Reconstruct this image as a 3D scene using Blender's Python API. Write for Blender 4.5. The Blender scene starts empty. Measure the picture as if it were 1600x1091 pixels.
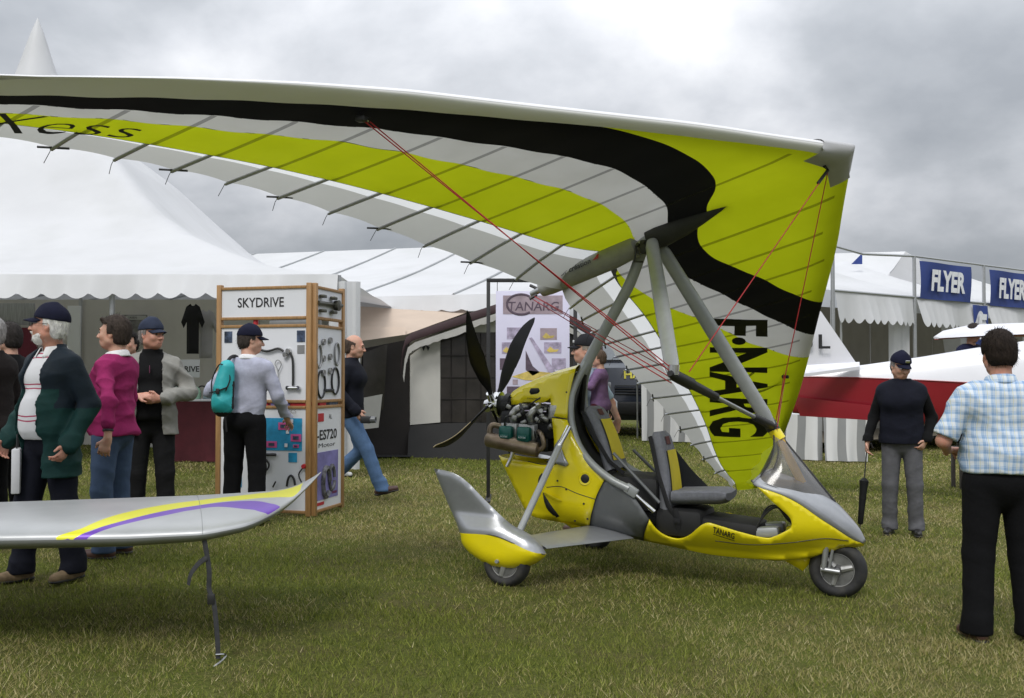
import bpy, bmesh, math, random
import numpy as np
from mathutils import Matrix, Vector
random.seed(7); RNG = np.random.default_rng(11)
S = bpy.context.scene
COL = S.collection
R = math.radians

# ------------------------------------------------------------------ camera
FPX, CX, CY, EYE = 1600.0, 800.0, 545.5, 1.395
PITCH = math.atan((590 - 545.5) / FPX)
cam_d = bpy.data.cameras.new('camera'); cam = bpy.data.objects.new('camera', cam_d); COL.objects.link(cam)
cam.location = (0, 0, EYE); cam.rotation_euler = (math.pi / 2 + PITCH, 0, 0)
cam_d.sensor_width = 36; cam_d.lens = 36; cam_d.clip_start = 0.05; cam_d.clip_end = 2000
S.camera = cam
S.render.resolution_x, S.render.resolution_y = 1024, 698

# ------------------------------------------------------------------ world and sun (overcast)
SUN_EL, SUN_AZ = R(50), R(200)
w = bpy.data.worlds.new('World'); S.world = w; w.use_nodes = True
nt = w.node_tree; nt.nodes.clear()
def N(t, kind, **kw):
    n = t.nodes.new(kind)
    for k_, v_ in kw.items(): setattr(n, k_, v_)
    return n
def math_node(t, op, a, b=None, clamp=False):
    n = N(t, 'ShaderNodeMath', operation=op); n.use_clamp = clamp
    for i, v in enumerate((a, b)):
        if v is None: continue
        if isinstance(v, (int, float)): n.inputs[i].default_value = v
        else: t.links.new(v, n.inputs[i])
    return n.outputs[0]
def ramp(t, fac, stops, interp='LINEAR'):
    n = N(t, 'ShaderNodeValToRGB'); cr = n.color_ramp; cr.interpolation = interp
    while len(cr.elements) < len(stops): cr.elements.new(0.5)
    for e, (p, c) in zip(cr.elements, stops):
        e.position = p; e.color = (c[0], c[1], c[2], 1) if not isinstance(c, (int, float)) else (c, c, c, 1)
    t.links.new(fac, n.inputs[0]); return n.outputs[0]
def mixc(t, fac, a, b, mode='MIX'):
    n = N(t, 'ShaderNodeMix', data_type='RGBA', blend_type=mode)
    for sock, v in ((n.inputs[0], fac), (n.inputs[6], a), (n.inputs[7], b)):
        if isinstance(v, (int, float)): sock.default_value = v
        elif isinstance(v, (tuple, list)): sock.default_value = (v[0], v[1], v[2], 1)
        else: t.links.new(v, sock)
    return n.outputs[2]
tc = N(nt, 'ShaderNodeTexCoord'); sep = N(nt, 'ShaderNodeSeparateXYZ'); nt.links.new(tc.outputs['Generated'], sep.inputs[0])
zc = math_node(nt, 'MAXIMUM', sep.outputs[2], 0.0)
den = math_node(nt, 'ADD', zc, 0.46)
cmb = N(nt, 'ShaderNodeCombineXYZ')
nt.links.new(math_node(nt, 'DIVIDE', sep.outputs[0], den), cmb.inputs[0]); nt.links.new(math_node(nt, 'DIVIDE', sep.outputs[1], den), cmb.inputs[1])
cmb.inputs[2].default_value = 7.3
n1 = N(nt, 'ShaderNodeTexNoise'); n1.inputs['Scale'].default_value = 2.3; n1.inputs['Detail'].default_value = 7; n1.inputs['Roughness'].default_value = 0.52; n1.inputs['Distortion'].default_value = 0.12
nt.links.new(cmb.outputs[0], n1.inputs['Vector'])
cloud = ramp(nt, n1.outputs['Fac'], [(0.36, (0.295, 0.315, 0.345)), (0.46, (0.37, 0.39, 0.42)), (0.55, (0.49, 0.507, 0.54)), (0.67, (0.67, 0.68, 0.705))])
# an overcast vault brightens steadily from the horizon to the zenith
grad = math_node(nt, 'ADD', math_node(nt, 'MULTIPLY', zc, 2.7), 0.64)
sky = N(nt, 'ShaderNodeTexSky', sky_type='NISHITA'); sky.sun_disc = False; sky.sun_elevation = SUN_EL; sky.sun_rotation = SUN_AZ
skyd = mixc(nt, 1.0, sky.outputs[0], (0.05, 0.05, 0.05), 'MULTIPLY')
vm = N(nt, 'ShaderNodeVectorMath', operation='SCALE'); nt.links.new(cloud, vm.inputs[0]); nt.links.new(grad, vm.inputs['Scale'])
mx = mixc(nt, 0.94, skyd, vm.outputs[0])
bg = N(nt, 'ShaderNodeBackground'); bg.inputs['Strength'].default_value = 1.0; nt.links.new(mx, bg.inputs[0])
wo = N(nt, 'ShaderNodeOutputWorld'); nt.links.new(bg.outputs[0], wo.inputs[0])
sd = bpy.data.lights.new('sun', 'SUN'); sd.energy = 1.5; sd.angle = R(18); sd.color = (1, 0.97, 0.92)
sun = bpy.data.objects.new('sun', sd); COL.objects.link(sun)
# sun direction: from behind the camera's left shoulder, high
sv = Vector((math.sin(SUN_AZ) * math.cos(SUN_EL), math.cos(SUN_AZ) * math.cos(SUN_EL), math.sin(SUN_EL)))
sun.rotation_euler = sv.to_track_quat('Z', 'Y').to_euler()
S.view_settings.view_transform = 'Standard'; S.view_settings.look = 'None'; S.view_settings.gamma = 1; S.view_settings.use_curve_mapping = False
S.view_settings.exposure = 0.22

# ------------------------------------------------------------------ helpers
SL = 0.036
def gz(x): return -SL * 22 * math.tanh(x / 22)          # the field falls gently to the right
def at(px, py, d):
    """world point seen at photograph pixel (px,py) at depth y = d"""
    v = -(py - CY) / FPX
    ry = math.cos(PITCH) - v * math.sin(PITCH); rz = math.sin(PITCH) + v * math.cos(PITCH); rx = (px - CX) / FPX
    return Vector((rx / ry * d, d, EYE + rz / ry * d))
def on_ground(px, d):
    x = (px - CX) / FPX * d * 1.0; return Vector((x, d, gz(x)))
def tag(o, label=None, cat=None, group=None, kind=None):
    if label: o['label'] = label
    if cat: o['category'] = cat
    if group: o['group'] = group
    if kind: o['kind'] = kind
    return o
def thing(name, label, cat, loc=(0, 0, 0), rotz=0.0, group=None):
    o = bpy.data.objects.new(name, None); COL.objects.link(o); o.empty_display_size = 0.1
    o.location = loc; o.rotation_euler = (0, 0, rotz); return tag(o, label, cat, group)
def mesh_obj(name, verts, faces, mat, parent=None, smooth=True, mats=None, midx=None):
    me = bpy.data.meshes.new(name)
    if isinstance(verts, np.ndarray) and isinstance(faces, np.ndarray):
        k_ = faces.shape[1]; me.vertices.add(len(verts)); me.vertices.foreach_set('co', verts.astype(np.float32).ravel())
        me.loops.add(faces.size); me.loops.foreach_set('vertex_index', faces.astype(np.int32).ravel())
        me.polygons.add(len(faces)); me.polygons.foreach_set('loop_start', np.arange(0, faces.size, k_, dtype=np.int32))
        me.update(calc_edges=True); me.validate()
    else:
        me.from_pydata([tuple(v) for v in verts], [], [tuple(f) for f in faces]); me.update()
    for m in (mats or [mat]): me.materials.append(m)
    if midx is not None: me.polygons.foreach_set('material_index', np.asarray(midx, dtype=np.int32))
    if smooth: me.polygons.foreach_set('use_smooth', np.ones(len(me.polygons), dtype=bool))
    o = bpy.data.objects.new(name, me); COL.objects.link(o)
    if parent is not None: o.parent = parent
    return o
def auto_smooth(o, deg=40):
    me = o.data; bm = bmesh.new(); bm.from_mesh(me)
    for e in bm.edges:
        if len(e.link_faces) == 2 and e.calc_face_angle(0) > R(deg): e.smooth = False
    bm.to_mesh(me); bm.free()
class MB:
    """collects simple shapes into one mesh"""
    def __init__(s): s.v = []; s.f = []
    def add(s, vs, fs):
        o = len(s.v); s.v += [tuple(v) for v in vs]; s.f += [tuple(i + o for i in f) for f in fs]; return s
    def box(s, c, d, rot=None, bev=0.0):
        hx, hy, hz = d[0] / 2, d[1] / 2, d[2] / 2; b = min(bev, hx * .9, hy * .9, hz * .9)
        if b <= 0:
            vs = [(x, y, z) for x in (-hx, hx) for y in (-hy, hy) for z in (-hz, hz)]
            fs = [(0, 1, 3, 2), (4, 6, 7, 5), (0, 4, 5, 1), (2, 3, 7, 6), (0, 2, 6, 4), (1, 5, 7, 3)]
        else:
            bm = bmesh.new(); bmesh.ops.create_cube(bm, size=1)
            for v in bm.verts: v.co = (v.co.x * d[0], v.co.y * d[1], v.co.z * d[2])
            bmesh.ops.bevel(bm, geom=bm.edges[:], offset=b, segments=2, affect='EDGES', profile=0.5)
            bm.verts.ensure_lookup_table(); vs = [v.co.copy() for v in bm.verts]; fs = [[v.index for v in f.verts] for f in bm.faces]; bm.free()
        M = (rot.to_4x4() if rot is not None else Matrix.Identity(4)); M = Matrix.Translation(Vector(c)) @ M
        return s.add([M @ Vector(v) for v in vs], fs)
    def tube(s, pts, r, n=10, cap=True, flat=None, closed=False):
        pts = [Vector(p) for p in pts]; m = len(pts); rs = r if isinstance(r, (list, tuple)) else [r] * m
        vs = []; fs = []; prev = None
        for i, p in enumerate(pts):
            a = pts[i - 1] if i > 0 or closed else p; b = pts[(i + 1) % m] if i < m - 1 or closed else p
            t = (b - a).normalized()
            if prev is None:
                ref = Vector((0, 0, 1)) if abs(t.z) < .9 else Vector((1, 0, 0)); u = t.cross(ref).normalized()
            else:
                u = prev - t * prev.dot(t); u = u.normalized() if u.length > 1e-6 else t.orthogonal().normalized()
            prev = u; vv = t.cross(u)
            for j in range(n):
                an_ = 2 * math.pi * j / n; q = u * math.cos(an_) * rs[i] + vv * math.sin(an_) * rs[i]
                if flat is not None:
                    fn = Vector(flat[0]); q = q - fn * q.dot(fn) * (1 - flat[1])
                vs.append(p + q)
        mm = m if closed else m - 1
        for i in range(mm):
            i2 = (i + 1) % m
            for j in range(n): fs.append((i * n + j, i * n + (j + 1) % n, i2 * n + (j + 1) % n, i2 * n + j))
        if cap and not closed:
            fs.append(tuple(range(n - 1, -1, -1))); fs.append(tuple((m - 1) * n + j for j in range(n)))
        return s.add(vs, fs)
    def lathe(s, prof, c, axis=(0, 0, 1), n=24):
        ax = Vector(axis).normalized(); u = ax.orthogonal().normalized(); v2 = ax.cross(u); c = Vector(c); vs = []; fs = []
        for (r_, h_) in prof:
            for j in range(n):
                a_ = 2 * math.pi * j / n; vs.append(c + ax * h_ + (u * math.cos(a_) + v2 * math.sin(a_)) * r_)
        for i in range(len(prof) - 1):
            for j in range(n): fs.append((i * n + j, i * n + (j + 1) % n, (i + 1) * n + (j + 1) % n, (i + 1) * n + j))
        if prof[0][0] > 1e-4: fs.append(tuple(range(n - 1, -1, -1)))
        if prof[-1][0] > 1e-4: fs.append(tuple((len(prof) - 1) * n + j for j in range(n)))
        return s.add(vs, fs)
    def grid(s, P, closed_u=False):
        """P[i][j] points"""
        m = len(P); n = len(P[0]); vs = [p for row in P for p in row]; fs = []
        for i in range(m - 1):
            for j in range(n - 1 if not closed_u else n):
                j2 = (j + 1) % n; fs.append((i * n + j, i * n + j2, (i + 1) * n + j2, (i + 1) * n + j))
        return s.add(vs, fs)
    def prism(s, poly, d0, fn):
        """extrude 2D polygon; fn(x,y,d) -> 3D; d0 = (near, far)"""
        n = len(poly); vs = [fn(x, y, d0[0]) for x, y in poly] + [fn(x, y, d0[1]) for x, y in poly]
        fs = [tuple(range(n)), tuple(range(2 * n - 1, n - 1, -1))] + [(i, i + n, (i + 1) % n + n, (i + 1) % n) for i in range(n)]
        return s.add(vs, fs)
    def build(s, name, mat, parent=None, smooth=True, sharp=40, weld=0.0):
        o = mesh_obj(name, s.v, s.f, mat, parent, smooth)
        bm = bmesh.new(); bm.from_mesh(o.data); bmesh.ops.delete(bm, geom=[v for v in bm.verts if not v.link_faces], context='VERTS')
        if weld: bmesh.ops.remove_doubles(bm, verts=bm.verts[:], dist=weld)
        bmesh.ops.recalc_face_normals(bm, faces=bm.faces[:]); bm.to_mesh(o.data); bm.free()
        if smooth: auto_smooth(o, sharp)
        return o
def text_geo(s, bold=0.0, shear=0.0, spacing=1.0):
    """flat lettering: 2D verts scaled to a unit box, and faces"""
    cu = bpy.data.curves.new('t', 'FONT'); cu.body = s; cu.size = 1; cu.offset = bold; cu.shear = shear; cu.space_character = spacing; cu.resolution_u = 3
    o = bpy.data.objects.new('t', cu); COL.objects.link(o)
    dg = bpy.context.evaluated_depsgraph_get(); me = o.evaluated_get(dg).to_mesh()
    v = np.array([x.co[:2] for x in me.vertices]); f = [list(p.vertices) for p in me.polygons]
    o.evaluated_get(dg).to_mesh_clear(); bpy.data.objects.remove(o); bpy.data.curves.remove(cu)
    lo, hi = v.min(0), v.max(0); asp = (hi[0] - lo[0]) / (hi[1] - lo[1]); return (v - lo) / (hi - lo), f, asp
def flat_text(name, s, mat, parent, o, ux, uy, width=None, height=None, bold=0.0, shear=0.0, spacing=1.0):
    """lettering laid on a plane: o lower-left corner, ux/uy unit directions"""
    v, f, asp = text_geo(s, bold, shear, spacing); o, ux, uy = Vector(o), Vector(ux), Vector(uy)
    if height is None: height = width / asp
    if width is None: width = height * asp
    return mesh_obj(name, [o + ux * (a * width) + uy * (b * height) for a, b in v], f, mat, parent, smooth=False)

# ------------------------------------------------------------------ materials
MATS = {}
def mat(name, col, rough=0.6, metal=0.0, var=0.10, scale=8.0, bump=0.0, bscale=60.0, spec=0.5, transl=0.0, coat=0.0, dirt=None, stretch=(1, 1, 1), alpha=1.0):
    if name in MATS: return MATS[name]
    m = bpy.data.materials.new(name); m.use_nodes = True; t = m.node_tree; b = t.nodes['Principled BSDF']; out = t.nodes['Material Output']
    tcn = N(t, 'ShaderNodeTexCoord'); mp = N(t, 'ShaderNodeMapping'); mp.inputs['Scale'].default_value = stretch
    t.links.new(tcn.outputs['Object'], mp.inputs[0])
    ns = N(t, 'ShaderNodeTexNoise'); ns.inputs['Scale'].default_value = scale; ns.inputs['Detail'].default_value = 5; ns.inputs['Roughness'].default_value = .6
    t.links.new(mp.outputs[0], ns.inputs['Vector'])
    lo = tuple(c * (1 - var) for c in col); hi = tuple(min(1, c * (1 + var)) for c in col)
    c = ramp(t, ns.outputs['Fac'], [(0.3, lo), (0.7, hi)])
    if dirt:
        n2 = N(t, 'ShaderNodeTexNoise'); n2.inputs['Scale'].default_value = dirt[1]; n2.inputs['Detail'].default_value = 6; t.links.new(mp.outputs[0], n2.inputs['Vector'])
        c = mixc(t, ramp(t, n2.outputs['Fac'], [(0.48, 0.0), (0.75, dirt[2])]), c, dirt[0])
    t.links.new(c, b.inputs['Base Color']); b.inputs['Roughness'].default_value = rough; b.inputs['Metallic'].default_value = metal
    b.inputs['Specular IOR Level'].default_value = spec; b.inputs['Coat Weight'].default_value = coat; b.inputs['Coat Roughness'].default_value = .12
    if alpha < 1: b.inputs['Alpha'].default_value = alpha
    if bump > 0:
        nb = N(t, 'ShaderNodeTexNoise'); nb.inputs['Scale'].default_value = bscale; nb.inputs['Detail'].default_value = 4; t.links.new(mp.outputs[0], nb.inputs['Vector'])
        bp = N(t, 'ShaderNodeBump'); bp.inputs['Strength'].default_value = min(1, bump); bp.inputs['Distance'].default_value = 0.01; t.links.new(nb.outputs['Fac'], bp.inputs['Height']); t.links.new(bp.outputs[0], b.inputs['Normal'])
    if transl > 0:
        tr = N(t, 'ShaderNodeBsdfTranslucent'); t.links.new(c, tr.inputs[0]); ms = N(t, 'ShaderNodeMixShader'); ms.inputs[0].default_value = transl
        t.links.new(b.outputs[0], ms.inputs[1]); t.links.new(tr.outputs[0], ms.inputs[2]); t.links.new(ms.outputs[0], out.inputs[0])
    MATS[name] = m; return m
WHITE_TENT = mat('tent_canvas', (0.68, 0.685, 0.70), .55, var=.05, scale=.6, bump=.25, bscale=2.2, transl=.22, dirt=((.46, .47, .45), 1.1, .22))
TENT_WALL = mat('tent_wall_canvas', (0.62, 0.60, 0.55), .7, var=.06, scale=1.2, bump=.25, bscale=2.5, transl=.15)
ALU = mat('brushed_aluminium', (0.42, 0.43, 0.44), .42, .75, var=.08, scale=30)
GREYPAINT = mat('grey_painted_tube', (0.33, 0.345, 0.35), .42, .25, var=.06, scale=14, coat=.2)
BLACK = mat('black_plastic', (0.018, 0.018, 0.019), .5, var=.2, scale=30)
BLACKCLOTH = mat('black_webbing', (0.014, 0.014, 0.016), .9, var=.3, scale=60, bump=.3, bscale=200)
YELLOW = mat('yellow_gelcoat', (0.84, 0.70, 0.008), .26, var=.03, scale=5, coat=.5, dirt=((.5, .42, .05), 9, .12))
SILVER = mat('silver_paint', (0.33, 0.34, 0.36), .32, .45, var=.05, scale=20, coat=.4)
DKGREY = mat('dark_grey_gelcoat', (0.115, 0.122, 0.128), .4, .1, var=.06, scale=10, coat=.15, dirt=((.17, .17, .16), 12, .3))
CHROME = mat('polished_steel', (0.62, 0.62, 0.62), .15, 1.0, var=.08, scale=20)
RUBBER = mat('tyre_rubber', (0.022, 0.022, 0.023), .75, var=.25, scale=20, dirt=((.08, .075, .06), 14, .5))
WOOD = mat('varnished_pine', (0.34, 0.19, 0.075), .5, var=.22, scale=6, stretch=(6, 6, .6), bump=.1, bscale=40)
WHITEBOARD = mat('white_laminate', (0.72, 0.73, 0.76), .4, var=.025, scale=2)
INK = mat('black_ink', (0.012, 0.012, 0.014), .6, var=.1)
# ------------------------------------------------------------------ ground
def ground():
    xs = np.concatenate([np.linspace(-600, -40, 15), np.linspace(-38, 38, 120), np.linspace(40, 600, 15)])
    ys = np.concatenate([np.linspace(-200, -2, 8), np.linspace(0, 45, 90), np.linspace(50, 900, 16)])
    X, Y = np.meshgrid(xs, ys, indexing='ij')
    Z = -SL * 22 * np.tanh(X / 22) + 0.012 * np.sin(X * 1.7 + .6 * Y) * np.sin(Y * 1.3) * (np.abs(X) < 40)
    V = np.stack([X, Y, Z], -1).reshape(-1, 3); nx, ny = X.shape
    I = np.arange(nx * ny).reshape(nx, ny)
    F = np.stack([I[:-1, :-1], I[1:, :-1], I[1:, 1:], I[:-1, 1:]], -1).reshape(-1, 4)
    m = bpy.data.materials.new('turf'); m.use_nodes = True; t = m.node_tree; b = t.nodes['Principled BSDF']
    tcn = N(t, 'ShaderNodeTexCoord')
    def noise(sc, det=6, st=(1, 1, 1)):
        mp = N(t, 'ShaderNodeMapping'); mp.inputs['Scale'].default_value = st; t.links.new(tcn.outputs['Object'], mp.inputs[0])
        n = N(t, 'ShaderNodeTexNoise'); n.inputs['Scale'].default_value = sc; n.inputs['Detail'].default_value = det; n.inputs['Roughness'].default_value = .65; t.links.new(mp.outputs[0], n.inputs['Vector']); return n.outputs['Fac']
    fine = noise(55, 4); patch = noise(1.1, 5); blot = noise(6, 4)
    green = ramp(t, fine, [(.3, (.042, .054, .011)), (.7, (.14, .16, .034))])
    straw = ramp(t, fine, [(.3, (.05, .042, .018)), (.7, (.16, .135, .06))])
    f = math_node(t, 'ADD', math_node(t, 'MULTIPLY', patch, .7), math_node(t, 'MULTIPLY', blot, .4))
    t.links.new(mixc(t, ramp(t, f, [(.47, 0.0), (.68, .8)]), green, straw), b.inputs['Base Color'])
    b.inputs['Roughness'].default_value = .95; b.inputs['Specular IOR Level'].default_value = .1
    bp = N(t, 'ShaderNodeBump'); bp.inputs['Strength'].default_value = .8; bp.inputs['Distance'].default_value = .03; t.links.new(fine, bp.inputs['Height']); t.links.new(bp.outputs[0], b.inputs['Normal'])
    o = mesh_obj('ground', V, F, m); tag(o, kind='structure'); return o
ground()
def ground_z(x, y):
    return -SL * 22 * np.tanh(x / 22) + 0.012 * np.sin(x * 1.7 + .6 * y) * np.sin(y * 1.3)
def value_noise(x, y, sc, seed):
    r = np.random.default_rng(seed); G = r.random((128, 128)); x = x * sc + 40; y = y * sc + 40
    i = np.floor(x).astype(int); j = np.floor(y).astype(int); fx = x - i; fy = y - j; fx = fx * fx * (3 - 2 * fx); fy = fy * fy * (3 - 2 * fy)
    g = lambda a, b: G[a % 128, b % 128]
    return (g(i, j) * (1 - fx) + g(i + 1, j) * fx) * (1 - fy) + (g(i, j + 1) * (1 - fx) + g(i + 1, j + 1) * fx) * fy
def grass():
    X = []; Y = []; Wd = []; Hh = []
    for d0, d1, dens, wd, hh in ((3.4, 6.0, 8000, .0045, .038), (6.0, 9.0, 4600, .006, .038), (9.0, 13.0, 2300, .009, .038), (13.0, 20.0, 950, .016, .040), (20.0, 34.0, 300, .03, .045)):
        area = (d0 + d1) * .62 * (d1 - d0); n = int(area * dens)
        y = np.sqrt(RNG.random(n) * (d1 ** 2 - d0 ** 2) + d0 ** 2); x = (RNG.random(n) * 2 - 1) * .62 * y
        tuft = value_noise(x, y, 9, 5) * .6 + value_noise(x, y, 2.2, 6) * .4
        keep = RNG.random(n) < .35 + 1.0 * tuft
        x, y, tuft = x[keep], y[keep], tuft[keep]
        X.append(x); Y.append(y); Wd.append(wd * (.6 + .8 * RNG.random(len(x)))); Hh.append(hh * (.35 + .9 * RNG.random(len(x)) ** 1.5) * (.5 + .75 * tuft))
    x = np.concatenate(X); y = np.concatenate(Y); wd = np.concatenate(Wd); hh = np.concatenate(Hh); n = len(x)
    patch = value_noise(x, y, .42, 3) * .62 + value_noise(x, y, 1.5, 9) * .25 + value_noise(x, y, 4.5, 10) * .13
    dry = RNG.random(n) < np.clip((patch - .36) * 2.5, .05, .72)
    tall = RNG.random(n) < .012; hh = np.where(tall, hh * 1.9, hh)
    a = RNG.random(n) * 2 * np.pi; la = RNG.random(n) * 2 * np.pi; lean = hh * (.2 + .9 * RNG.random(n)) * np.where(dry, 1.35, 1.0)
    z = ground_z(x, y) - .004
    P = np.zeros((n, 3, 3)); dx, dy = np.cos(a) * wd / 2, np.sin(a) * wd / 2
    P[:, 0] = np.stack([x - dx, y - dy, z], 1); P[:, 1] = np.stack([x + dx, y + dy, z], 1)
    P[:, 2] = np.stack([x + np.cos(la) * lean, y + np.sin(la) * lean, z + hh], 1)
    tone = np.where(dry, .60 + .40 * RNG.random(n) ** 1.8, .5 * RNG.random(n) ** .9)
    m = bpy.data.materials.new('grass_blades'); m.use_nodes = True; t = m.node_tree; b = t.nodes['Principled BSDF']; out = t.nodes['Material Output']
    at_ = N(t, 'ShaderNodeAttribute', attribute_name='tone')
    c = ramp(t, at_.outputs['Fac'], [(0, (.062, .082, .014)), (.25, (.18, .215, .036)), (.5, (.32, .345, .07)), (.6, (.31, .27, .10)), (.8, (.43, .37, .165)), (1, (.60, .53, .31))])
    t.links.new(c, b.inputs['Base Color']); b.inputs['Roughness'].default_value = .7; b.inputs['Specular IOR Level'].default_value = .25
    tr = N(t, 'ShaderNodeBsdfTranslucent'); t.links.new(c, tr.inputs[0]); ms = N(t, 'ShaderNodeMixShader'); ms.inputs[0].default_value = .35
    t.links.new(b.outputs[0], ms.inputs[1]); t.links.new(tr.outputs[0], ms.inputs[2]); t.links.new(ms.outputs[0], out.inputs[0])
    o = mesh_obj('grass', P.reshape(-1, 3), np.arange(n * 3).reshape(n, 3), m, smooth=False)
    at2 = o.data.attributes.new('tone', 'FLOAT', 'POINT'); at2.data.foreach_set('value', np.repeat(tone, 3).astype(np.float32))
    tag(o, 'short mown grass with dry straw patches covering the field', 'grass', kind='stuff')
grass()
# ------------------------------------------------------------------ the yellow ultralight trike
TH = R(23.7); AL = math.atan(SL)
TM = Matrix.Translation((.332, 7.754, -SL * .332)) @ Matrix.Rotation(AL, 4, 'Y') @ Matrix.Rotation(-TH, 4, 'Z')
TMI = TM.inverted()
trike = thing('ultralight_trike', 'yellow and grey ultralight trike with tilted yellow, black and white delta wing', 'ultralight aircraft')
trike.matrix_world = TM
def L(s, t, h): return Vector((s, -t, h))                # forward, right, up

# ---- wing geometry
WH = Vector((.9747, 7.3840, 2.3986)); W_YAW, W_PIT, W_ROLL = .62955, .30459, .28470
W_AN, W_SW, W_ANC, W_DIH = 1.4348, math.tan(.55815), -.0639, math.tan(-.07071)
wk = Vector((math.cos(W_YAW) * math.cos(W_PIT), -math.sin(W_YAW) * math.cos(W_PIT), math.sin(W_PIT)))
r0 = Vector((-math.sin(W_YAW), -math.cos(W_YAW), 0)); u0 = r0.cross(wk)
wr = math.cos(W_ROLL) * r0 + math.sin(W_ROLL) * u0; wu = wr.cross(wk)
WB = [0, .3, .5, 1, 1.5, 2, 2.5, 3, 3.5, 4, 4.5, 4.95]
XY = [1.80, 1.76, 1.69, 1.48, 1.33, 1.19, 1.04, .89, .76, .66, .52, .30]
CYY = [.10, .11, .118, .125, .165, .20, .205, .185, .165, .131, .09, .03]
XT = [2.22, 2.18, 2.13, 2.02, 1.86, 1.71, 1.53, 1.30, 1.07, .86, .64, .36]
CT = [-.06, .0, .05, .17, .26, .32, .345, .30, .23, .17, .10, .03]
XF = [-.13, -.15, -.16, -.20, -.20, -.20, -.21, -.20, -.16, -.10, -.02, .08]
def wsm(b, arr):
    b = np.abs(np.asarray(b, float)); return (np.interp(b, WB, arr) + np.interp(np.maximum(b - .15, 0), WB, arr) + np.interp(np.minimum(b + .15, 4.95), WB, arr)) / 3
def lower_c(b, x):
    xy, cy, xf = wsm(b, XY), wsm(b, CYY), wsm(b, XF); q = np.clip((x - xf) / (xy - xf), 0, 1)
    hh = np.interp(np.abs(b), [0, 2.5, 3, 3.5, 4, 5], [.055, .055, .035, .008, -.03, -.05]); e = np.clip((.06 - x) / (.06 - xf + 1e-6), 0, .9995)
    return cy * q ** 1.3 + hh * (1 - np.sqrt(1 - e * e))
TMIn = np.array(TMI)
def wingP(b, x, c):
    """arrays -> trike-local points: span b (right +), distance x behind the leading edge line, height c above the wing plane"""
    b, x, c = np.broadcast_arrays(np.asarray(b, float), x, c); ab = np.abs(b)
    a = W_AN - ab * W_SW - x; cc = W_ANC + ab * W_DIH + c
    P = np.array(WH) + a[..., None] * np.array(wk) + b[..., None] * np.array(wr) + cc[..., None] * np.array(wu)
    return P @ TMIn[:3, :3].T + TMIn[:3, 3]
def wv(b, x, c): return Vector(wingP(b, x, c))
def keel(a, b=0, c=0):  # point on the keel line measured forward of the hang point
    return TMI @ (WH + wk * a + wr * b + wu * c)
def poly_sd(P, Q):
    """signed distance (negative inside) of points Q (n,2) to polygon P"""
    P = np.asarray(P, float); Q = np.asarray(Q, float); d = np.full(len(Q), 1e9); ins = np.zeros(len(Q), bool)
    for i in range(len(P)):
        A, B = P[i], P[(i + 1) % len(P)]; e = B - A; v = Q - A; tt = np.clip((v @ e) / max(e @ e, 1e-12), 0, 1)
        d = np.minimum(d, np.hypot(*(v - tt[:, None] * e).T))
        c = (A[1] <= Q[:, 1]) != (B[1] <= Q[:, 1])
        with np.errstate(divide='ignore', invalid='ignore'): xi = A[0] + (Q[:, 1] - A[1]) * e[0] / (e[1] if e[1] else 1e-12)
        ins ^= c & (Q[:, 0] < xi)
    return np.where(ins, -d, d)
def catmull(pts, n=6):
    P = [np.array(p, float) for p in pts]; P = [2 * P[0] - P[1]] + P + [2 * P[-1] - P[-2]]; out = []
    for i in range(1, len(P) - 2):
        for j in range(n):
            t = j / n; a, b, c, d = P[i - 1], P[i], P[i + 1], P[i + 2]
            out.append(.5 * ((2 * b) + (c - a) * t + (2 * a - 5 * b + 4 * c - d) * t * t + (3 * b - a - 3 * c + d) * t ** 3))
    out.append(P[-2]); return [tuple(p) for p in out]
bi_n = catmull([(.05, 1.20), (.121, 1.111), (.346, .852), (.665, .607), (1.027, .392), (1.475, .279), (2.052, .226), (2.447, .20), (3.232, .257), (3.979, .346), (5, .42)])
bo_n = catmull([(-.06, 1.0), (.113, .807), (.298, .528), (.5, .32), (.801, .114), (1.102, -.027), (1.40, -.105), (1.7, -.14)])
yt_n = catmull([(.0, 1.53), (.059, 1.471), (.291, 1.232), (.597, .997), (.932, .816), (1.277, .703), (1.827, .571), (2.42, .457), (2.845, .461), (3.418, .453), (3.924, .5), (5, .58)])
lb_n = catmull([(0, -.02), (.261, -.086), (.932, -.111), (1.465, -.119), (1.807, -.105), (2.556, -.071), (3.266, .027), (4.026, .215), (5, .36)])
white_n = lb_n + [(5, -.5), (0, -.5)]
black_n = bo_n + [(1.7, -.5), (5, -.5)] + bi_n[::-1]
grey_n = bi_n + yt_n[::-1]
bo_f = catmull([(-.02, 1.0), (.21, 1.006), (.388, .946), (.629, .771), (.93, .478), (1.286, .168), (1.642, -.176), (1.77, -.3)])
bi_f = catmull([(-.02, 1.29), (.104, 1.29), (.301, 1.273), (.598, 1.13), (.912, .864), (1.435, .426), (2.09, -.163), (2.26, -.32)])
yi_f = catmull([(-.02, 1.76), (.103, 1.748), (.459, 1.62), (.976, 1.27), (1.375, .897), (1.852, .502), (2.107, .237), (2.466, -.187), (2.58, -.32)])
black_f = bo_f + bi_f[::-1]; grey_f = bi_f + yi_f[::-1]
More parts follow.
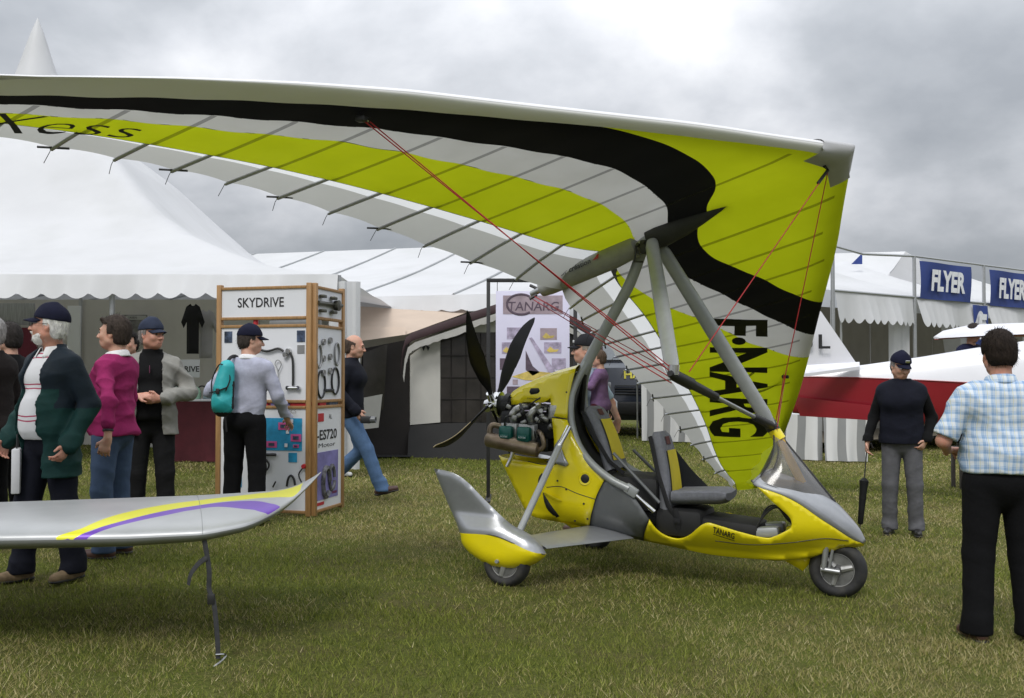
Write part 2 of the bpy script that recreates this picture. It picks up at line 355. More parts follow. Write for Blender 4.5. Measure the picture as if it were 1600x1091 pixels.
def sail_mat():
    m = bpy.data.materials.new('printed_sailcloth'); m.use_nodes = True; t = m.node_tree; b = t.nodes['Principled BSDF']; out = t.nodes['Material Output']
    def less(name):
        a_ = N(t, 'ShaderNodeAttribute', attribute_name=name); return math_node(t, 'LESS_THAN', a_.outputs['Fac'], 0.0)
    tcn = N(t, 'ShaderNodeTexCoord'); ns = N(t, 'ShaderNodeTexNoise'); ns.inputs['Scale'].default_value = 3; ns.inputs['Detail'].default_value = 4; t.links.new(tcn.outputs['Object'], ns.inputs['Vector'])
    yel = ramp(t, ns.outputs['Fac'], [(.3, (.575, .645, .010)), (.7, (.64, .71, .014))])
    gry = ramp(t, ns.outputs['Fac'], [(.3, (.60, .59, .56)), (.7, (.68, .67, .65))])
    c = mixc(t, less('d_grey'), yel, gry); c = mixc(t, less('d_black'), c, (.006, .006, .006)); c = mixc(t, less('d_white'), c, (.84, .84, .84))
    sm_ = N(t, 'ShaderNodeAttribute', attribute_name='seam'); c = mixc(t, math_node(t, 'LESS_THAN', sm_.outputs['Fac'], .0045), c, (.05, .05, .04))
    t.links.new(c, b.inputs['Base Color']); b.inputs['Roughness'].default_value = .55; b.inputs['Specular IOR Level'].default_value = .3
    tr = N(t, 'ShaderNodeBsdfTranslucent'); t.links.new(c, tr.inputs[0]); ms = N(t, 'ShaderNodeMixShader'); t.links.new(math_node(t, 'MULTIPLY', math_node(t, 'SUBTRACT', 1.0, less('d_white')), .60), ms.inputs[0])
    nb = N(t, 'ShaderNodeTexNoise'); nb.inputs['Scale'].default_value = 2.2; nb.inputs['Detail'].default_value = 3; t.links.new(tcn.outputs['Object'], nb.inputs['Vector'])
    bp = N(t, 'ShaderNodeBump'); bp.inputs['Strength'].default_value = .25; bp.inputs['Distance'].default_value = .02; t.links.new(nb.outputs['Fac'], bp.inputs['Height']); t.links.new(bp.outputs[0], b.inputs['Normal'])
    t.links.new(b.outputs[0], ms.inputs[1]); t.links.new(tr.outputs[0], ms.inputs[2]); t.links.new(ms.outputs[0], out.inputs[0]); return m
SAILWHITE = mat('white_sailcloth', (.74, .745, .74), .5, var=.04, scale=2, transl=.62, bump=.1, bscale=4)
SAILBAND = mat('grey_trailing_band', (.46, .46, .43), .45, var=.04, scale=2, transl=.5)
MYLAR = mat('white_mylar_leading_edge', (.70, .70, .71), .38, var=.03, scale=2, bump=.06, bscale=3)
BATTEN_SHADE = mat('batten_shadow', (.02, .02, .012), .6, var=.1, alpha=.48)  # see-through dark tone for the painted batten shadows; the inspection ring shares it
RED = mat('red_cable', (.38, .015, .02), .5, var=.1)
def gridfaces(nb_, nx_):
    I = np.arange(nb_ * nx_).reshape(nb_, nx_); return np.stack([I[:-1, :-1], I[1:, :-1], I[1:, 1:], I[:-1, 1:]], -1).reshape(-1, 4)
def wing():
    nb_, nx_ = 281, 64
    b = np.linspace(-4.95, 4.95, nb_)[:, None]; q = np.linspace(0, 1, nx_)[None] ** 1.7; xf, xy = wsm(b, XF), wsm(b, XY); x = xf + (xy - xf) * q
    bat = [.34 + .35 * i for i in range(13)]
    # gentle quilting: the cloth sags a little between battens
    ph = (np.abs(b) - .34) / .35; sag = -.010 * np.sin(np.pi * (ph % 1)) ** 2 * np.sin(np.pi * np.clip(q, 0, 1)) * (np.abs(b) > .34)
    c = lower_c(b, x) + sag; bb = np.broadcast_to(b, x.shape); P = wingP(bb, x, c).reshape(-1, 3)
    lo = mesh_obj('lower_sail', P, gridfaces(nb_, nx_), sail_mat(), trike)
    Q = np.stack([np.abs(bb).ravel(), x.ravel()], 1); near = bb.ravel() > 0
    for nm, pn, pf in (('d_grey', grey_n, grey_f), ('d_black', black_n, black_f), ('d_white', white_n, None)):
        dn = poly_sd(pn, Q); df = poly_sd(pf, Q) if pf else np.full(len(Q), 1.0); d = np.where(near, dn, df)
        if nm == 'd_white': d = np.where(near, dn, 1.0)
        lo.data.attributes.new(nm, 'FLOAT', 'POINT').data.foreach_set('value', d.astype(np.float32))
    sn = np.minimum(np.abs(np.where(near, poly_sd(grey_n, Q), poly_sd(grey_f, Q))), 1); sn = np.minimum(sn, np.abs((xy - x).ravel()) - .002)
    lo.data.attributes.new('seam', 'FLOAT', 'POINT').data.foreach_set('value', sn.astype(np.float32))
    tag(lo, 'printed lower sail in yellow, black and grey'); 
    # leading edge wrap and upper surface
    thick = wsm(b, [1, 1, 1, 1, 1, 1, .9, .65, .38, .12, .08, .05])
    cf = lower_c(b, xf)
    secs = [(0, 0), (.0, .008), (.004, .02), (.014, .032), (.034, .045), (.07, .056), (.13, .064)]
    X = np.concatenate([xf + np.float64(dx) * (.4 + .6 * thick) for dx, dc in secs], 1); Cc = np.concatenate([cf + dc * (.3 + .7 * thick) for dx, dc in secs], 1)
    le = mesh_obj('leading_edge', wingP(np.broadcast_to(b, X.shape), X, Cc).reshape(-1, 3), gridfaces(nb_, X.shape[1])[:, ::-1], MYLAR, trike); tag(le, 'smooth white leading edge')
    m_ = le.modifiers.new('t', 'SOLIDIFY'); m_.thickness = .004
    x0, c0 = X[:, -1:], Cc[:, -1:]; cy, xt, ct = wsm(b, CYY), wsm(b, XT), wsm(b, CT); qq = np.linspace(0, 1, 30)[None]
    xu = x0 + (xy - x0) * qq; cu = c0 * (1 - qq) + (cy + .03) * qq + .045 * thick * np.sin(np.pi * qq) ** .9
    q2 = np.linspace(0, 1, 14)[None, 1:]; scal = .02 * np.sin(np.pi * (ph % 1)) * (np.abs(b) > .34) * q2
    xu2 = xy + (xt - xy) * q2 - scal; cu2 = (cy + .03) + (ct - cy - .03) * q2 + .012 * np.sin(np.pi * q2)
    X = np.concatenate([xu, xu2], 1); Cc = np.concatenate([cu, cu2], 1)
    up = mesh_obj('upper_sail', wingP(np.broadcast_to(b, X.shape), X, Cc).reshape(-1, 3), gridfaces(nb_, X.shape[1])[:, ::-1], SAILWHITE, trike, mats=[SAILWHITE, SAILBAND], midx=np.tile(np.arange(X.shape[1] - 1) >= 33, nb_ - 1)); tag(up, 'white translucent upper sail with scalloped trailing edge')
    # reinforced band and battens
    for sgn in (1, -1):
        for i, bv in enumerate(bat):
            bb_ = sgn * bv; xa, xb = float(wsm(bv, XY)), float(wsm(bv, XT)); ya, yb = float(wsm(bv, CYY)), float(wsm(bv, CT)); xf_ = float(wsm(bv, XF))
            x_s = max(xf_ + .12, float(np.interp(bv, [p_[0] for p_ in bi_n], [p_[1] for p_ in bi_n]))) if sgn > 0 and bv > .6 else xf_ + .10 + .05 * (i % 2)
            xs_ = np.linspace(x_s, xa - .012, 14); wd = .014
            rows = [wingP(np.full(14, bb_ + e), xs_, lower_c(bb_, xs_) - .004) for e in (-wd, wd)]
            mb = MB(); mb.grid([list(map(Vector, rows[0])), list(map(Vector, rows[1]))]); mb.build('batten_shadow', BATTEN_SHADE, lo)  # dark strip laid under the cloth as painted shadow of the batten inside
            mb = MB(); mb.tube([wv(bb_, xa - .06, ya + .012), wv(bb_, (xa + xb) / 2, (ya + yb) / 2 + .006), wv(bb_, xb + .015, yb - .008)], .011, 6); o = mb.build('batten', ALU, up)
            mb = MB(); e = wv(bb_, xb + .015, yb); mb.tube([e, e + Vector((-.02, .0, -.03)), e + Vector((-.045, .01 * (i % 3 - 1), -.085))], .0022, 5)
            if i % 2: mb.tube([wv(bb_ - .07, xb - .01, yb - .006), wv(bb_ + .07, xb + .0, yb - .006)], .007, 6)
            mb.build('batten_string', BLACK, up)
    # lettering on the low wing and near the high wing tip
    def curved_text(s, corners, name, lab, sgn, bold, shear=0.0, spacing=1.0):
        v, f, asp = text_geo(s, bold, shear, spacing)
        bm = bmesh.new(); vs = [bm.verts.new((a, b_, 0)) for a, b_ in v]
        for fc in f:
            try: bm.faces.new([vs[i] for i in fc])
            except ValueError: pass
        bmesh.ops.triangulate(bm, faces=bm.faces[:]); bmesh.ops.subdivide_edges(bm, edges=[e for e in bm.edges if e.calc_length() > .06], cuts=2)
        bmesh.ops.triangulate(bm, faces=bm.faces[:]); bm.verts.ensure_lookup_table(); bm.verts.index_update()
        v = np.array([p.co[:2] for p in bm.verts]); f = [[p.index for p in fc.verts] for fc in bm.faces]; bm.free()
        c00, c10, c11, c01 = [np.array(c_) for c_ in corners]; a, bb2 = v[:, :1], v[:, 1:]
        bx = c00 * (1 - a) * (1 - bb2) + c10 * a * (1 - bb2) + c11 * a * bb2 + c01 * (1 - a) * bb2
        ph2 = (bx[:, 0] - .34) / .35; xf2, xy2 = wsm(bx[:, 0], XF), wsm(bx[:, 0], XY); q_ = np.clip((bx[:, 1] - xf2) / (xy2 - xf2), 0, 1)
        sg = -.010 * np.sin(np.pi * (ph2 % 1)) ** 2 * np.sin(np.pi * q_)
        P = wingP(sgn * bx[:, 0], bx[:, 1], lower_c(bx[:, 0], bx[:, 1]) + sg - .006)
        o = mesh_obj(name, [Vector(p) for p in P], f, INK, lo, smooth=False); tag(o, lab)
    curved_text('F\u00b7NARG', [(1.365, .849), (3.669, .727), (3.815, .048), (1.613, .292)], 'registration_letters', 'black registration letters F\u00b7NARG', -1, .03)
    curved_text('iXess', [(4.02, .82), (3.229, .743), (3.357, .453), (4.1, .50)], 'wing_name', 'black script wing name', 1, -.014, .45)
    # nose cap
    bn = np.linspace(-.21, .21, 21)[:, None]; xf, cf = wsm(bn, XF), None
    pr = [(.20, -.010, 0), (.13, -.010, 0), (.06, -.010, 0), (0.01, -.008, 0), (-.008, .006, 1), (-.006, .022, 1), (.006, .038, 1), (.03, .054, 1), (.075, .07, 1)]
    X = np.concatenate([xf + dx - (np.abs(bn) * .25 if dx > .05 and not e else 0) for dx, dc, e in pr], 1)
    Cc = np.concatenate([(lower_c(bn, xf) if e else lower_c(bn, xf + dx)) + dc for dx, dc, e in pr], 1)
    NOSE = mat('grey_nose_cap', (.42, .42, .43), .5, var=.05); nc = mesh_obj('nose_cap', wingP(np.broadcast_to(bn, X.shape), X, Cc).reshape(-1, 3), gridfaces(21, len(pr))[:, ::-1], NOSE, trike)
    # keel: bag with maker's name, black fairing, tail fitting
    KB = mat('grey_keel_bag', (.30, .305, .295), .8, var=.1, scale=12, bump=.3, bscale=40)
    pts = [keel(a, 0, c_) for a, c_ in ((-.085, -.02), (-.09, -.02), (-.3, -.03), (-.6, -.03), (-.9, -.03), (-.965, -.03))]
    mb = MB(); mb.tube(pts, [.055, .08, .086, .08, .072, .062], 16); kb = mb.build('keel_bag', KB, trike); tag(kb, 'grey keel cover with maker name')
    mb = MB(); mb.tube([keel(.0), keel(-.09, 0, -.03)], .03, 12); mb.tube([keel(-.95, 0, -.03), keel(-1.07, 0, -.035)], .024, 10); mb.build('keel_tube', ALU, trike)
    mb = MB(); mb.tube([keel(-1.0, 0, -.02), keel(-1.06, .02, .03)], .012, 8); mb.tube([keel(-1.02, 0, -.06), keel(-1.07, .03, -.09)], .012, 8); mb.tube([keel(-.94, 0, -.03), keel(-.965, 0, -.03)], .06, 14); mb.build('tail_fitting', BLACK, trike)
    a_ = keel(-.86, .085, .005) ; ux = (keel(-.4, .085, .005) - a_).normalized(); uy = (keel(-.86, .085, .1) - a_).normalized()
    flat_text('maker_name', 'air cr\u00e9ation', INK, kb, keel(-.72, .092, -.055), ux, uy, width=.28, bold=.015)
    mb = MB(); o_ = keel(-.42, .094, -.045); mb.add([o_, o_ + ux * .05, o_ + ux * .06 + uy * .035, o_ + ux * .045 + uy * .035], [(0, 1, 2, 3)]); mb.build('maker_emblem', RED, kb)
    FA = mat('black_keel_fairing', (.035, .036, .036), .6, var=.15, scale=15, bump=.2, bscale=30)
    rows = []
    for a, wd, dp in ((.03, .085, .085), (.12, .10, .10), (.3, .085, .085), (.45, .055, .06), (.6, .02, .03), (.66, .004, .008)):
        rows.append([keel(a, wd * math.cos(t_), .02 - .0 * a + (dp * math.sin(t_) if math.sin(t_) < 0 else .05 * math.sin(t_)) - .03) for t_ in np.linspace(0, 2 * math.pi, 15)[:-1]])
    mb = MB(); mb.grid(rows, True); mb.build('keel_fairing', FA, trike)
    # hang bracket
    mb = MB(); mb.box(keel(.0, 0, -.07), (.11, .08, .10), bev=.015); mb.box(keel(.07, 0, -.05), (.07, .12, .07), bev=.012)
    for dx in (-.05, .0, .06): mb.tube([keel(dx, -.06, -.05), keel(dx, .06, -.05)], .014, 8)
    mb.tube([keel(-.06, .05, -.04), keel(-.10, .05, -.17), keel(-.03, .05, -.2)], .008, 6); mb.tube([keel(.05, .06, -.04), keel(.07, .06, -.18)], .008, 6); mb.build('hang_bracket', BLACK, trike)
    # control frame
    C1, C2 = keel(.40, .65, -1.40), keel(.40, -.65, -1.40); top1, top2 = keel(.06, .05, -.04), keel(.06, -.05, -.04)
    kdir = (keel(1) - keel(0)).normalized()
    for tp, c_ in ((top1, C1), (top2, C2)):
        d_ = (c_ - tp).normalized(); side = d_.cross(kdir).normalized()
        mb = MB(); mb.tube([tp.lerp(c_, f_) for f_ in (0, .06, .5, .94, 1)], [.03, .052, .055, .05, .035], 16, flat=(side, .42)); mb.build('control_upright', GREYPAINT, trike)
    mb = MB(); mb.tube([C1, C1.lerp(C2, .5), C2], .0145, 12); bb0 = mb.build('control_bar', ALU, trike)
    mb = MB(); mb.tube([C1.lerp(C2, f_) for f_ in (-.03, 0, .02, .16, .18, .4, .41)], [.02, .032, .036, .038, .030, .027, .018], 12); mb.build('hand_grip', BLACK, bb0)
    mb = MB(); mb.tube([C1.lerp(C2, f_) for f_ in (.80, .81, .99, 1.02)], [.018, .026, .03, .02], 12); mb.build('hand_grip', BLACK, bb0)
    mb = MB(); mb.tube([C1, C1 + Vector((.0, 0, .06))], .035, 12); mb.build('corner_fitting', CHROME, trike)
    # rigging cables
    jn, jf = wv(2.60, .02, -.012), wv(-2.60, .02, -.012); nose = wv(.0, .06, -.02); tail = keel(-1.06, 0, -.05)
    def cab(a, b, r_=.0035, m_=RED): mb = MB(); mb.tube([a, b], r_, 6); mb.build('cable', m_, trike)
    for e in (0, .05): cab(wv(2.60 - e, .02 + e * .4, -.012), C1 + Vector((0, 0, .03 - e * .5)))
    for e in (0, .03): cab(tail + Vector((0, 0, -e)), C1 + Vector((-.01, 0, -.02 - e)))
    cab(nose, C1 + Vector((.1, -.02, .02))); cab(nose + Vector((0, 0, -.01)), C2 + Vector((.03, 0, .04)))
    for e in (0, .06): cab(wv(-2.60 + e, .02 + e * .4, -.012), C2 + Vector((.04, 0, -.02 + e * .3)))
    cab(tail, C2)
    mb = MB()
    for j in (jn, jf): mb = MB(); mb.box(j, (.06, .05, .03), bev=.006); mb.build('cable_fitting', BLACK, trike)
    mb = MB(); mb.tube([wv(0.05, .03, -.012), nose, nose + (C1 - nose) * .07], .011, 8); mb.build('nose_shackle', BLACK, trike)
    mb = MB(); mb.tube([jn, jn + (C1 - jn) * .02 + Vector((0, 0, .02))], .012, 8); mb.build('shackle', CHROME, trike)
    mb = MB(); p0 = wv(-2.55, .25, -.01); c_ = [wv(-2.62 + .22 * math.cos(a_), .22 + .22 * math.sin(a_), float(lower_c(2.6, .25)) - .012) for a_ in np.linspace(.6, 5.0, 26)]; mb.tube(c_, .011, 6); mb.build('inspection_ring', BATTEN_SHADE, lo)
wing()

# ---- fuselage pod
W_S = [-.6, -.4, -.2, 0, .3, .6, 1.0, 1.4, 1.7, 1.9, 2.05, 2.15, 2.22]; W_V = [.10, .14, .20, .25, .30, .33, .35, .33, .28, .21, .14, .08, .02]
def wpod(s, h):
    W = np.interp(s, W_S, W_V); hb = np.interp(s, [-.3, 0, .4, 1., 1.5, 2.2], [.6, .38, .28, .25, .25, .36])
    q = np.clip((.52 - h) / (.52 - hb + 1e-6), 0, 1); w_ = W * (1 - .55 * np.clip((s + .15) / .5, 0, 1) * q ** 2.2); q2 = np.clip((h - .75) / .75, 0, 1); return w_ * (1 - .55 * q2 ** 1.3)
def smooth_outline(P, sharp=50):
    P = [np.array(p, float) for p in P]; keep = []
    n = len(P)
    for i in range(n):
        a, b, c = P[i - 1], P[i], P[(i + 1) % n]; v1, v2 = b - a, c - b
        keep.append(abs(math.degrees(math.atan2(v1[0] * v2[1] - v1[1] * v2[0], v1 @ v2))) > sharp)
    for it in range(3):                                   # corner cutting that spares the sharp corners
        Q, K = [], []; n = len(P)
        for i in range(n):
            a, b, c = P[i - 1], P[i], P[(i + 1) % n]
            if keep[i]: Q.append(b); K.append(True)
            else: Q += [b * .75 + a * .25, b * .75 + c * .25]; K += [False, False]
        P, keep = Q, K
    return P
def tri2d(outline, step):
    from mathutils.geometry import delaunay_2d_cdt
    P = []
    n = len(outline)
    for i in range(n):
        a, b = np.array(outline[i]), np.array(outline[(i + 1) % n]); m_ = max(1, int(np.hypot(*(b - a)) / step))
        for j in range(m_): P.append(a + (b - a) * j / m_)
    k_ = len(P); lo, hi = np.min(P, 0), np.max(P, 0)
    gx, gy = np.meshgrid(np.arange(lo[0], hi[0], step), np.arange(lo[1], hi[1], step)); Q = np.stack([gx.ravel(), gy.ravel()], 1)
    Q = Q[poly_sd(P, Q) < -step * .45]
    vs = [Vector(p) for p in P] + [Vector(q) for q in Q]
    r_ = delaunay_2d_cdt(vs, [(i, (i + 1) % k_) for i in range(k_)], [], 1, 1e-6)
    return np.array([v[:] for v in r_[0]]), [tuple(f) for f in r_[2]]
def panel(name, outline, m_, side=1, step=.04, thick=.012, proud=0.0, parent=None, lab=None, smooth_ol=True):
    ol = smooth_outline(outline) if smooth_ol else outline
    v, f = tri2d(ol, step); t = wpod(v[:, 0], v[:, 1]) + proud
    o = mesh_obj(name, [L(s, side * tt, h) for (s, h), tt in zip(v, t)], f, m_, parent or trike)
    bm = bmesh.new(); bm.from_mesh(o.data); bmesh.ops.recalc_face_normals(bm, faces=bm.faces[:])
    bm.faces.ensure_lookup_table(); av = sum((fc.normal.y for fc in bm.faces))
    if (av > 0) == (side > 0): bmesh.ops.reverse_faces(bm, faces=bm.faces[:])
    bm.to_mesh(o.data); bm.free()
    md = o.modifiers.new('t', 'SOLIDIFY'); md.thickness = thick; md.offset = -1
    if lab: tag(o, lab)
    return o
REAR = [(-.449, .797), (-.359, .662), (-.241, .493), (-.152, .372), (.037, .352), (.32, .324), (.373, .457), (.407, .575), (.467, .698), (.39, .769), (.263, .882), (.171, 1.014), (.128, 1.10), (.0, 1.108), (.021, 1.029), (.041, .937), (.057, .775), (-.018, .76), (-.173, .771), (-.392, .782)]
COWL = [(-.383, 1.262), (-.367, 1.189), (-.306, 1.192), (-.252, 1.218), (-.094, 1.207), (-.028, 1.252), (-.001, 1.121), (.128, 1.108), (.117, 1.235), (.128, 1.353), (.148, 1.477), (-.024, 1.429), (-.181, 1.366), (-.329, 1.298)]
GREYP = [(.470, .698), (.410, .575), (.376, .457), (.323, .324), (.504, .289), (.714, .267), (.752, .352), (.798, .444), (.737, .537), (.649, .632), (.541, .677)]
SILL = [(.8, .44), (.842, .367), (.901, .319), (.989, .304), (1.075, .343), (1.161, .432), (1.209, .459), (1.257, .45), (1.424, .406), (1.586, .372), (1.632, .381), (1.74, .447), (1.76, .478), (1.751, .529), (1.69, .585), (1.62, .64), (1.502, .751), (1.536, .724), (1.688, .682), (1.803, .625), (1.915, .545), (2.029, .469), (2.124, .401), (2.19, .372), (2.056, .338), (1.956, .301), (1.852, .259), (1.643, .22), (1.374, .216), (1.189, .216), (.958, .242), (.718, .267), (.756, .352)]
INNER = mat('black_interior', (.012, .012, .013), .7, var=.2)
def pod():
    for sd_ in (1, -1):
        rp = panel('rear_side_panel', REAR, YELLOW, sd_); panel('top_cowl', COWL, YELLOW, sd_); panel('middle_side_panel', GREYP, DKGREY, sd_, proud=-.002)
        panel('front_side_panel', SILL, YELLOW, sd_, step=.03)
        # small hardware on the rear panel
        def at_panel(s, h, off=.004): return L(s, sd_ * (float(wpod(s, h)) + off), h)
        nrm = Vector((0, -sd_, 0))
        mb = MB(); mb.lathe([(.0, .006), (.03, .006), (.034, .003), (.034, -.01)], at_panel(.315, .69, .0), nrm, 20); mb.build('fuel_cap', BLACK, rp)
        mb = MB(); mb.lathe([(.036, .004), (.046, .007), (.05, .0), (.05, -.01)], at_panel(.315, .69, .0), nrm, 24); mb.build('filler_ring', YELLOW, rp)
        mb = MB()
        for s_, h_ in ((.09, .655), (.165, .6), (.31, .51), (.33, .40), (.22, .372), (-.0, .79), (.06, .775)): mb.lathe([(0, .004), (.007, .004), (.008, -.002)], at_panel(s_, h_, .001), nrm, 8)
        mb.build('fastener', BLACK, rp)
        mb = MB(); mb.lathe([(0, .004), (.006, .004), (.007, -.002)], at_panel(.1, 1.30, .001), nrm, 8); mb.build('fastener', BLACK, rp)
        sl = [(-.045, .70), (-.075, .665), (-.075, .61), (-.05, .585), (-.03, .62), (-.025, .68)]
        panel('side_vent', sl, INNER, sd_, step=.03, thick=.004, proud=.003, parent=rp)
        sl = [(-.03, .56), (.02, .50), (.10, .395), (.07, .38), (.01, .43), (-.02, .50)]
        panel('air_inlet', sl, INNER, sd_, step=.03, thick=.004, proud=.003, parent=rp)
        mb = MB(); mb.grid([[at_panel(-.035, .575, .0), at_panel(.02, .57, .05), at_panel(.08, .545, .045), at_panel(.14, .52, .0)], [at_panel(-.02, .55, -.005), at_panel(.03, .53, .03), at_panel(.085, .51, .03), at_panel(.13, .505, -.005)]]); o = mb.build('inlet_lip', YELLOW, rp); md = o.modifiers.new('t', 'SOLIDIFY'); md.thickness = .006; md2 = o.modifiers.new('s', 'SUBSURF'); md2.levels = md2.render_levels = 2
        sl = [(-.205, 1.318), (-.14, 1.322), (-.125, 1.302), (-.14, 1.28), (-.20, 1.272), (-.215, 1.29)]
        panel('cowl_intake', sl, INNER, sd_, step=.03, thick=.004, proud=.003)
        sl = [(.045, .90), (.055, .785), (.155, .765), (.175, .785), (.12, .86), (.085, .955)]
        panel('gusset_plate', sl, SILVER, sd_, step=.03, thick=.02, proud=.018)
        v, f, asp = text_geo('TANARG', .02, .1)
        c0, c1 = np.array((1.245, .392)), np.array((1.385, .355)); up_ = np.array((.006, .045))
        if sd_ > 0:
            pts = []
            for a, b in v:
                q_ = c0 + (c1 - c0) * a + up_ * b; pts.append(at_panel(q_[0], q_[1], .004))
            o = mesh_obj('model_name', pts, f, INK, trike, smooth=False)
            bar = MB(); bar.grid([[at_panel(1.245 + .14 * a, .384 - .037 * a, .004) for a in np.linspace(0, 1, 6)], [at_panel(1.245 + .14 * a, .379 - .037 * a, .004) for a in np.linspace(0, 1, 6)]]); bar.build('underline', INK, o)
            v, f, asp = text_geo('TANARG', .0, .2); mesh_obj('cowl_name', [at_panel(-.23 + .12 * a, 1.235 + .012 * b + .0 * a, .004) for a, b in v], f, INK, trike, smooth=False)
    for sd_ in (1, -1):                                   # shut lines between the mouldings
        for ln in ([(.0, 1.110), (.06, 1.108), (.128, 1.104)], [(.322, .324), (.376, .457), (.41, .575), (.469, .698)], [(.717, .268), (.755, .352), (.80, .44)], [(-.173, .776), (-.05, .764), (.05, .778)], [(.0, .60), (.12, .615), (.25, .58), (.40, .55)], [(1.25, .33), (1.5, .325), (1.75, .36), (1.95, .40), (2.10, .39)]):
            mb = MB(); mb.tube([L(s, sd_ * (float(wpod(s, h)) + .0005), h) for s, h in catmull(ln, 6)], .0028, 5); mb.build('shut_line', BLACK, trike)
    bot = [(-.152, .372), (.037, .352), (.32, .324), (.504, .289), (.716, .267), (.958, .242), (1.189, .216), (1.374, .216), (1.643, .22), (1.852, .259), (1.956, .301), (2.056, .338), (2.19, .372)]
    mb = MB(); mb.grid([[L(s, float(wpod(s, h)) * c * .985, h - .022 * (1 - c * c) + .002) for c in np.linspace(-1, 1, 9)] for s, h in bot]); mb.build('belly', YELLOW, trike)
    back = [(-.449, .797), (-.359, .662), (-.241, .493), (-.152, .372)]
    mb = MB(); mb.grid([[L(s - .02 * (1 - c * c), float(wpod(s, h)) * c * .98, h) for c in np.linspace(-1, 1, 9)] for s, h in back]); mb.build('tail_panel', YELLOW, trike)
    top = [(-.383, 1.262), (-.329, 1.298), (-.181, 1.366), (-.024, 1.429), (.148, 1.477)]
    mb = MB(); mb.grid([[L(s, float(wpod(s, h)) * c * .99, h + .035 * (1 - c * c)) for c in np.linspace(-1, 1, 9)] for s, h in top]); mb.build('cowl_top', YELLOW, trike)
    mb = MB(); mb.grid([[L(s + .01, float(wpod(s, h)) * c * .97, h) for c in np.linspace(-1, 1, 5)] for s, h in ((.10, 1.45), (.09, 1.3), (.08, 1.15), (.12, 1.0), (.2, .85), (.36, .70), (.4, .5), (.36, .36))]); mb.build('firewall', INNER, trike)
    # silver hood with a crowned top
    hb_ = [(1.502, .751), (1.536, .724), (1.688, .682), (1.803, .625), (1.915, .545), (2.029, .469), (2.124, .401), (2.19, .372)]
    ctr = [(1.56, .815), (1.60, .80), (1.76, .755), (1.87, .71), (2.0, .63), (2.095, .54), (2.165, .46), (2.205, .385)]
    rows = []
    for (s, h), (sc, hc) in zip(catmull(hb_, 4), catmull(ctr, 4)):
        w_ = float(wpod(s, h)) + .003; rows.append([L(s + (sc - s) * (1 - c * c), w_ * math.copysign(abs(c) ** .85, c), h + .003 + (hc - h) * (1 - abs(c) ** 2.4)) for c in np.linspace(-1, 1, 15)])
    mb = MB(); mb.grid(rows); hd = mb.build('hood', SILVER, trike); md = hd.modifiers.new('t', 'SOLIDIFY'); md.thickness = .008
    mb = MB(); mb.tube([p for p in rows[0]], .008, 8); mb.build('hood_trim', SILVER, hd)
    # windscreen: two curved halves meeting on a centre ridge
    g = bpy.data.materials.new('tinted_perspex'); g.use_nodes = True; t = g.node_tree; out = t.nodes['Material Output']; t.nodes.remove(t.nodes['Principled BSDF'])
    tr = N(t, 'ShaderNodeBsdfTransparent'); tr.inputs[0].default_value = (.74, .72, .70, 1); gl = N(t, 'ShaderNodeBsdfGlossy'); gl.inputs['Roughness'].default_value = .14; gl.inputs[0].default_value = (.9, .9, .9, 1)
    df = N(t, 'ShaderNodeBsdfDiffuse'); df.inputs[0].default_value = (.5, .49, .48, 1); m1 = N(t, 'ShaderNodeMixShader'); m1.inputs[0].default_value = .15
    fr = N(t, 'ShaderNodeFresnel'); fr.inputs[0].default_value = 1.5; m2 = N(t, 'ShaderNodeMixShader')
    t.links.new(tr.outputs[0], m1.inputs[1]); t.links.new(df.outputs[0], m1.inputs[2]); t.links.new(fr.outputs[0], m2.inputs[0]); t.links.new(m1.outputs[0], m2.inputs[1]); t.links.new(gl.outputs[0], m2.inputs[2]); t.links.new(m2.outputs[0], out.inputs[0])
    base = catmull([(1.518, .26, .757), (1.60, .262, .735), (1.69, .245, .708), (1.814, .19, .668), (1.92, .11, .64), (2.0, .0, .632)], 4)
    apex = (1.585, 1.07)
    rows = []
    nb_ = len(base)
    for j in range(9):
        v_ = j / 8; row = []
        for i, (s, tt, h) in enumerate(base):
            u_ = i / (nb_ - 1); ts, th_ = apex[0] + .035 * u_, apex[1]; tw_ = .03 * (1 - u_)
            bul = .045 * math.sin(math.pi * v_) * math.sin(math.pi * u_); cave = .04 * math.sin(math.pi * v_) * (1 - u_) ** 2
            row.append((s + (ts - s) * v_ + bul * .6 + cave, (tt + (tw_ - tt) * v_ ** .9) + bul, h + (th_ - h) * v_))
        rows.append(row)
    full = [[L(s, -tt, h) for s, tt, h in row[:-1]] + [L(s, tt, h) for s, tt, h in row[::-1]] for row in rows]
    mb = MB(); mb.grid(full); ws = mb.build('windscreen', g, trike, sharp=80); tag(ws, 'smoke tinted windscreen')
    mb = MB(); mb.tube([p for p in full[0]], .006, 6); mb.tube([r_[0] for r_ in full], .006, 6); mb.tube([r_[-1] for r_ in full], .006, 6); mb.tube([r_[nb_ - 1] for r_ in full], .007, 6); mb.build('windscreen_edge', BLACK, ws)
    mb = MB(); mb.box(L(1.74, .0, .66), (.16, .36, .12), rot=Matrix.Rotation(R(25), 3, 'Y'), bev=.03); ip = mb.build('instrument_panel', INNER, trike)
    mb = MB()
    for tt in (-.09, 0, .09): mb.lathe([(0, .0), (.032, .0), (.036, .01), (.036, -.01)], L(1.665, tt, .70), (-.85, 0, .5), 16)
    mb.build('gauge', ALU, ip)
    mb = MB(); mb.tube([L(1.46, .14, .745), L(1.53, .14, .75)], .009, 8); mb.build('screen_bracket', BLACK, trike)
    # nose strut, mast, frame tubes
    mb = MB(); mb.tube([L(.70, .0, 2.40), L(1.15, 0, 1.735), L(1.575, 0, 1.105)], .031, 14); fs_ = mb.build('front_strut', ALU, trike)
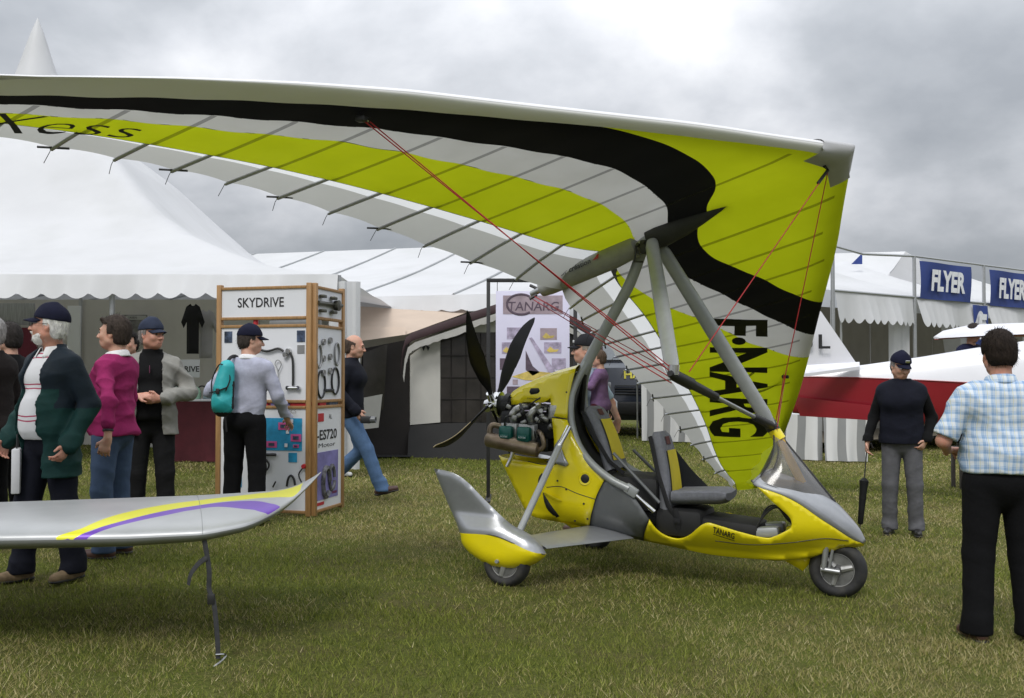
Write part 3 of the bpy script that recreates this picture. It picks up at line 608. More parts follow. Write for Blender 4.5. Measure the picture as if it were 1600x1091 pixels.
    mb = MB(); mb.tube([L(1.50, 0, 1.22), L(1.57, 0, 1.11), L(1.60, 0, 1.07)], [.036, .045, .04], 14); mb.build('strut_sleeve', BLACK, fs_)
    mb = MB(); mb.tube([L(1.56, 0, 1.125), L(1.625, 0, 1.03)], .043, 14); mb.build('strut_collar', YELLOW, fs_)
    mb = MB(); mb.tube([L(1.62, 0, 1.04), L(1.78, 0, .74)], .03, 12); mb.build('strut_foot', mat('orange_tube', (.62, .38, .06), .5), fs_)
    ctrl = [(.59, 0, 2.36), (.51, 0, 2.13), (.40, 0, 1.915), (.26, .0, 1.655), (.165, .03, 1.45)]
    mb = MB(); mb.tube([L(*p) for p in catmull(ctrl, 5)], .042, 16, flat=((0, 1, 0), .7)); mb.build('mast', GREYPAINT, trike)
    for sd_ in (1, -1):
        lowr = [(.20, .03, 1.52), (.145, .09, 1.38), (.125, .145, 1.246), (.148, .175, 1.083), (.225, .225, .926), (.355, .285, .798), (.515, .325, .70), (.655, .335, .645)]
        mb = MB(); mb.tube([L(s, sd_ * t_, h) for s, t_, h in catmull(lowr, 5)], .028, 12); fr_ = mb.build('side_frame_tube', GREYPAINT, trike)
        mb = MB(); mb.box(L(.67, sd_ * .335, .635), (.10, .035, .07), rot=Matrix.Rotation(R(30), 3, 'Y'), bev=.012); mb.build('frame_bracket', GREYPAINT, fr_)
        mb = MB(); mb.tube([L(.69, sd_ * .335, .62), L(.80, sd_ * .33, .53)], .013, 8); mb.tube([L(.80, sd_ * .33, .53), L(.84, sd_ * .33, .50)], .018, 10); mb.build('damper', CHROME, fr_)
        mb = MB(); mb.tube([L(.165, sd_ * .03, 1.45), L(.12, sd_ * .12, 1.15)], .02, 8); mb.build('rear_tube', BLACK, fr_)
        mb = MB(); mb.tube([L(.50, sd_ * .24, .88), L(.86, sd_ * .28, .56)], .012, 8); mb.build('seat_rail', DKGREY, fr_)
    # cockpit floor
    mb = MB(); mb.grid([[L(s, float(wpod(s, h)) * c * .93, h) for c in np.linspace(-1, 1, 7)] for s, h in ((.5, .46), (.75, .36), (.95, .285), (1.3, .29), (1.6, .33), (1.78, .38), (1.84, .6))]); mb.build('cockpit_floor', INNER, trike)
    mb = MB(); mb.box(L(.62, 0, .60), (.42, .44, .26), bev=.06); mb.box(L(.98, 0, .42), (.34, .46, .20), bev=.05); mb.box(L(1.32, 0, .41), (.42, .40, .12), rot=Matrix.Rotation(R(3), 3, 'Y'), bev=.04); mb.build('seat_base', INNER, trike)
    mb = MB(); mb.box(L(1.52, .13, .40), (.28, .12, .07), rot=Matrix.Rotation(R(-8), 3, 'Y'), bev=.02); mb.box(L(1.52, -.13, .40), (.28, .12, .07), rot=Matrix.Rotation(R(-8), 3, 'Y'), bev=.02); mb.build('foot_rest', GREYPAINT, trike)
    mb = MB()
    for i in range(3): mb.tube([L(p[0], .17 - .04 * i, p[1]) for p in catmull([(1.50, .42), (1.56, .52 + .02 * i), (1.63, .58), (1.70, .56 - .03 * i), (1.75, .47)], 4)], .007, 6)
    mb.build('brake_hose', BLACK, trike)
pod()
def seat(name, base, top, w0, w1, th_, cushion=None, lab=''):
    SEAT = mat('grey_seat_fabric', (.17, .175, .20), .85, var=.15, scale=40, bump=.25, bscale=120); STR = mat('yellow_seat_stripe', (.62, .50, .02), .7, var=.06)
    (s0, h0), (s1, h1) = base, top; d = np.array((s1 - s0, h1 - h0)); ln = np.hypot(*d); d /= ln; nrm = np.array((d[1], -d[0]))  # forward normal
    def Q(v, t_, o_): p = np.array((s0, h0)) + d * v * ln + nrm * o_; return L(p[0], t_, p[1])
    rows = []
    for v in np.linspace(0, 1, 17):
        wv_ = w0 + (w1 - w0) * v ** 1.2; wv_ *= 1 - .35 * max(0, (v - .9) / .1) ** 2; row = []
        for a_ in np.linspace(0, 2 * math.pi, 33)[:-1]:
            x_ = math.copysign(abs(math.cos(a_)) ** .55, math.cos(a_)) * wv_; y_ = math.copysign(abs(math.sin(a_)) ** .7, math.sin(a_)) * th_ * (1 - .5 * max(0, (v - .93) / .07))
            dish = .03 * (x_ / wv_) ** 2 * (1 - .4 * v); row.append(Q(v, x_, y_ + dish + .02 * math.sin(v * 3.1)))
        rows.append(row)
    mb = MB(); mb.grid(rows, True); mb.add(rows[-1], [tuple(range(32))]); mb.add(rows[0], [tuple(range(32))]); root = mb.build(name, SEAT, trike); tag(root, lab)
    mb = MB(); cw = .125
    mb.grid([[Q(v, c * cw * (1.15 - .3 * v), th_ + .006 + .03 * (c * cw / w0) ** 2 + .02 * math.sin(v * 3.1)) for c in np.linspace(-1, 1, 5)] for v in np.linspace(.12, .76, 12)]); mb.build('stripe', STR, root)
    LBL = mat('dark_red_label', (.09, .02, .022), .7); mb = MB(); mb.grid([[Q(v, c * .055, th_ + .007 + .02 * math.sin(v * 3.1)) for c in (-1, 0, 1)] for v in (.83, .89, .93)]); mb.build('headrest_label', LBL, root)
    if cushion:
        (c0, c1, hh) = cushion; rows = []
        for v in np.linspace(0, 1, 13):
            s = c0 + (c1 - c0) * v; row = []
            for a_ in np.linspace(0, 2 * math.pi, 25)[:-1]:
                x_ = math.copysign(abs(math.cos(a_)) ** .5, math.cos(a_)) * .215 * (1 - .12 * v ** 3); y_ = math.copysign(abs(math.sin(a_)) ** .6, math.sin(a_)) * .052 * (1 - .5 * max(0, (v - .85) / .15) ** 2)
                row.append(L(s, x_, hh + .035 * v + y_ + .02 * (x_ / .2) ** 2))
            rows.append(row)
        mb = MB(); mb.grid(rows, True); mb.add(rows[-1], [tuple(range(24))]); mb.add(rows[0], [tuple(range(24))]); mb.build('cushion', SEAT, root)
        # side bolster cloth from backrest to cushion
        for sg in (-1,):
            mb = MB(); mb.grid([[Q(.9, sg * w1 * 1.0, -.01), Q(.5, sg * w0 * 1.02, -.01), Q(.05, sg * w0 * 1.05, -.02)], [Q(.86, sg * w1 * 1.05, .03), L(s0 + .10, sg * .225, h0 + .30), L(c1 - .14, sg * .225, hh + .0)], [Q(.9, sg * w1, .0), L(s0 + .06, sg * .235, h0 + .2), L(c1 - .16, sg * .225, hh - .05)]])
            o = mb.build('side_bolster', mat('charcoal_mesh_cloth', (.022, .024, .028), .9, var=.2, bump=.3, bscale=200), root)
    mb = MB(); mb.tube([Q(.95, w1 * 1.0, -.02), Q(.5, w0 * 1.04, .02), Q(.12, w0 * 1.06, .06), Q(-.12, w0 * 1.06, .13)], .016, 8, flat=((0, 1, 0), .3)); mb.build('harness_strap', BLACKCLOTH, root)
    return root
seat('rear_seat', (.43, .74), (.235, 1.195), .20, .165, .045, None, 'rear grey seat with yellow stripe')
fsx = seat('front_seat', (.86, .46), (.755, 1.04), .215, .15, .05, (.92, 1.30, .58), 'front grey seat with yellow stripe')
mb = MB(); mb.box(L(.98, .25, .44), (.05, .012, .035), bev=.005); mb.tube([L(.96, .24, .52), L(.985, .25, .44), L(.985, .22, .36)], .018, 8, flat=((0, 1, 0), .3)); mb.build('harness_buckle', BLACKCLOTH, fsx)

# ---- engine, exhaust, propeller
def engine():
    DK = mat('dark_engine_casting', (.022, .022, .023), .55, .4, var=.4, scale=25, bump=.3, bscale=50); CAST = mat('aluminium_casting', (.42, .42, .41), .38, .8, var=.25, scale=20, bump=.2, bscale=60)
    GREEN = mat('green_valve_cover', (.005, .10, .085), .35, .2, var=.1, coat=.3); RUST = mat('heat_stained_steel', (.30, .235, .175), .42, .75, var=.3, scale=10, dirt=((.14, .09, .06), 8, .7))
    mb = MB(); mb.box(L(-.22, 0, 1.04), (.46, .28, .20), bev=.03); mb.box(L(-.2, 0, .90), (.34, .34, .10), bev=.02); mb.box(L(-.02, 0, 1.12), (.12, .26, .16), bev=.02); eng = mb.build('engine_block', DK, trike)
    mb = MB(); mb.tube([L(-.40, 0, 1.17), L(-.52, 0, 1.18)], .075, 20); mb.tube([L(-.42, 0, 1.17), L(-.46, 0, 1.175)], .10, 24); mb.build('gearbox', DK, eng)
    for sd_ in (1, -1):
        for s in (-.335, -.19):
            mb = MB(); mb.box(L(s, sd_ * .255, .975), (.108, .07, .115), bev=.02); mb.box(L(s, sd_ * .292, .955), (.07, .012, .03), bev=.004); o = mb.build('valve_cover', GREEN, eng)
            mb = MB()
            for i in range(6): mb.box(L(s, sd_ * (.135 + .016 * i), .985), (.125, .006, .13), bev=.002)
            mb.build('cooling_fins', CAST, eng)
            if sd_ > 0: flat_text('cover_lettering', 'ROTAX', WHITEBOARD, o, L(s - .028, .2985, .948), (1, 0, 0), (0, 0, 1), width=.056)
            mb = MB(); mb.tube([L(*p) for p in catmull([(s + .02, sd_ * .17, 1.06), (s + .02, sd_ * .20, 1.12), (s + .06, sd_ * .16, 1.17), (s + .14, sd_ * .06, 1.18)], 5)], .026, 10); mb.build('intake_runner', CAST, eng)
            mb = MB(); mb.tube([L(*p) for p in catmull([(s - .03, sd_ * .22, .93), (s - .06, sd_ * .27, .90), (s - .05, sd_ * .26, .87)], 4)], .02, 10); mb.build('exhaust_stub', RUST, eng)
        mb = MB(); mb.tube([L(*p) for p in catmull([(-.40, sd_ * .20, 1.02), (-.46, sd_ * .24, 1.03), (-.475, sd_ * .25, .97), (-.45, sd_ * .25, .90)], 5)], .022, 10); mb.build('exhaust_pipe', RUST, eng)
        mb = MB(); mb.tube([L(*p) for p in catmull([(-.10, sd_ * .20, 1.0), (-.05, sd_ * .26, .98), (-.03, sd_ * .26, .90), (-.08, sd_ * .25, .86)], 5)], .018, 10); mb.build('exhaust_pipe', RUST, eng)
    mb = MB(); mb.lathe([(0, 0), (.04, .0), (.054, .012), (.056, .03), (.056, .40), (.052, .425), (.03, .435), (0, .436)], L(-.50, .25, .925), (.985, 0, -.135), 28); mf = mb.build('muffler', RUST, trike); tag(mf, 'heat stained steel muffler')
    mb = MB(); mb.tube([L(-.275, .25, .86), L(-.285, .255, .80), L(-.315, .265, .73)], [.017, .016, .015], 12); mb.build('tail_pipe', CHROME, mf)
    mb = MB(); rr = random.Random(4)
    for i in range(16):
        a = Vector(L(rr.uniform(-.4, .0), rr.uniform(.05, .24), rr.uniform(.95, 1.2))); b = a + Vector((rr.uniform(-.12, .12), rr.uniform(-.06, .06), rr.uniform(-.12, .12))); m_ = (a + b) / 2 + Vector((rr.uniform(-.05, .05), rr.uniform(-.05, .02), rr.uniform(-.03, .06)))
        mb.tube(catmull([a, m_, b], 5), rr.choice((.005, .007, .010)), 7)
    tag(mb.build('hoses', BLACK, eng), kind='stuff')
    mb = MB()
    for i in range(12):
        c_ = L(rr.uniform(-.12, .04), rr.uniform(.10, .2), rr.uniform(.98, 1.2)); mb.lathe([(0, .03), (.016, .03), (.022, .02), (.022, -.02), (0, -.02)], c_, (rr.uniform(-1, 1), -1, rr.uniform(-.3, .6)), 10)
    for i in range(8): mb.box(L(rr.uniform(-.40, .03), rr.uniform(.16, .22), rr.uniform(1.04, 1.19)), (rr.uniform(.02, .05), .02, rr.uniform(.02, .04)), rot=Matrix.Rotation(rr.uniform(-.6, .6), 3, 'Y'), bev=.004)
    tag(mb.build('fittings', CAST, eng), kind='stuff')
    mb = MB(); mb.lathe([(0, .0), (.038, .0), (.04, .01), (.04, .09), (.036, .10), (0, .1)], L(.0, .16, 1.10), (0, 0, 1), 16); mb.build('air_filter', CAST, eng)
    # propeller
    hub = L(-.573, 0, 1.18); mb = MB(); mb.lathe([(0, -.07), (.03, -.065), (.045, -.03), (.05, .0), (.05, .04), (.035, .06), (.03, .10)], hub, (1, 0, 0), 20)
    mb.lathe([(.095, -.005), (.1, .0), (.1, .015), (.05, .02)], hub + Vector((.06, 0, 0)), (1, 0, 0), 24)
    pr = mb.build('propeller', CHROME, trike); tag(pr, 'four blade black propeller')
    PB = mat('carbon_propeller', (.007, .007, .008), .5, var=.2, coat=.08, spec=.12); BR = mat('brass_edge', (.42, .33, .18), .4, .4)
    for ang, rad in ((136, 1.07), (52, .86), (-18, 1.0), (-130, .95)):
        a_ = R(ang); dr = L(0, math.cos(a_), math.sin(a_)); tg = L(0, -math.sin(a_), math.cos(a_)); ax = Vector((1, 0, 0)); rows = []; edge = []
        for v in np.linspace(.05, 1, 26):
            ch = np.interp(v, [.05, .16, .3, .55, .8, .95, 1], [.035, .045, .105, .145, .10, .05, .008]); ch = ch * (.5 if ang == -18 else 1.0); tk = np.interp(v, [.05, .2, 1], [.035, .016, .005]); tw_ = R(np.interp(v, [0, .25, 1], [30, 30, 12])); sw_ = -.10 * math.sin(math.pi * min(1, v * 1.02)) * v
            c0 = hub + dr * rad * v + tg * (.02 + sw_); cd = tg * math.cos(tw_) + ax * math.sin(tw_); nd = ax * math.cos(tw_) - tg * math.sin(tw_)
            rows.append([c0 + cd * ch * .5 * math.cos(q_) + nd * tk * .5 * math.sin(q_) for q_ in np.linspace(0, 2 * math.pi, 17)[:-1]]); edge.append(c0 + cd * ch * .5)
        mb = MB(); mb.grid(rows, True); mb.add(rows[0], [tuple(range(16))]); bl = mb.build('blade', PB, pr)
        mb = MB(); mb.tube(edge[10:], .0035, 6); mb.build('leading_strip', BR if ang == -18 else PB, bl)
        mb = MB(); mb.tube([hub + dr * .02, hub + dr * .11], .028, 12); mb.build('blade_clamp', CHROME, pr)
engine()

# ---- wheels, spats, legs
def wheel(name, c, rad, wdt, parent, axis=(0, 1, 0)):
    tr_ = rad * .25; prof = []
    for a_ in np.linspace(-2.5, 2.5, 22): prof.append((rad - tr_ + tr_ * math.cos(a_), wdt / 2 * math.sin(a_) * (1.05 if abs(a_) < 1.6 else 1)))
    mb = MB(); mb.lathe([(p[0], p[1]) for p in prof], c, axis, 48); ty = mb.build(name, RUBBER, parent)
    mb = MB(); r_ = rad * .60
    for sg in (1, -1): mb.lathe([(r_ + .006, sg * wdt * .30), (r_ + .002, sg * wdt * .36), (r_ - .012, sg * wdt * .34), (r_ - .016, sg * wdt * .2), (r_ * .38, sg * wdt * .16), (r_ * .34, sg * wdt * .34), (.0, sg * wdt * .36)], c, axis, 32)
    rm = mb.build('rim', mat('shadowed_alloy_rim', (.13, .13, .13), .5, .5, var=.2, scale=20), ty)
    mb = MB(); ax = Vector(axis); u_ = ax.orthogonal().normalized(); v_ = ax.cross(u_)
    for i in range(3):
        a_ = i * 2 * math.pi / 3 + .5; d_ = u_ * math.cos(a_) + v_ * math.sin(a_)
        for sg in (1, -1): mb.tube([Vector(c) + ax * sg * wdt * .30 + d_ * r_ * .25, Vector(c) + ax * sg * wdt * .32 + d_ * r_ * .9], [.024, .018], 8)
    mb.lathe([(r_ + .004, wdt * .33), (r_ + .007, wdt * .36), (r_ - .006, wdt * .37), (r_ - .010, wdt * .33)], c, axis, 32); mb.lathe([(r_ + .004, -wdt * .33), (r_ + .007, -wdt * .36), (r_ - .006, -wdt * .37), (r_ - .010, -wdt * .33)], c, axis, 32)
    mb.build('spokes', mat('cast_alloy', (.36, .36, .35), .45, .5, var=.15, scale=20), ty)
    return ty
wheel('front_wheel', L(2.03, 0, .182), .19, .11, trike)
def fork():
    mb = MB()
    for sg in (1, -1): mb.tube([L(1.96, sg * .075, .36), L(1.945, sg * .08, .19)], [.022, .018], 10, flat=((1, 0, 0), 1)); mb.tube([L(1.93, sg * .08, .185), L(2.05, sg * .08, .178)], .017, 10); mb.tube([L(1.98, sg * .075, .19), L(2.0, sg * .075, .32)], .010, 8)
    mb.tube([L(2.03, -.09, .182), L(2.03, .09, .182)], .014, 10); mb.build('front_fork', ALU, trike)
    pts = [(1.60, .235), (1.86, .27), (1.845, .20), (1.80, .145), (1.72, .185)]
    v, f = tri2d(smooth_outline(pts, 70), .03); d = -poly_sd(smooth_outline(pts, 70), v); tk = .035 * np.sqrt(1 - (1 - np.clip(d / .05, 0, 1)) ** 2)
    mb = MB()
    for sg in (1, -1): mb.add([L(s, sg * (t_ + .001), h) for (s, h), t_ in zip(v, tk)], f)
    mb.build('wheel_deflector', YELLOW, trike)
fork()
SPAT = [(-.567, .745), (-.372, .728), (-.150, .53), (.015, .40), (.10, .375), (.185, .335), (.245, .275), (.272, .235), (.262, .21), (.167, .142), (.045, .105), (-.075, .10), (-.185, .125), (-.295, .185), (-.355, .25), (-.36, .32), (-.47, .52)]
SEAM = [(-.40, .322), (-.2, .335), (-.06, .333), (.06, .30), (.18, .255), (.275, .232)]
def spat(sd_):
    union = smooth_outline(SPAT, 40); mid = SEAM[1:-1]
    low = [(-.358, .322)] + mid + [(.272, .235)] + SPAT[8:15]; upp = SPAT[:8] + mid[::-1] + [(-.358, .322), SPAT[16]]
    root = None
    for nm, ol, m_ in (('winglet', upp, SILVER), ('wheel_spat', low, YELLOW)):
        v, f = tri2d(smooth_outline(ol, 40), .022); d = np.maximum(-poly_sd(union, v), 0)
        T_ = np.interp(v[:, 1], [.1, .36, .46, .75], [.098, .092, .022, .014]); D_ = np.interp(v[:, 1], [.1, .36, .46, .75], [.13, .12, .06, .05]); tk = T_ * np.sqrt(1 - (1 - np.clip(d / D_, 0, 1)) ** 2)
        ts = .9 + np.interp(v[:, 1], [.35, .75], [0, .05]); mb = MB()
        for sg in (1, -1): mb.add([L(s, sd_ * (t_ + sg * k_), h) for (s, h), t_, k_ in zip(v, ts, tk)], f if sg > 0 else [fc[::-1] for fc in f])
        o = mb.build(nm, m_, trike, sharp=60, weld=.003)
        if nm == 'winglet': root = o
    mb = MB(); mb.tube([L(s, sd_ * (.9 + (np.interp(s, [p[0] for p in SEAM], [.04, .085, .095, .09, .06, .02]))), h) for s, h in catmull(SEAM[1:], 4)], .0035, 5); mb.build('seam', BLACK, root)
    mb = MB(); mb.lathe([(0, .004), (.012, .004), (.014, -.01)], L(-.045, sd_ * .995, .165), (0, -sd_, 0), 12); mb.build('axle_plug', GREYPAINT, root)
    wheel('main_wheel', L(-.01, sd_ * .9, .150), .165, .12, trike)
    # streamlined leg and drag strut
    A0, A1, B0, B1 = (.24, .255), (.0, .30), (.66, .285), (.30, .335); rows = []
    for v_ in np.linspace(0, 1, 7):
        f0 = np.array(A0) * (1 - v_) + np.array(B0) * v_; b0 = np.array(A1) * (1 - v_) + np.array(B1) * v_; t_ = .82 + (.2 - .82) * v_; row = []
        for q_ in np.linspace(0, 2 * math.pi, 21)[:-1]:
            c_ = .5 + .5 * math.cos(q_); th_ = .028 * math.sin(q_) * (1.1 - c_) ** .3 * 1.0; p = b0 * (1 - c_) + f0 * c_; row.append(L(p[0], sd_ * t_, p[1] + th_))
        rows.append(row)
    mb = MB(); mb.grid(rows, True); mb.build('undercarriage_leg', SILVER, trike, sharp=60)
    mb = MB(); mb.tube([L(.06, sd_ * .87, .36), L(.13, sd_ * .34, .93)], .024, 14); st = mb.build('drag_strut', GREYPAINT, trike)
    mb = MB(); mb.tube([L(*p) for p in ((.125, sd_ * .37, .90), (.155, sd_ * .31, 1.0), (.165, sd_ * .27, 1.05))], .02, 12); mb.build('strut_end', CHROME, st)
for sd_ in (1, -1): spat(sd_)
# ------------------------------------------------------------------ tents
def scallop_strip(p0, p1, z1, z0, period, amp, wav=.02, out=(0, -1, 0), thick=.006, n_per=8):
    """hanging strip from p0 to p1 (2D), top z1, mean bottom z0, scalloped lower edge"""
    p0, p1 = Vector((*p0, 0)), Vector((*p1, 0)); ln = (p1 - p0).length; n = max(2, int(ln / period * n_per)); rows = []
    o = Vector(out); rr = random.Random(int(ln * 1000)); ph = rr.random() * 6
    for i in range(n + 1):
        a = i / n; x = a * ln; b = p0.lerp(p1, a); w_ = wav * (math.sin(x * 2.1 + ph) + .6 * math.sin(x * 5.3 + 2 * ph)); zb = z0 - amp * abs(math.sin(math.pi * x / period)) ** .8 + amp * .5
        rows.append([b + Vector((0, 0, z1)), b + o * (w_ * .5 + .06) + Vector((0, 0, z1 * .5 + zb * .5)), b + o * (w_ + .12) + Vector((0, 0, zb))])
    mb = MB(); mb.grid(rows); return mb
def drape(pts, z1, z0f, amp, freq, pinch=None):
    """hanging folded cloth following 2D polyline"""
    pts = [Vector((*p, 0)) for p in pts]; rows = []; L_ = 0
    for i in range(len(pts) - 1):
        n = max(6, int((pts[i + 1] - pts[i]).length * 24))
        for j in range(n + (i == len(pts) - 2)):
            a = j / n; b = pts[i].lerp(pts[i + 1], a); t = (pts[i + 1] - pts[i]).normalized(); nn = Vector((t.y, -t.x, 0)); x = L_ + a * (pts[i + 1] - pts[i]).length; col = []
            for v in np.linspace(0, 1, 9):
                am = amp * (.35 + .65 * v); q = b + nn * (am * math.sin(x * freq) + am * .4 * math.sin(x * freq * 2.3 + 1)); z = z1 + (z0f(q.x) - z1) * v; col.append(Vector((q.x, q.y, z)))
            rows.append(col)
        L_ += (pts[i + 1] - pts[i]).length
    mb = MB(); mb.grid(rows); return mb
def pagoda():
    X0, X1, Y0, Y1 = -16.4, -2.3, 13.5, 26.5; px, py = -9.35, 20.0; prof_t = [0, .03, .06, .12, .2, .315, .41, .5, .6, .7, .835, 1]; prof_z = [8.2, 7.74, 7.27, 6.68, 6.08, 5.43, 4.72, 4.12, 3.68, 3.36, 3.0, 2.75]
    t = thing('peaked_marquee', 'big white peaked marquee with scalloped valance on the left', 'marquee', (px, py, gz(px)), 0); o0 = Vector(t.location)
    n = 96; V = []
    us = np.linspace(-1, 1, n + 1); us = np.sign(us) * np.abs(us) ** 1.35; G = [[None] * (n + 1) for _ in range(n + 1)]
    for i, u_ in enumerate(us):
        for j, v_ in enumerate(us):
            m_ = max(abs(u_), abs(v_)); pw = 2 + 40 * min(1, max(0, (m_ - .05) / .4)) ** 2; m_ = min(1, (abs(u_) ** pw + abs(v_) ** pw) ** (1 / pw)) if m_ > 0 else 0; q = np.interp(m_, prof_t, prof_z); x = px + u_ * 7.05; y = py + v_ * 6.5
            lo_ = min(abs(u_), abs(v_)); edge = (1 - (lo_ / max(m_, 1e-6)) ** 2) * -.10 * math.sin(math.pi * min(m_, 1)) * 1.0
            G[i][j] = Vector((x, y, q + edge + .010 * math.sin(x * 3.1) * math.sin(y * 2.7))) - o0
    mb = MB(); mb.grid(G); rf = mb.build('roof', WHITE_TENT, t, sharp=60)
    mb = MB(); mb.lathe([(.58, -1.35), (.40, -.85), (.30, -.55), (.20, -.22), (.11, .06), (.05, .22), (.02, .30), (.0, .34)], Vector((px, py, 8.15)) - o0, (0, 0, 1), 20); mb.build('peak_cap', WHITE_TENT, rf)
    for a, b, o_ in (((X0, Y0), (X1, Y0), (0, -1, 0)),):
        mb = scallop_strip(a, b, 2.76, 2.47, .31, .085, .035, o_); ob = mb.build('valance', WHITE_TENT, t, sharp=80); ob.location = -o0
    for x in (-2.3, -5.3, -8.3, -11.3, -14.3):
        for y in (Y0, ): mb = MB(); mb.tube([(x, y + .05, gz(x)), (x, y + .05, 2.75)], .035, 10); ob = mb.build('post', ALU, t); ob.location = -o0
    # inner walls
    for i, (x0_, x1_) in enumerate(((-16.2, -13.3), (-13.3, -10.3), (-10.3, -7.3), (-7.3, -4.3), (-4.3, -3.25))):
        mb = drape([(x0_, 17.4), (x1_, 17.4)], 2.72, gz, .025, 9 + i); ob = mb.build('inner_wall', TENT_WALL, t); ob.location = -o0
        mb = MB(); mb.tube([(x1_, 17.3, gz(x1_)), (x1_, 17.3, 2.75)], .03, 8); ob = mb.build('inner_post', ALU, t); ob.location = -o0
    mb = drape([(-2.42, 13.55), (-2.2, 13.42), (-2.0, 13.5)], 2.66, lambda x: gz(x) + .12, .05, 34); ob = mb.build('corner_curtain', WHITE_TENT, t); ob.location = -o0
pagoda()
def stall_goods():
    # things standing inside the left marquee
    CLOTH = mat('burgundy_cloth', (.075, .010, .016), .85, var=.2, scale=5, bump=.3, bscale=12)
    a, b = on_ground(262, 14.9), on_ground(348, 14.9); x0, x1 = a.x, b.x; g = gz((x0 + x1) / 2); o0 = Vector(((x0 + x1) / 2, 14.9, g))
    t = thing('sales_table', 'table under a burgundy cloth inside the left marquee', 'table', o0)
    mb = MB(); mb.box((0, .3, .90), (x1 - x0, .62, .03), bev=.006); mb.build('table_top', WHITEBOARD, t)
    mb = drape([(x0 - .01, 15.5), (x0 - .01, 14.88), (x1 + .01, 14.88), (x1 + .01, 15.5)], 0, lambda x: 0, .03, 11); mb.v = [(v[0] - o0.x, v[1] - o0.y, v[2]) for v in mb.v]
    n9 = len(mb.v) // 9; mb.v = [(v[0], v[1], .885 - .87 * (i % 9) / 8) for i, v in enumerate(mb.v)]; mb.build('table_cloth', CLOTH, t)
    def shirt(px0, px1, y0, y1, d, colr, lab):
        p = at((px0 + px1) / 2, y1, d); w_ = (px1 - px0) / 1600 * d; h_ = (y1 - y0) / 1600 * d; ol = [(-.28, 0), (-.29, .62), (-.44, .50), (-.56, .62), (-.32, .92), (-.12, .98), (-.05, .94), (.05, .94), (.12, .98), (.32, .92), (.56, .62), (.44, .50), (.29, .62), (.28, 0)]
        v, f = tri2d([(x * w_ / 1.12 * 1.1, z * h_) for x, z in ol], .05); dd = -poly_sd([(x * w_ / 1.12 * 1.1, z * h_) for x, z in ol], v); tk = .05 * np.sqrt(1 - (1 - np.clip(dd / .12, 0, 1)) ** 2)
        mb = MB()
        for sg in (1, -1): mb.add([(x, sg * k_ + .02 * math.sin(x * 30) * (1 - z / h_), z) for (x, z), k_ in zip(v, tk)], f)
        o = mb.build('hanging_shirt', mat('shirt_%s' % lab[:5], colr, .9, var=.1, scale=6, bump=.3, bscale=10)); o.location = p; tag(o, lab, 'shirt', 'shirts hung in the left marquee')
    shirt(284, 318, 473, 553, 15.9, (.012, .012, .014), 'black shirt hung beside a grey one inside the marquee'); shirt(303, 340, 482, 560, 16.2, (.40, .39, .40), 'pale grey shirt hung behind a black one in the marquee')
    def sheet(name, px0, py0, px1, py1, d, m_, lab, cat, th=.02):
        p = at((px0 + px1) / 2, (py0 + py1) / 2, d); mb = MB(); mb.box((0, 0, 0), ((px1 - px0) / 1600 * d, th, (py1 - py0) / 1600 * d), bev=.004); o = mb.build(name, m_); o.location = p; tag(o, lab, cat); return o, p, d
    PO = mat('grey_poster_print', (.16, .155, .15), .5, var=.8, scale=9); o, p, d = sheet('wall_poster', 189, 492, 230, 537, 17.1, PO, 'dark printed poster on the marquee inner wall', 'poster')
    mb = MB(); mb.box((0, -.016, .19), (.42, .006, .07)); mb.build('title_strip', mat('poster_grey', (.4, .4, .39)), o); flat_text('poster_title', 'GREEN', INK, o, (-.1, -.021, .175), (1, 0, 0), (0, 0, 1), height=.035)
    o, p, d = sheet('display_board', -60, 512, 58, 600, 16.4, mat('maroon_board', (.14, .012, .03), .7), 'maroon display board at the far left of the marquee', 'board', .04)
    o, p, d = sheet('notice_board', -40, 474, 54, 508, 16.6, mat('pale_grey_board', (.36, .37, .38), .6, var=.3, scale=14, stretch=(6, 1, .3)), 'pale grey board above the maroon one at far left', 'board', .04)
    o, p, d = sheet('white_panel', 106, 478, 126, 565, 16.0, WHITEBOARD, 'narrow white upright panel behind the striped shirt man', 'panel', .05)
    o, p, d = sheet('drive_sign', 268, 562, 312, 590, 15.3, WHITEBOARD, 'white sign reading DRIVE above the sales table', 'sign'); flat_text('lettering', 'DRIVE', INK, o, (-.10, -.014, -.05), (1, 0, 0), (0, 0, 1), width=.31, bold=.02)
    rr = random.Random(3)
    for i in range(7):
        p = at(272 + i * 10.5, 640, 15.1); k_ = i % 3; mb = MB()
        if k_ == 0: mb.lathe([(0, 0), (.07, 0), (.085, .04), (.08, .10), (.05, .17), (0, .19)], (0, 0, 0), (0, 0, 1), 16); nm, lb, c_ = 'flying_helmet', 'pale helmet', (.5, .5, .48)
        elif k_ == 1:
            mb.tube([(.08 * math.cos(a_), 0, .10 + .09 * math.sin(a_)) for a_ in np.linspace(-.3, 3.44, 14)], .012, 6)
            for sg in (1, -1): mb.lathe([(0, 0), (.04, 0), (.045, .02), (.0, .04)], (sg * .075 - (.02 if sg > 0 else -.02), 0, .075), (sg * -1, 0, 0), 12)
            nm, lb, c_ = 'headset', 'black headset', (.02, .02, .02)
        else: mb.box((0, 0, .06), (.14, .12, .12), bev=.01); mb.box((0, -.062, .06), (.11, .006, .05), bev=.002); nm, lb, c_ = 'boxed_goods', 'small box', (.35, .33, .30)
        o = mb.build(nm, mat('goods_%d' % i, tuple(x * rr.uniform(.6, 1.2) for x in c_), .5)); o.location = (p.x, 15.15, g + .916); tag(o, '%s on the burgundy sales table, number %s from its left end' % (lb, ('one', 'two', 'three', 'four', 'five', 'six', 'seven')[i]), nm.split('_')[-1], 'goods on the sales table')
stall_goods()
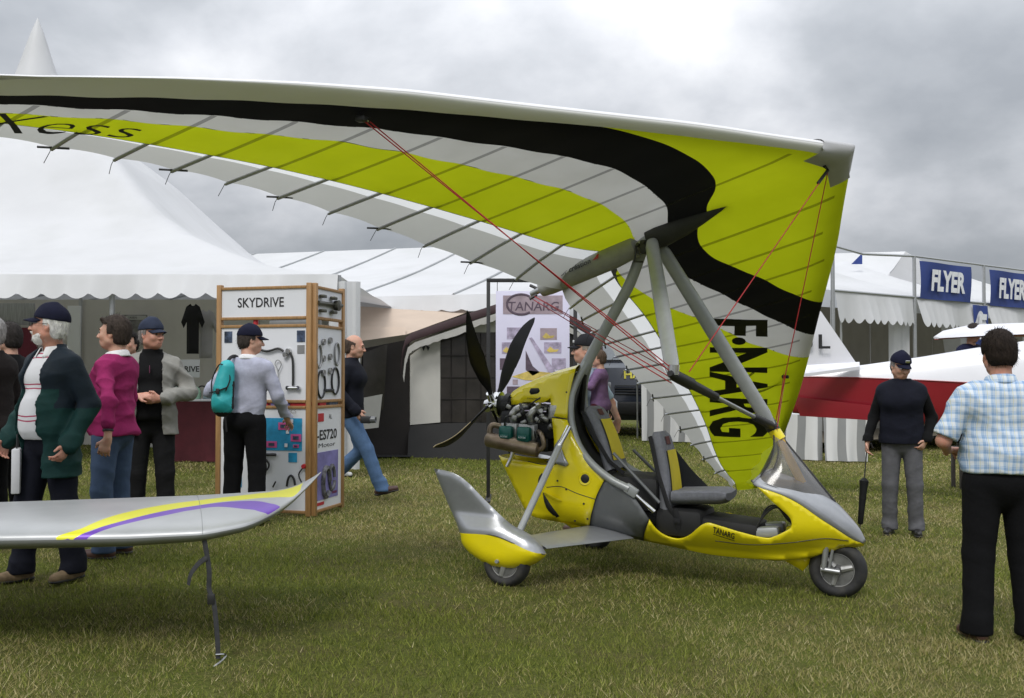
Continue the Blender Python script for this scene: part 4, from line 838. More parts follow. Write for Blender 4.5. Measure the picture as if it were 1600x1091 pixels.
def frame_marquee():
    Rz0, dr, bk = Vector((-11.2, 29.7, 0)), Vector((.961, -.275, 0)), Vector((-.275, -.961, 0)); zr, ze, run, W_ = 4.85, 2.95, 7.3, 14.7
    t = thing('frame_marquee', 'long white marquee with a seamed sloping roof behind the brown awning', 'marquee', Rz0 + Vector((0, 0, gz(Rz0.x)))); o0 = Vector(t.location)
    for i in range(7):
        a0, a1 = i * 2.1 - .0, (i + 1) * 2.1 - .05; G = []
        for a in np.linspace(a0, a1, 9):
            e = (a - a0) / (a1 - a0); G.append([Rz0 + dr * a + bk * (run * v) + Vector((0, 0, zr + (ze - zr) * v - .09 * math.sin(math.pi * v) * 1 - .05 * math.sin(math.pi * e) * math.sin(math.pi * v))) - o0 for v in np.linspace(0, 1, 9)])
        mb = MB(); mb.grid(G); mb.build('roof_panel', WHITE_TENT, t)
        p0, p1 = Rz0 + dr * a0, Rz0 + dr * a0 + bk * run; mb = MB(); mb.tube([p0 + Vector((0, 0, zr + .012)) - o0] + [p0.lerp(p1, v) + Vector((0, 0, zr + (ze - zr) * v - .09 * math.sin(math.pi * v) + .012)) - o0 for v in (.25, .5, .75)] + [p1 + Vector((0, 0, ze + .012)) - o0], .022, 6); mb.build('roof_seam', GREYPAINT, t)
    a, b = Rz0 + bk * run, Rz0 + bk * run + dr * W_
    mb = scallop_strip(a[:2], b[:2], ze, ze - .3, .4, .05, .02, bk[:]); o = mb.build('valance', WHITE_TENT, t); o.location = -o0
    mb = MB(); mb.grid([[a + Vector((0, 0, ze - .28)) - o0 - bk * .2, b + Vector((0, 0, ze - .28)) - o0 - bk * .2], [a + Vector((0, 0, gz(a.x))) - o0 - bk * .2, b + Vector((0, 0, gz(b.x))) - o0 - bk * .2]]); mb.build('front_wall', TENT_WALL, t)
    if 0: r1 = Rz0 + dr * W_; mb.add([r1 + Vector((0, 0, zr)) - o0, b + Vector((0, 0, ze)) - o0, b + Vector((0, 0, gz(b.x))) - o0, r1 + Vector((0, 0, gz(b.x))) - o0], [(0, 1, 2, 3)]); mb.build('gable_wall', TENT_WALL, t)
frame_marquee()
def awning():
    BR = mat('brown_awning_cloth', (.013, .010, .009), .85, var=.2, scale=3, bump=.2, bscale=5); BEI = mat('beige_awning_roof', (.56, .45, .36), .8, var=.06, scale=1.5, bump=.15, bscale=3, transl=.15); CRM = mat('cream_awning_panel', (.50, .49, .46), .8, var=.05, scale=2); SK = mat('black_groundsheet', (.006, .006, .006), .75, var=.3, scale=4, bump=.3, bscale=6); MESH = mat('smoked_awning_window', (.030, .026, .024), .22, var=.5, scale=2.2, spec=.5); PURP = mat('plum_trim', (.055, .03, .035), .7)
    d = 17.4; g0 = on_ground(760, d); t = thing('caravan_awning', 'brown and cream caravan awning with dark windows behind the propeller', 'awning', g0); o0 = Vector(t.location)
    def w(px, py, dd=d): return at(px, py, dd) - o0
    def sheet(nm, pts, m_, dy=0.0, sub=5):
        a, b, c_, e = [Vector(p) + Vector((0, dy, 0)) for p in pts]; mb = MB(); mb.grid([[a.lerp(b, i / sub).lerp(e.lerp(c_, i / sub), j / sub) + Vector((0, .012 * math.sin(3 * i + 2 * j), 0)) for j in range(sub + 1)] for i in range(sub + 1)]); o = mb.build(nm, m_, t); return o
    zz = lambda x: gz(x + o0.x) - o0.z
    sheet('front_panel', [w(641, 556), w(688, 520), w(688, 660), w(641, 664)], CRM, -.02); 
    sheet('gable_panel', [w(688, 520), w(830, 474), w(830, 519), w(688, 519.5)], CRM, -.01)
    sheet('gable_panel', [w(830, 474), w(900, 513), w(900, 519.5), w(830, 519)], CRM, -.01)
    wn = sheet('front_window', [w(688, 519), w(900, 521), w(900, 660), w(688, 660)], MESH, .0)
    mb = MB()
    for px in range(705, 898, 23): mb.tube([w(px, 521) + Vector((0, -.012, 0)), w(px, 659) + Vector((0, -.012, 0))], .008, 5)
    for py in (556, 590, 624): mb.tube([w(689, py) + Vector((0, -.012, 0)), w(899, py) + Vector((0, -.012, 0))], .008, 5)
    o = mb.build('window_grid', BR, wn); tag(o, kind='stuff')
    sheet('front_panel', [w(900, 515), w(936, 545), w(936, 664), w(900, 660)], CRM, -.02)
    def gp(px, dd): x = (px - 800) / 1600 * dd; return Vector((x, dd, gz(x))) - o0
    sheet('skirt', [w(639, 660), w(938, 660), gp(938, d - .25), gp(637, d - .25)], SK, .01)
    def swoosh(c0, sg): 
        mb = MB(); mb.add([w(c0 + sg * 4, 538) + Vector((0, -.05, 0)), w(c0 - sg * 4, 543) + Vector((0, -.05, 0)), w(c0 - sg * 1, 549) + Vector((0, -.05, 0)), w(c0 + sg * 1, 543) + Vector((0, -.05, 0))], [(0, 1, 2, 3)]); return mb
    mb = swoosh(663.5, 1); m2 = swoosh(668, -1); mb.add(m2.v, m2.f); mb.v = [v for v in mb.v]; e = mb.build('panel_emblem', INK, t, smooth=False)
    # roof rim and fringe over the gable
    rim = [w(626, 575, d - .3), w(629, 548, d - .3), w(634, 530, d - .3), w(645, 522, d - .3), w(740, 490, d - .3), w(830, 460, d - .3), w(880, 490, d - .3), w(930, 520, d - .3), w(942, 545, d - .3)]
    mb = MB(); mb.grid([[p + Vector((0, 0, .03)), p + Vector((0, -.02, -.05)), p + Vector((0, .0, -.11))] for p in rim]); mb.build('roof_rim', PURP, t)
    fr = []; rr = random.Random(8)
    for i in range(len(rim) - 1):
        for k_ in range(14): p = rim[i].lerp(rim[i + 1], k_ / 14) + Vector((.04 if i < 4 else -.04, -.03, -.14)); fr.append([p, p + Vector((.02, 0, -.09 - .03 * rr.random()))])
    mb = MB(); mb.grid(fr); mb.build('fringe', mat('pale_fringe', (.42, .41, .39), .9), t)
    for (pa, pb) in ((rim[3], rim[5]), (rim[5], rim[7])):
        mb = MB(); bkk = Vector((0, 3.0, .25)); mb.grid([[pa, pb], [pa + bkk, pb + bkk]]); mb.build('roof_slope', BR, t)
    # side annex with beige roof
    sheet('side_wall', [w(566, 545, 16.9), w(640, 530, d), gp(640, d - .05), gp(556, 16.9)], BR)
    sheet('annex_roof', [w(540, 470, 20.2), w(780, 470, 20.2), w(634, 523, d - .02), w(545, 535, 16.8)], BEI, 0, 8)
    sheet('annex_roof_front', [w(545, 511, 17.6), w(634, 512, 17.6), w(634, 523, d - .05), w(545, 536, 16.78)], BEI, -.03)
    sheet('side_window', [w(568, 552, 16.8), w(606, 538, 17.1), w(600, 640, 17.1), w(568, 645, 16.8)], MESH, -.06)
    sheet('hanging_pocket', [w(566, 622, 16.6), w(598, 616, 16.7), w(592, 668, 16.7), w(566, 671, 16.6)], CRM, -.04)
    sheet('groundsheet', [gp(560, 16.9), gp(640, 17.3), gp(644, 16.9), gp(566, 16.5)], SK, .0)
    for v in t.children:
        if v.name.startswith('groundsheet'): v.location.z += .03
awning()

# ------------------------------------------------------------------ right hand marquee row
def flyer_row():
    A = Vector((6.78, 21.6, 0)); dr = Vector((2.16, 1.66, 0)).normalized(); bk = Vector((-dr.y, dr.x, 0)); zt, zl, step = 4.185, 3.237, 3.12
    t = thing('trade_marquee', 'row of white trade tents with pole frame and scalloped valance at right', 'marquee', A + Vector((0, 0, gz(A.x)))); o0 = Vector(t.location)
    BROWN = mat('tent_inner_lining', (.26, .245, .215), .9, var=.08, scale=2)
    for i in range(6):
        p = A + dr * step * i; mb = MB(); mb.tube([p + Vector((0, 0, gz(p.x))) - o0, p + Vector((0, 0, zt)) - o0], .045, 8); mb.build('post', ALU, t)
        if i < 5:
            q = p + dr * step
            mb = MB(); mb.tube([p + Vector((0, 0, zt)) - o0, p.lerp(q, .35) + Vector((0, 0, zt - (.10 if i == 0 else .0))) - o0, q + Vector((0, 0, zt)) - o0], .028, 8); mb.build('top_rail', ALU, t)
            mb = MB(); mb.tube([p + Vector((0, 0, zl)) - o0, q + Vector((0, 0, zl)) - o0], .028, 8); mb.build('lower_rail', ALU, t)
            mb = scallop_strip((p + dr * .08)[:2], (q - dr * .08)[:2], zl - .03, zl - .62, .29, .12, .06, (-bk)[:]); o = mb.build('valance', WHITE_TENT, t, sharp=80); o.location = -o0
            G = [[p.lerp(q, a) + bk * (5.0 * v) + Vector((0, 0, zl + 1.2 * v + .42 * v * (1 - abs(2 * a - 1)) - .12 * math.sin(math.pi * v))) - o0 for v in np.linspace(0, 1, 7)] for a in np.linspace(0, 1, 9)]
            mb = MB(); mb.grid(G); mb.build('roof', WHITE_TENT, t)
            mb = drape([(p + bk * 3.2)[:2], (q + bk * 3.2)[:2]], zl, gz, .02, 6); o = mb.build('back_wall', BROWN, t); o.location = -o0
        if i in (0, 1, 2, 3):
            for e in (.0, .35):
                mb = drape([(p + dr * (e + .05) + bk * .1)[:2], (p + dr * (e + .30) + bk * .25)[:2]] if i == 0 else [(p - dr * (e + .05) + bk * .1)[:2], (p - dr * (e + .30) + bk * .25)[:2]], zl - .2, gz, .05, 26); o = mb.build('tied_curtain', WHITE_TENT, t); o.location = -o0
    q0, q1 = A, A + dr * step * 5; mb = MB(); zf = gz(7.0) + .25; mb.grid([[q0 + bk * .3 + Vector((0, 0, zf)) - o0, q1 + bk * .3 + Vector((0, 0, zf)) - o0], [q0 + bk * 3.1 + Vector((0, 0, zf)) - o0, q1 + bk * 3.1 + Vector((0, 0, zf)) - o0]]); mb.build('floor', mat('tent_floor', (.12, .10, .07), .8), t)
    # banners
    NAVY = mat('navy_banner', (.022, .048, .22), .6, var=.12, scale=2, bump=.2, bscale=3)
    def banner(i, a0, a1, zA, zB, txt, lab, sh=.0):
        p = A + dr * step * i; o_ = p - bk * .06; q0, q1 = o_ + dr * a0, o_ + dr * a1; r_ = bpy.data.objects.new('flyer', None)
        G = [[q0.lerp(q1, a) - bk * (.03 * math.sin(a * 7 + v * 3)) + dr * (sh * (v - .5) * .1) + Vector((0, 0, zA + (zB - zA) * v)) for v in np.linspace(0, 1, 7)] for a in np.linspace(0, 1, 13)]
        base = q0.lerp(q1, .5) + Vector((0, 0, zB)); mb = MB(); mb.grid([[v - base for v in r] for r in G]); o = mb.build('banner', NAVY); o.location = base; tag(o, lab, 'banner', 'navy banners on the trade tents')
        if txt:
            wd = (a1 - a0); flat_text('banner_lettering', txt, mat('banner_white', (.75, .76, .8), .6), o, q0 + dr * wd * .17 + Vector((0, 0, zB + (zA - zB) * .22)) - bk * .065 - base, dr, (0, 0, 1), width=wd * .66, height=(zA - zB) * .58, bold=.045, shear=.15)
            mb = MB()
            for k_ in range(7): z_ = zB + (zA - zB) * (.27 + .075 * k_); a = q0 + dr * wd * .17 - bk * .066 + Vector((0, 0, z_)) - base; mb.add([a, a + dr * wd * .66, a + dr * wd * .66 + Vector((0, 0, .008)), a + Vector((0, 0, .008))], [(0, 1, 2, 3)])
        return o
    banner(1, .12, 2.38, zt - .1, zl - .02, 'FLYER', 'nearer navy FLYER banner between trade tent poles'); banner(2, .16, 2.2, zt - .1, zl - .05, 'FLYER', 'farther navy FLYER banner at the right edge of the picture')
    o = banner(1, 2.46, 3.14, zl - .07, zl - 1.14, 'F', 'narrow navy banner with a single letter under the rails')
    # tent with vented gable farther back
    p = at(1415, 393, 31.0); W_ = 2.6
    t2 = thing('gabled_tent', 'white gabled tent with two vent slots rising behind the trade tents', 'tent', (p.x, 31.0, gz(p.x))); zz = p.z - t2.location.z
    pts = [(-.2, 0, zz), (W_, 0, zz - 1.5), (-2.2, 0, zz - 1.5)]
    mb = MB(); mb.add([(0, 0, zz), (2.2, -.6, zz - 1.5), (2.2, -.6, 0), (-.75, -.75, 0), (-1.3, -1.6, zz - 1.15)], [(0, 1, 2, 3, 4)]); mb.build('gable_wall', WHITE_TENT, t2)
    mb = MB(); mb.grid([[Vector((0, 0, zz)), Vector((-.7, -.9, zz - .6)), Vector((-1.6, -1.9, zz - 1.3))], [Vector((-3.4, .4, zz - .05)), Vector((-4.2, -.6, zz - .65)), Vector((-5.1, -1.6, zz - 1.35))]]); mb.build('roof', WHITE_TENT, t2)
    for dx in (-.02, .13): mb = MB(); mb.box((dx + .02, -.22, zz - .62), (.06, .04, .36), bev=.004); mb.build('vent_slot', mat('dark_vent', (.13, .11, .08)), t2)
    mb = MB(); q = at(1330, 413, 29.2) - Vector(t2.location); mb.add([q, q + Vector((.32, 0, -.0)), q + Vector((.32, 0, .32))], [(0, 1, 2)]); mb.build('blue_mark', NAVY, t2)
flyer_row()

# ------------------------------------------------------------------ parked aircraft at right
def aeroplane():
    WP = mat('white_aircraft_paint', (.70, .70, .74), .3, var=.03, scale=3, coat=.4); RP = mat('red_aircraft_paint', (.26, .012, .022), .35, var=.05, scale=3, coat=.4)
    T0, dr = Vector((3.75, 13.7, 0)), Vector((2.75, -.62, 0)).normalized(); sd_ = Vector((dr.y, -dr.x, 0)); g = gz(6.0)
    t = thing('light_aeroplane', 'white and red light aeroplane parked behind the man in the black vest', 'aeroplane', T0 + dr * 3 + Vector((0, 0, g))); o0 = Vector(t.location)
    st = [(0, .10, 1.48, 1.40, .92), (.3, .14, 1.50, 1.405, .90), (.9, .22, 1.56, 1.39, .84), (1.6, .32, 1.66, 1.36, .79), (2.3, .42, 1.78, 1.32, .74), (3.0, .50, 1.88, 1.29, .72), (4.5, .52, 1.95, 1.25, .72), (6.0, .45, 1.75, 1.25, .78), (7.0, .25, 1.5, 1.2, .9)]
    for nm, m_ in (('upper_fuselage', WP), ('lower_fuselage', RP)):
        rows = []
        for a, w_, zt, zm, zb in st:
            c = T0 + dr * a
            if nm[0] == 'u': row = [c + sd_ * (w_ * x) + Vector((0, 0, zm + (zt - zm) * (1 - abs(x) ** 5))) - o0 for x in np.linspace(1, -1, 17)]
            else: row = [c + sd_ * (w_ * 1.012 * (x if abs(x) < .98 else x)) + Vector((0, 0, zb + (zm - zb) * abs(x) ** 7)) - o0 for x in np.linspace(1, -1, 21)]
            rows.append(row)
        mb = MB(); mb.grid(rows); mb.add(rows[0], [tuple(range(len(rows[0])))]); mb.build(nm, m_, t)
    mb = MB(); mb.tube([T0 + dr * a + sd_ * (w_ * 1.02) + Vector((0, 0, zm)) - o0 for a, w_, zt, zm, zb in st], .008, 6); mb.build('trim_line', RP, t)
    def slab(nm, pts, m_, th, dirv):
        mb = MB(); n = len(pts); a = [p + dirv * th for p in pts]; b = [p - dirv * th for p in pts]; cc = sum(pts, Vector()) / n
        mb.add([cc + dirv * th * 1.8] + a + b + [cc - dirv * th * 1.8], [(0, i + 1, (i + 1) % n + 1) for i in range(n)] + [(2 * n + 1, n + 1 + (i + 1) % n, n + 1 + i) for i in range(n)] + [(i + 1, n + 1 + i, n + 1 + (i + 1) % n, (i + 1) % n + 1) for i in range(n)]); return mb.build(nm, m_, t, sharp=25)
    w = lambda px, py, d: at(px, py, d) - o0
    fn = slab('tail_fin', [w(1215, 455, 13.75), w(1262, 462, 13.7), w(1284, 489, 13.65), w(1342, 574, 13.6), w(1205, 574, 13.75)], WP, .03, sd_)
    f0 = w(1279, 545, 13.56); flat_text('registration_letter', 'L', INK, fn, f0, dr, (0, 0, 1), height=.19, width=.15, bold=.02); flat_text('registration_letter', 'J', INK, fn, w(1254, 545, 13.6), dr, (0, 0, 1), height=.19, width=.13, bold=.02)
    slab('tailplane', [w(1235, 587, 13.1), w(1262, 573, 13.2), w(1343, 568, 13.35), w(1343, 575, 13.2), w(1262, 586, 12.9)], WP, .02, Vector((0, 0, 1)))
    slab('ventral_strake', [w(1240, 620, 13.45), w(1400, 638, 13.1), w(1400, 659, 13.1), w(1250, 650, 13.45)], RP, .03, sd_)
    mb = MB(); rows = []
    for px, py, d, ch, th in ((1462, 528, 15.2, .12, .02), (1490, 522, 15.0, .7, .05), (1540, 517, 14.7, 1.1, .09), (1640, 516, 14.2, 1.3, .11), (1800, 514, 13.4, 1.3, .12)):
        c = at(px, py, d) - o0; bk = Vector((.45, -.9, -.10)); rows.append([c + bk * ch * (x - .35) + Vector((0, 0, th * y)) for x, y in ((0, 0), (.08, .7), (.3, 1), (.7, .6), (1, 0), (.7, -.5), (.3, -.7), (.08, -.5))])
    mb.grid(rows, True); mb.add(rows[0], [tuple(range(8))]); wg = mb.build('wing', WP, t)
    mb = MB(); mb.grid([[r[4] + Vector((0, 0, -.012)), r[5] + Vector((0, 0, -.014)), r[6] + Vector((0, 0, -.014)), r[7] + Vector((0, 0, -.012))] for r in rows]); mb.build('wing_underside', mat('red_wing_underside', (.40, .10, .085), .5), wg)
    mb = MB(); c = T0 + dr * 3.9 - o0; mb.tube([c + sd_ * .5 + Vector((0, 0, .8)), c + sd_ * .8 + Vector((0, 0, g + .2))], .03, 8); mb.build('main_leg', ALU, t)
    mb = MB(); c2 = Vector((at(1555, 690, 13.2).x, 13.2, g + .19)) - o0; mb.lathe([(.0, -.06), (.12, -.06), (.17, -.05), (.19, 0), (.17, .05), (.12, .06), (0, .06)], c2, sd_, 24); mb.build('main_wheel', RUBBER, t)
    mb = MB(); mb.tube([c2, c2 + Vector((.1, .1, .65))], .03, 8); mb.build('wheel_leg', ALU, t)
    mb = MB(); c2 = T0 + dr * 6.6 - o0; mb.lathe([(.0, -.05), (.12, -.05), (.17, -.04), (.18, 0), (.17, .04), (.12, .05), (0, .05)], c2 + Vector((0, 0, .18 - (0 - g))), sd_, 20); mb.build('nose_wheel', RUBBER, t)
aeroplane()

# ------------------------------------------------------------------ striped stall cloths
def striped(px0, px1, py0, d, name, label, gap=None, depth=.7, fold=.05):
    m = bpy.data.materials.get('grey_striped_cloth')
    if not m:
        m = bpy.data.materials.new('grey_striped_cloth'); m.use_nodes = True; t = m.node_tree; b = t.nodes['Principled BSDF']; a_ = N(t, 'ShaderNodeAttribute', attribute_name='run')
        s_ = math_node(t, 'PINGPONG', a_.outputs['Fac'], .19); s2 = math_node(t, 'GREATER_THAN', s_, .11); ns = N(t, 'ShaderNodeTexNoise'); ns.inputs['Scale'].default_value = 3
        c = mixc(t, s2, (.66, .66, .66), (.24, .245, .25)); c = mixc(t, math_node(t, 'MULTIPLY', ns.outputs['Fac'], .25), c, (.45, .45, .43)); t.links.new(c, b.inputs['Base Color']); b.inputs['Roughness'].default_value = .85
    x0, x1 = (px0 - 800) / 1600 * d, (px1 - 800) / 1600 * d; zt = at(px0, py0, d).z; root = thing(name, label, 'stall', ((x0 + x1) / 2, d, gz((x0 + x1) / 2)), 0, 'striped stalls'); o0 = Vector(root.location)
    segs = [(x0, x1)] if not gap else [(x0, gap * d), (gap * d + .02, x1)]
    for k_, (a0, a1) in enumerate(segs):
        n = int((a1 - a0) * 40); V = []; run = []; nz = 9
        for i in range(n + 1):
            x = a0 + (a1 - a0) * i / n
            for v in np.linspace(0, 1, nz):
                f_ = fold * v * (math.sin(x * 9 + k_) + .5 * math.sin(x * 21)) + (.16 * v * math.exp(-((x - a0) / .25) ** 2) if k_ else 0); V.append((x - o0.x, -f_, zt - o0.z + (gz(x) + .03 - zt) * v)); run.append(x + .03 * math.sin(v * 3 + x) * v)
        F = gridfaces(n + 1, nz); o = mesh_obj('striped_cloth', np.array(V), F, m, root); o.data.attributes.new('run', 'FLOAT', 'POINT').data.foreach_set('value', np.array(run, np.float32))
    mb = MB(); mb.box((0, depth / 2 + .08, zt - o0.z + .0), (x1 - x0, depth, .03), bev=.004); mb.build('stall_top', WHITEBOARD, root)
    for sx in (x0 + .05, x1 - .05):
        mb = MB(); mb.tube([(sx - o0.x, depth, gz(sx) - o0.z), (sx - o0.x, depth, zt - o0.z)], .02, 8); mb.build('stall_leg', ALU, root)
striped(1226, 1356, 648, 19.5, 'striped_stall', 'grey and white striped stall front under the red aeroplane tail', gap=(1284 - 800) / 1600)
striped(1002, 1118, 592, 24.0, 'striped_stall', 'tall grey and white striped stall front beside the dark van', depth=1.2)

# ------------------------------------------------------------------ van and barrier
def van():
    NB = mat('navy_van_paint', (.012, .018, .035), .3, var=.1, coat=.5); GL = mat('van_glass', (.10, .12, .13), .08, spec=.8); d = 26.0; c = on_ground(985, d); t = thing('parked_van', 'dark blue van with yellow letters behind the carrying parent', 'van', c)
    prof = [(0, .42), (-.05, .7), (0, 1.15), (.27, 1.75), (.95, 1.90), (1.75, 2.45), (2.1, 2.55), (5.2, 2.55), (5.35, 2.3), (5.4, .45)]
    for x0_, x1_ in ((-1.0, 1.0),):
        rows = []
        for x in np.linspace(-1, 1, 13):
            ins = .10 * abs(x) ** 6; rows.append([(x * 1.02, y + ins * (1 if y < 2.6 else -1) * 1.5, z - ins * (1.0 if z > 1.4 else 0)) for y, z in prof])
        mb = MB(); mb.grid(rows); n = len(prof); mb.add(rows[0], [tuple(range(n))]); mb.add(rows[-1], [tuple(range(n))]); body = mb.build('body', NB, t, sharp=28)
    mb = MB(); mb.grid([[(x, .97, 1.95) for x in (-.86, 0, .86)], [(x, 1.72, 2.45) for x in (-.76, 0, .76)]]); mb.v = [(x, y - .03, z + .02) for x, y, z in mb.v]; mb.build('windscreen', GL, t)
    for sx in (-.72, .72):
        mb = MB(); mb.box((sx, -.02, 1.26), (.46, .12, .26), bev=.05); hl = mb.build('headlight', mat('headlamp_glass', (.32, .33, .34), .12, var=.5, scale=12), t); mb = MB(); mb.box((sx * 1.24, .05, 1.26), (.1, .12, .2), bev=.03); mb.build('indicator', mat('amber_lens', (.5, .2, .02), .2), hl)
    mb = MB(); mb.box((0, -.06, .72), (2.0, .18, .34), bev=.05); mb.build('bumper', BLACK, t)
    mb = MB()
    for i in range(4): mb.box((0, -.03, 1.08 + .07 * i), (.8, .04, .03), bev=.006)
    mb.build('grille', BLACK, t)
    for sx in (-.85, .85):
        for y in (.9, 4.2): mb = MB(); mb.lathe([(0, -.11), (.22, -.11), (.33, -.10), (.36, -.05), (.36, .05), (.33, .1), (.22, .11), (0, .11)], (sx, y, .36), (1, 0, 0), 24); mb.build('wheel', RUBBER, t)
    YL = mat('yellow_letters', (.75, .66, .05), .5); p = at(976, 588, d) - c; s_ = Vector((0, .78, .28)).normalized()
    flat_text('van_lettering', 'HARRI', YL, t, (p.x, .115, 1.47), (1, 0, .06), Vector((0, .41, .91)), height=.24, bold=.03)
    for sx in (-1, 1): mb = MB(); mb.box((sx * 1.16, 1.15, 1.9), (.2, .12, .3), bev=.04); mb.tube([(sx * .98, 1.2, 1.78), (sx * 1.1, 1.16, 1.84)], .02, 6); mb.build('wing_mirror', BLACK, t)
van()
def barrier():
    d = 20.5; c = on_ground(950, d); t = thing('crowd_barrier', 'grey steel crowd barrier standing in front of the dark van', 'barrier', c, R(-8)); x1 = .16
    mb = MB(); mb.tube([(-2.0, 0, .12), (-2.0, 0, .98), (-1.9, 0, 1.08), (x1 - .1, 0, 1.08), (x1, 0, .98), (x1, 0, .05)], .026, 8); mb.tube([(-2.0, 0, .18), (x1, 0, .18)], .018, 6); mb.build('frame', ALU, t)
    for i in range(14): x = -1.88 + i * .145; mb = MB(); mb.tube([(x, 0, .18), (x, 0, 1.07)], .009, 6); mb.build('bar', ALU, t)
    for x in (-1.7, x1 - .1): mb = MB(); mb.tube([(x, -.3, .02), (x, 0, .15), (x, .3, .02)], .02, 6); mb.build('foot', ALU, t)
barrier()

# ------------------------------------------------------------------ poster stand behind the trike
def poster_stand():
    d = 11.7; c = on_ground(832, d); t = thing('poster_stand', 'black frame holding a tall white aircraft poster behind the propeller', 'poster stand', c); w = lambda px, py, dy=0: at(px, py, d) - c + Vector((0, dy, 0))
    mb = MB(); 
    xl, xr = w(763, 600).x, w(899, 600).x; zt = w(763, 441).z
    for x in (xl, xr): mb = MB(); mb.box((x, 0, zt / 2), (.042, .042, zt), bev=.004); mb.build('frame_post', BLACK, t)
    mb = MB(); mb.box(((xl + xr) / 2, 0, zt + .02), (xr - xl + .042, .042, .042), bev=.004); mb.build('frame_top', BLACK, t)
    for x in (xl, xr): mb = MB(); mb.box((x, 0, .02), (.06, .7, .04), bev=.006); mb.build('frame_foot', BLACK, t)
    POST = mat('poster_paper', (.66, .64, .80), .5, var=.02); x0, x1, z1, z0 = w(775, 0).x, w(889, 0).x, w(775, 455).z, w(775, 652).z
    mb = MB(); mb.box(((x0 + x1) / 2, -.01, (z0 + z1) / 2), (x1 - x0, .012, z1 - z0), bev=.002); ps = mb.build('poster', POST, t)
    mb = MB(); mb.tube([w(777, 441), w(777, 455)], .004, 5); mb.tube([w(887, 441), w(887, 455)], .004, 5); mb.build('hanging_cord', BLACK, t)
    MAU = mat('mauve_print', (.34, .27, .31), .6, var=.25, scale=10); DKM = mat('dark_mauve_print', (.10, .07, .10), .6, var=.3, scale=20); YP = mat('yellow_print', (.60, .46, .12), .6, var=.3, scale=14); LP = mat('lilac_print', (.38, .33, .45), .6, var=.5, scale=14)
    def card(nm, px0, py0, px1, py1, m_, e=.018):
        mb = MB(); a, b = w(px0, py0), w(px1, py1); mb.box(((a.x + b.x) / 2, -e, (a.z + b.z) / 2), (b.x - a.x, .003, a.z - b.z)); return mb.build(nm, m_, ps)
    card('title_bar', 786, 462, 879, 491, MAU)
    mb = MB(); cc = w(814, 476, -.021); mb.tube([cc + Vector((.16 * math.cos(a_), 0, .115 * math.sin(a_))) for a_ in np.linspace(.9, 5.4, 22)], .014, 5, flat=((0, 1, 0), .1)); mb.build('title_swash', DKM, ps)
    flat_text('poster_title', 'TANARG', DKM, ps, w(794, 486, -.021), (1, 0, 0), (0, 0, 1), width=.58, bold=.01, shear=.1)
    for i, (a, b, c_, e_) in enumerate(((792, 512, 816, 530), (844, 513, 870, 531), (784, 535, 806, 553), (850, 535, 877, 552), (781, 560, 803, 578), (862, 560, 884, 577), (801, 593, 809, 601), (792, 604, 816, 622), (820, 632, 850, 648))):
        m_ = (LP, MAU, LP, LP, DKM, LP, MAU, DKM, LP)[i]; o = card('picture', a, b, c_, e_, m_)
        if i in (1, 2, 3): mb = MB(); q = w((a + c_) / 2, (b + e_) / 2 + 3, -.022); mb.add([q + Vector((x_ * .07, 0, z_ * .04)) for x_, z_ in ((-1, -.3), (-.5, -.8), (.7, -.6), (1, .1), (.2, 0), (-.4, .9))], [tuple(range(6))]); mb.build('printed_figure', YP, ps)
    q = w(835, 575, -.020); mb = MB(); mb.add([q + Vector((x_, 0, z_)) for x_, z_ in ((-.26, -.10), (-.05, -.03), (.22, -.06), (.30, -.10), (.1, -.15), (-.1, -.14))], [tuple(range(6))]); mb.build('printed_trike', YP, ps)
    mb = MB(); mb.add([q + Vector((x_, 0, z_)) for x_, z_ in ((-.10, .20), (-.02, .02), (.06, -.05), (-.02, -.09), (-.1, -.02))], [tuple(range(5))]); mb.build('printed_pilot', DKM, ps)
    mb = MB(); mb.add([q + Vector((x_, 0, z_)) for x_, z_ in ((-.06, .34), (-.03, .35), (.24, -.04), (.16, -.05))], [tuple(range(4))]); mb.build('printed_wing', LP, ps)
poster_stand()

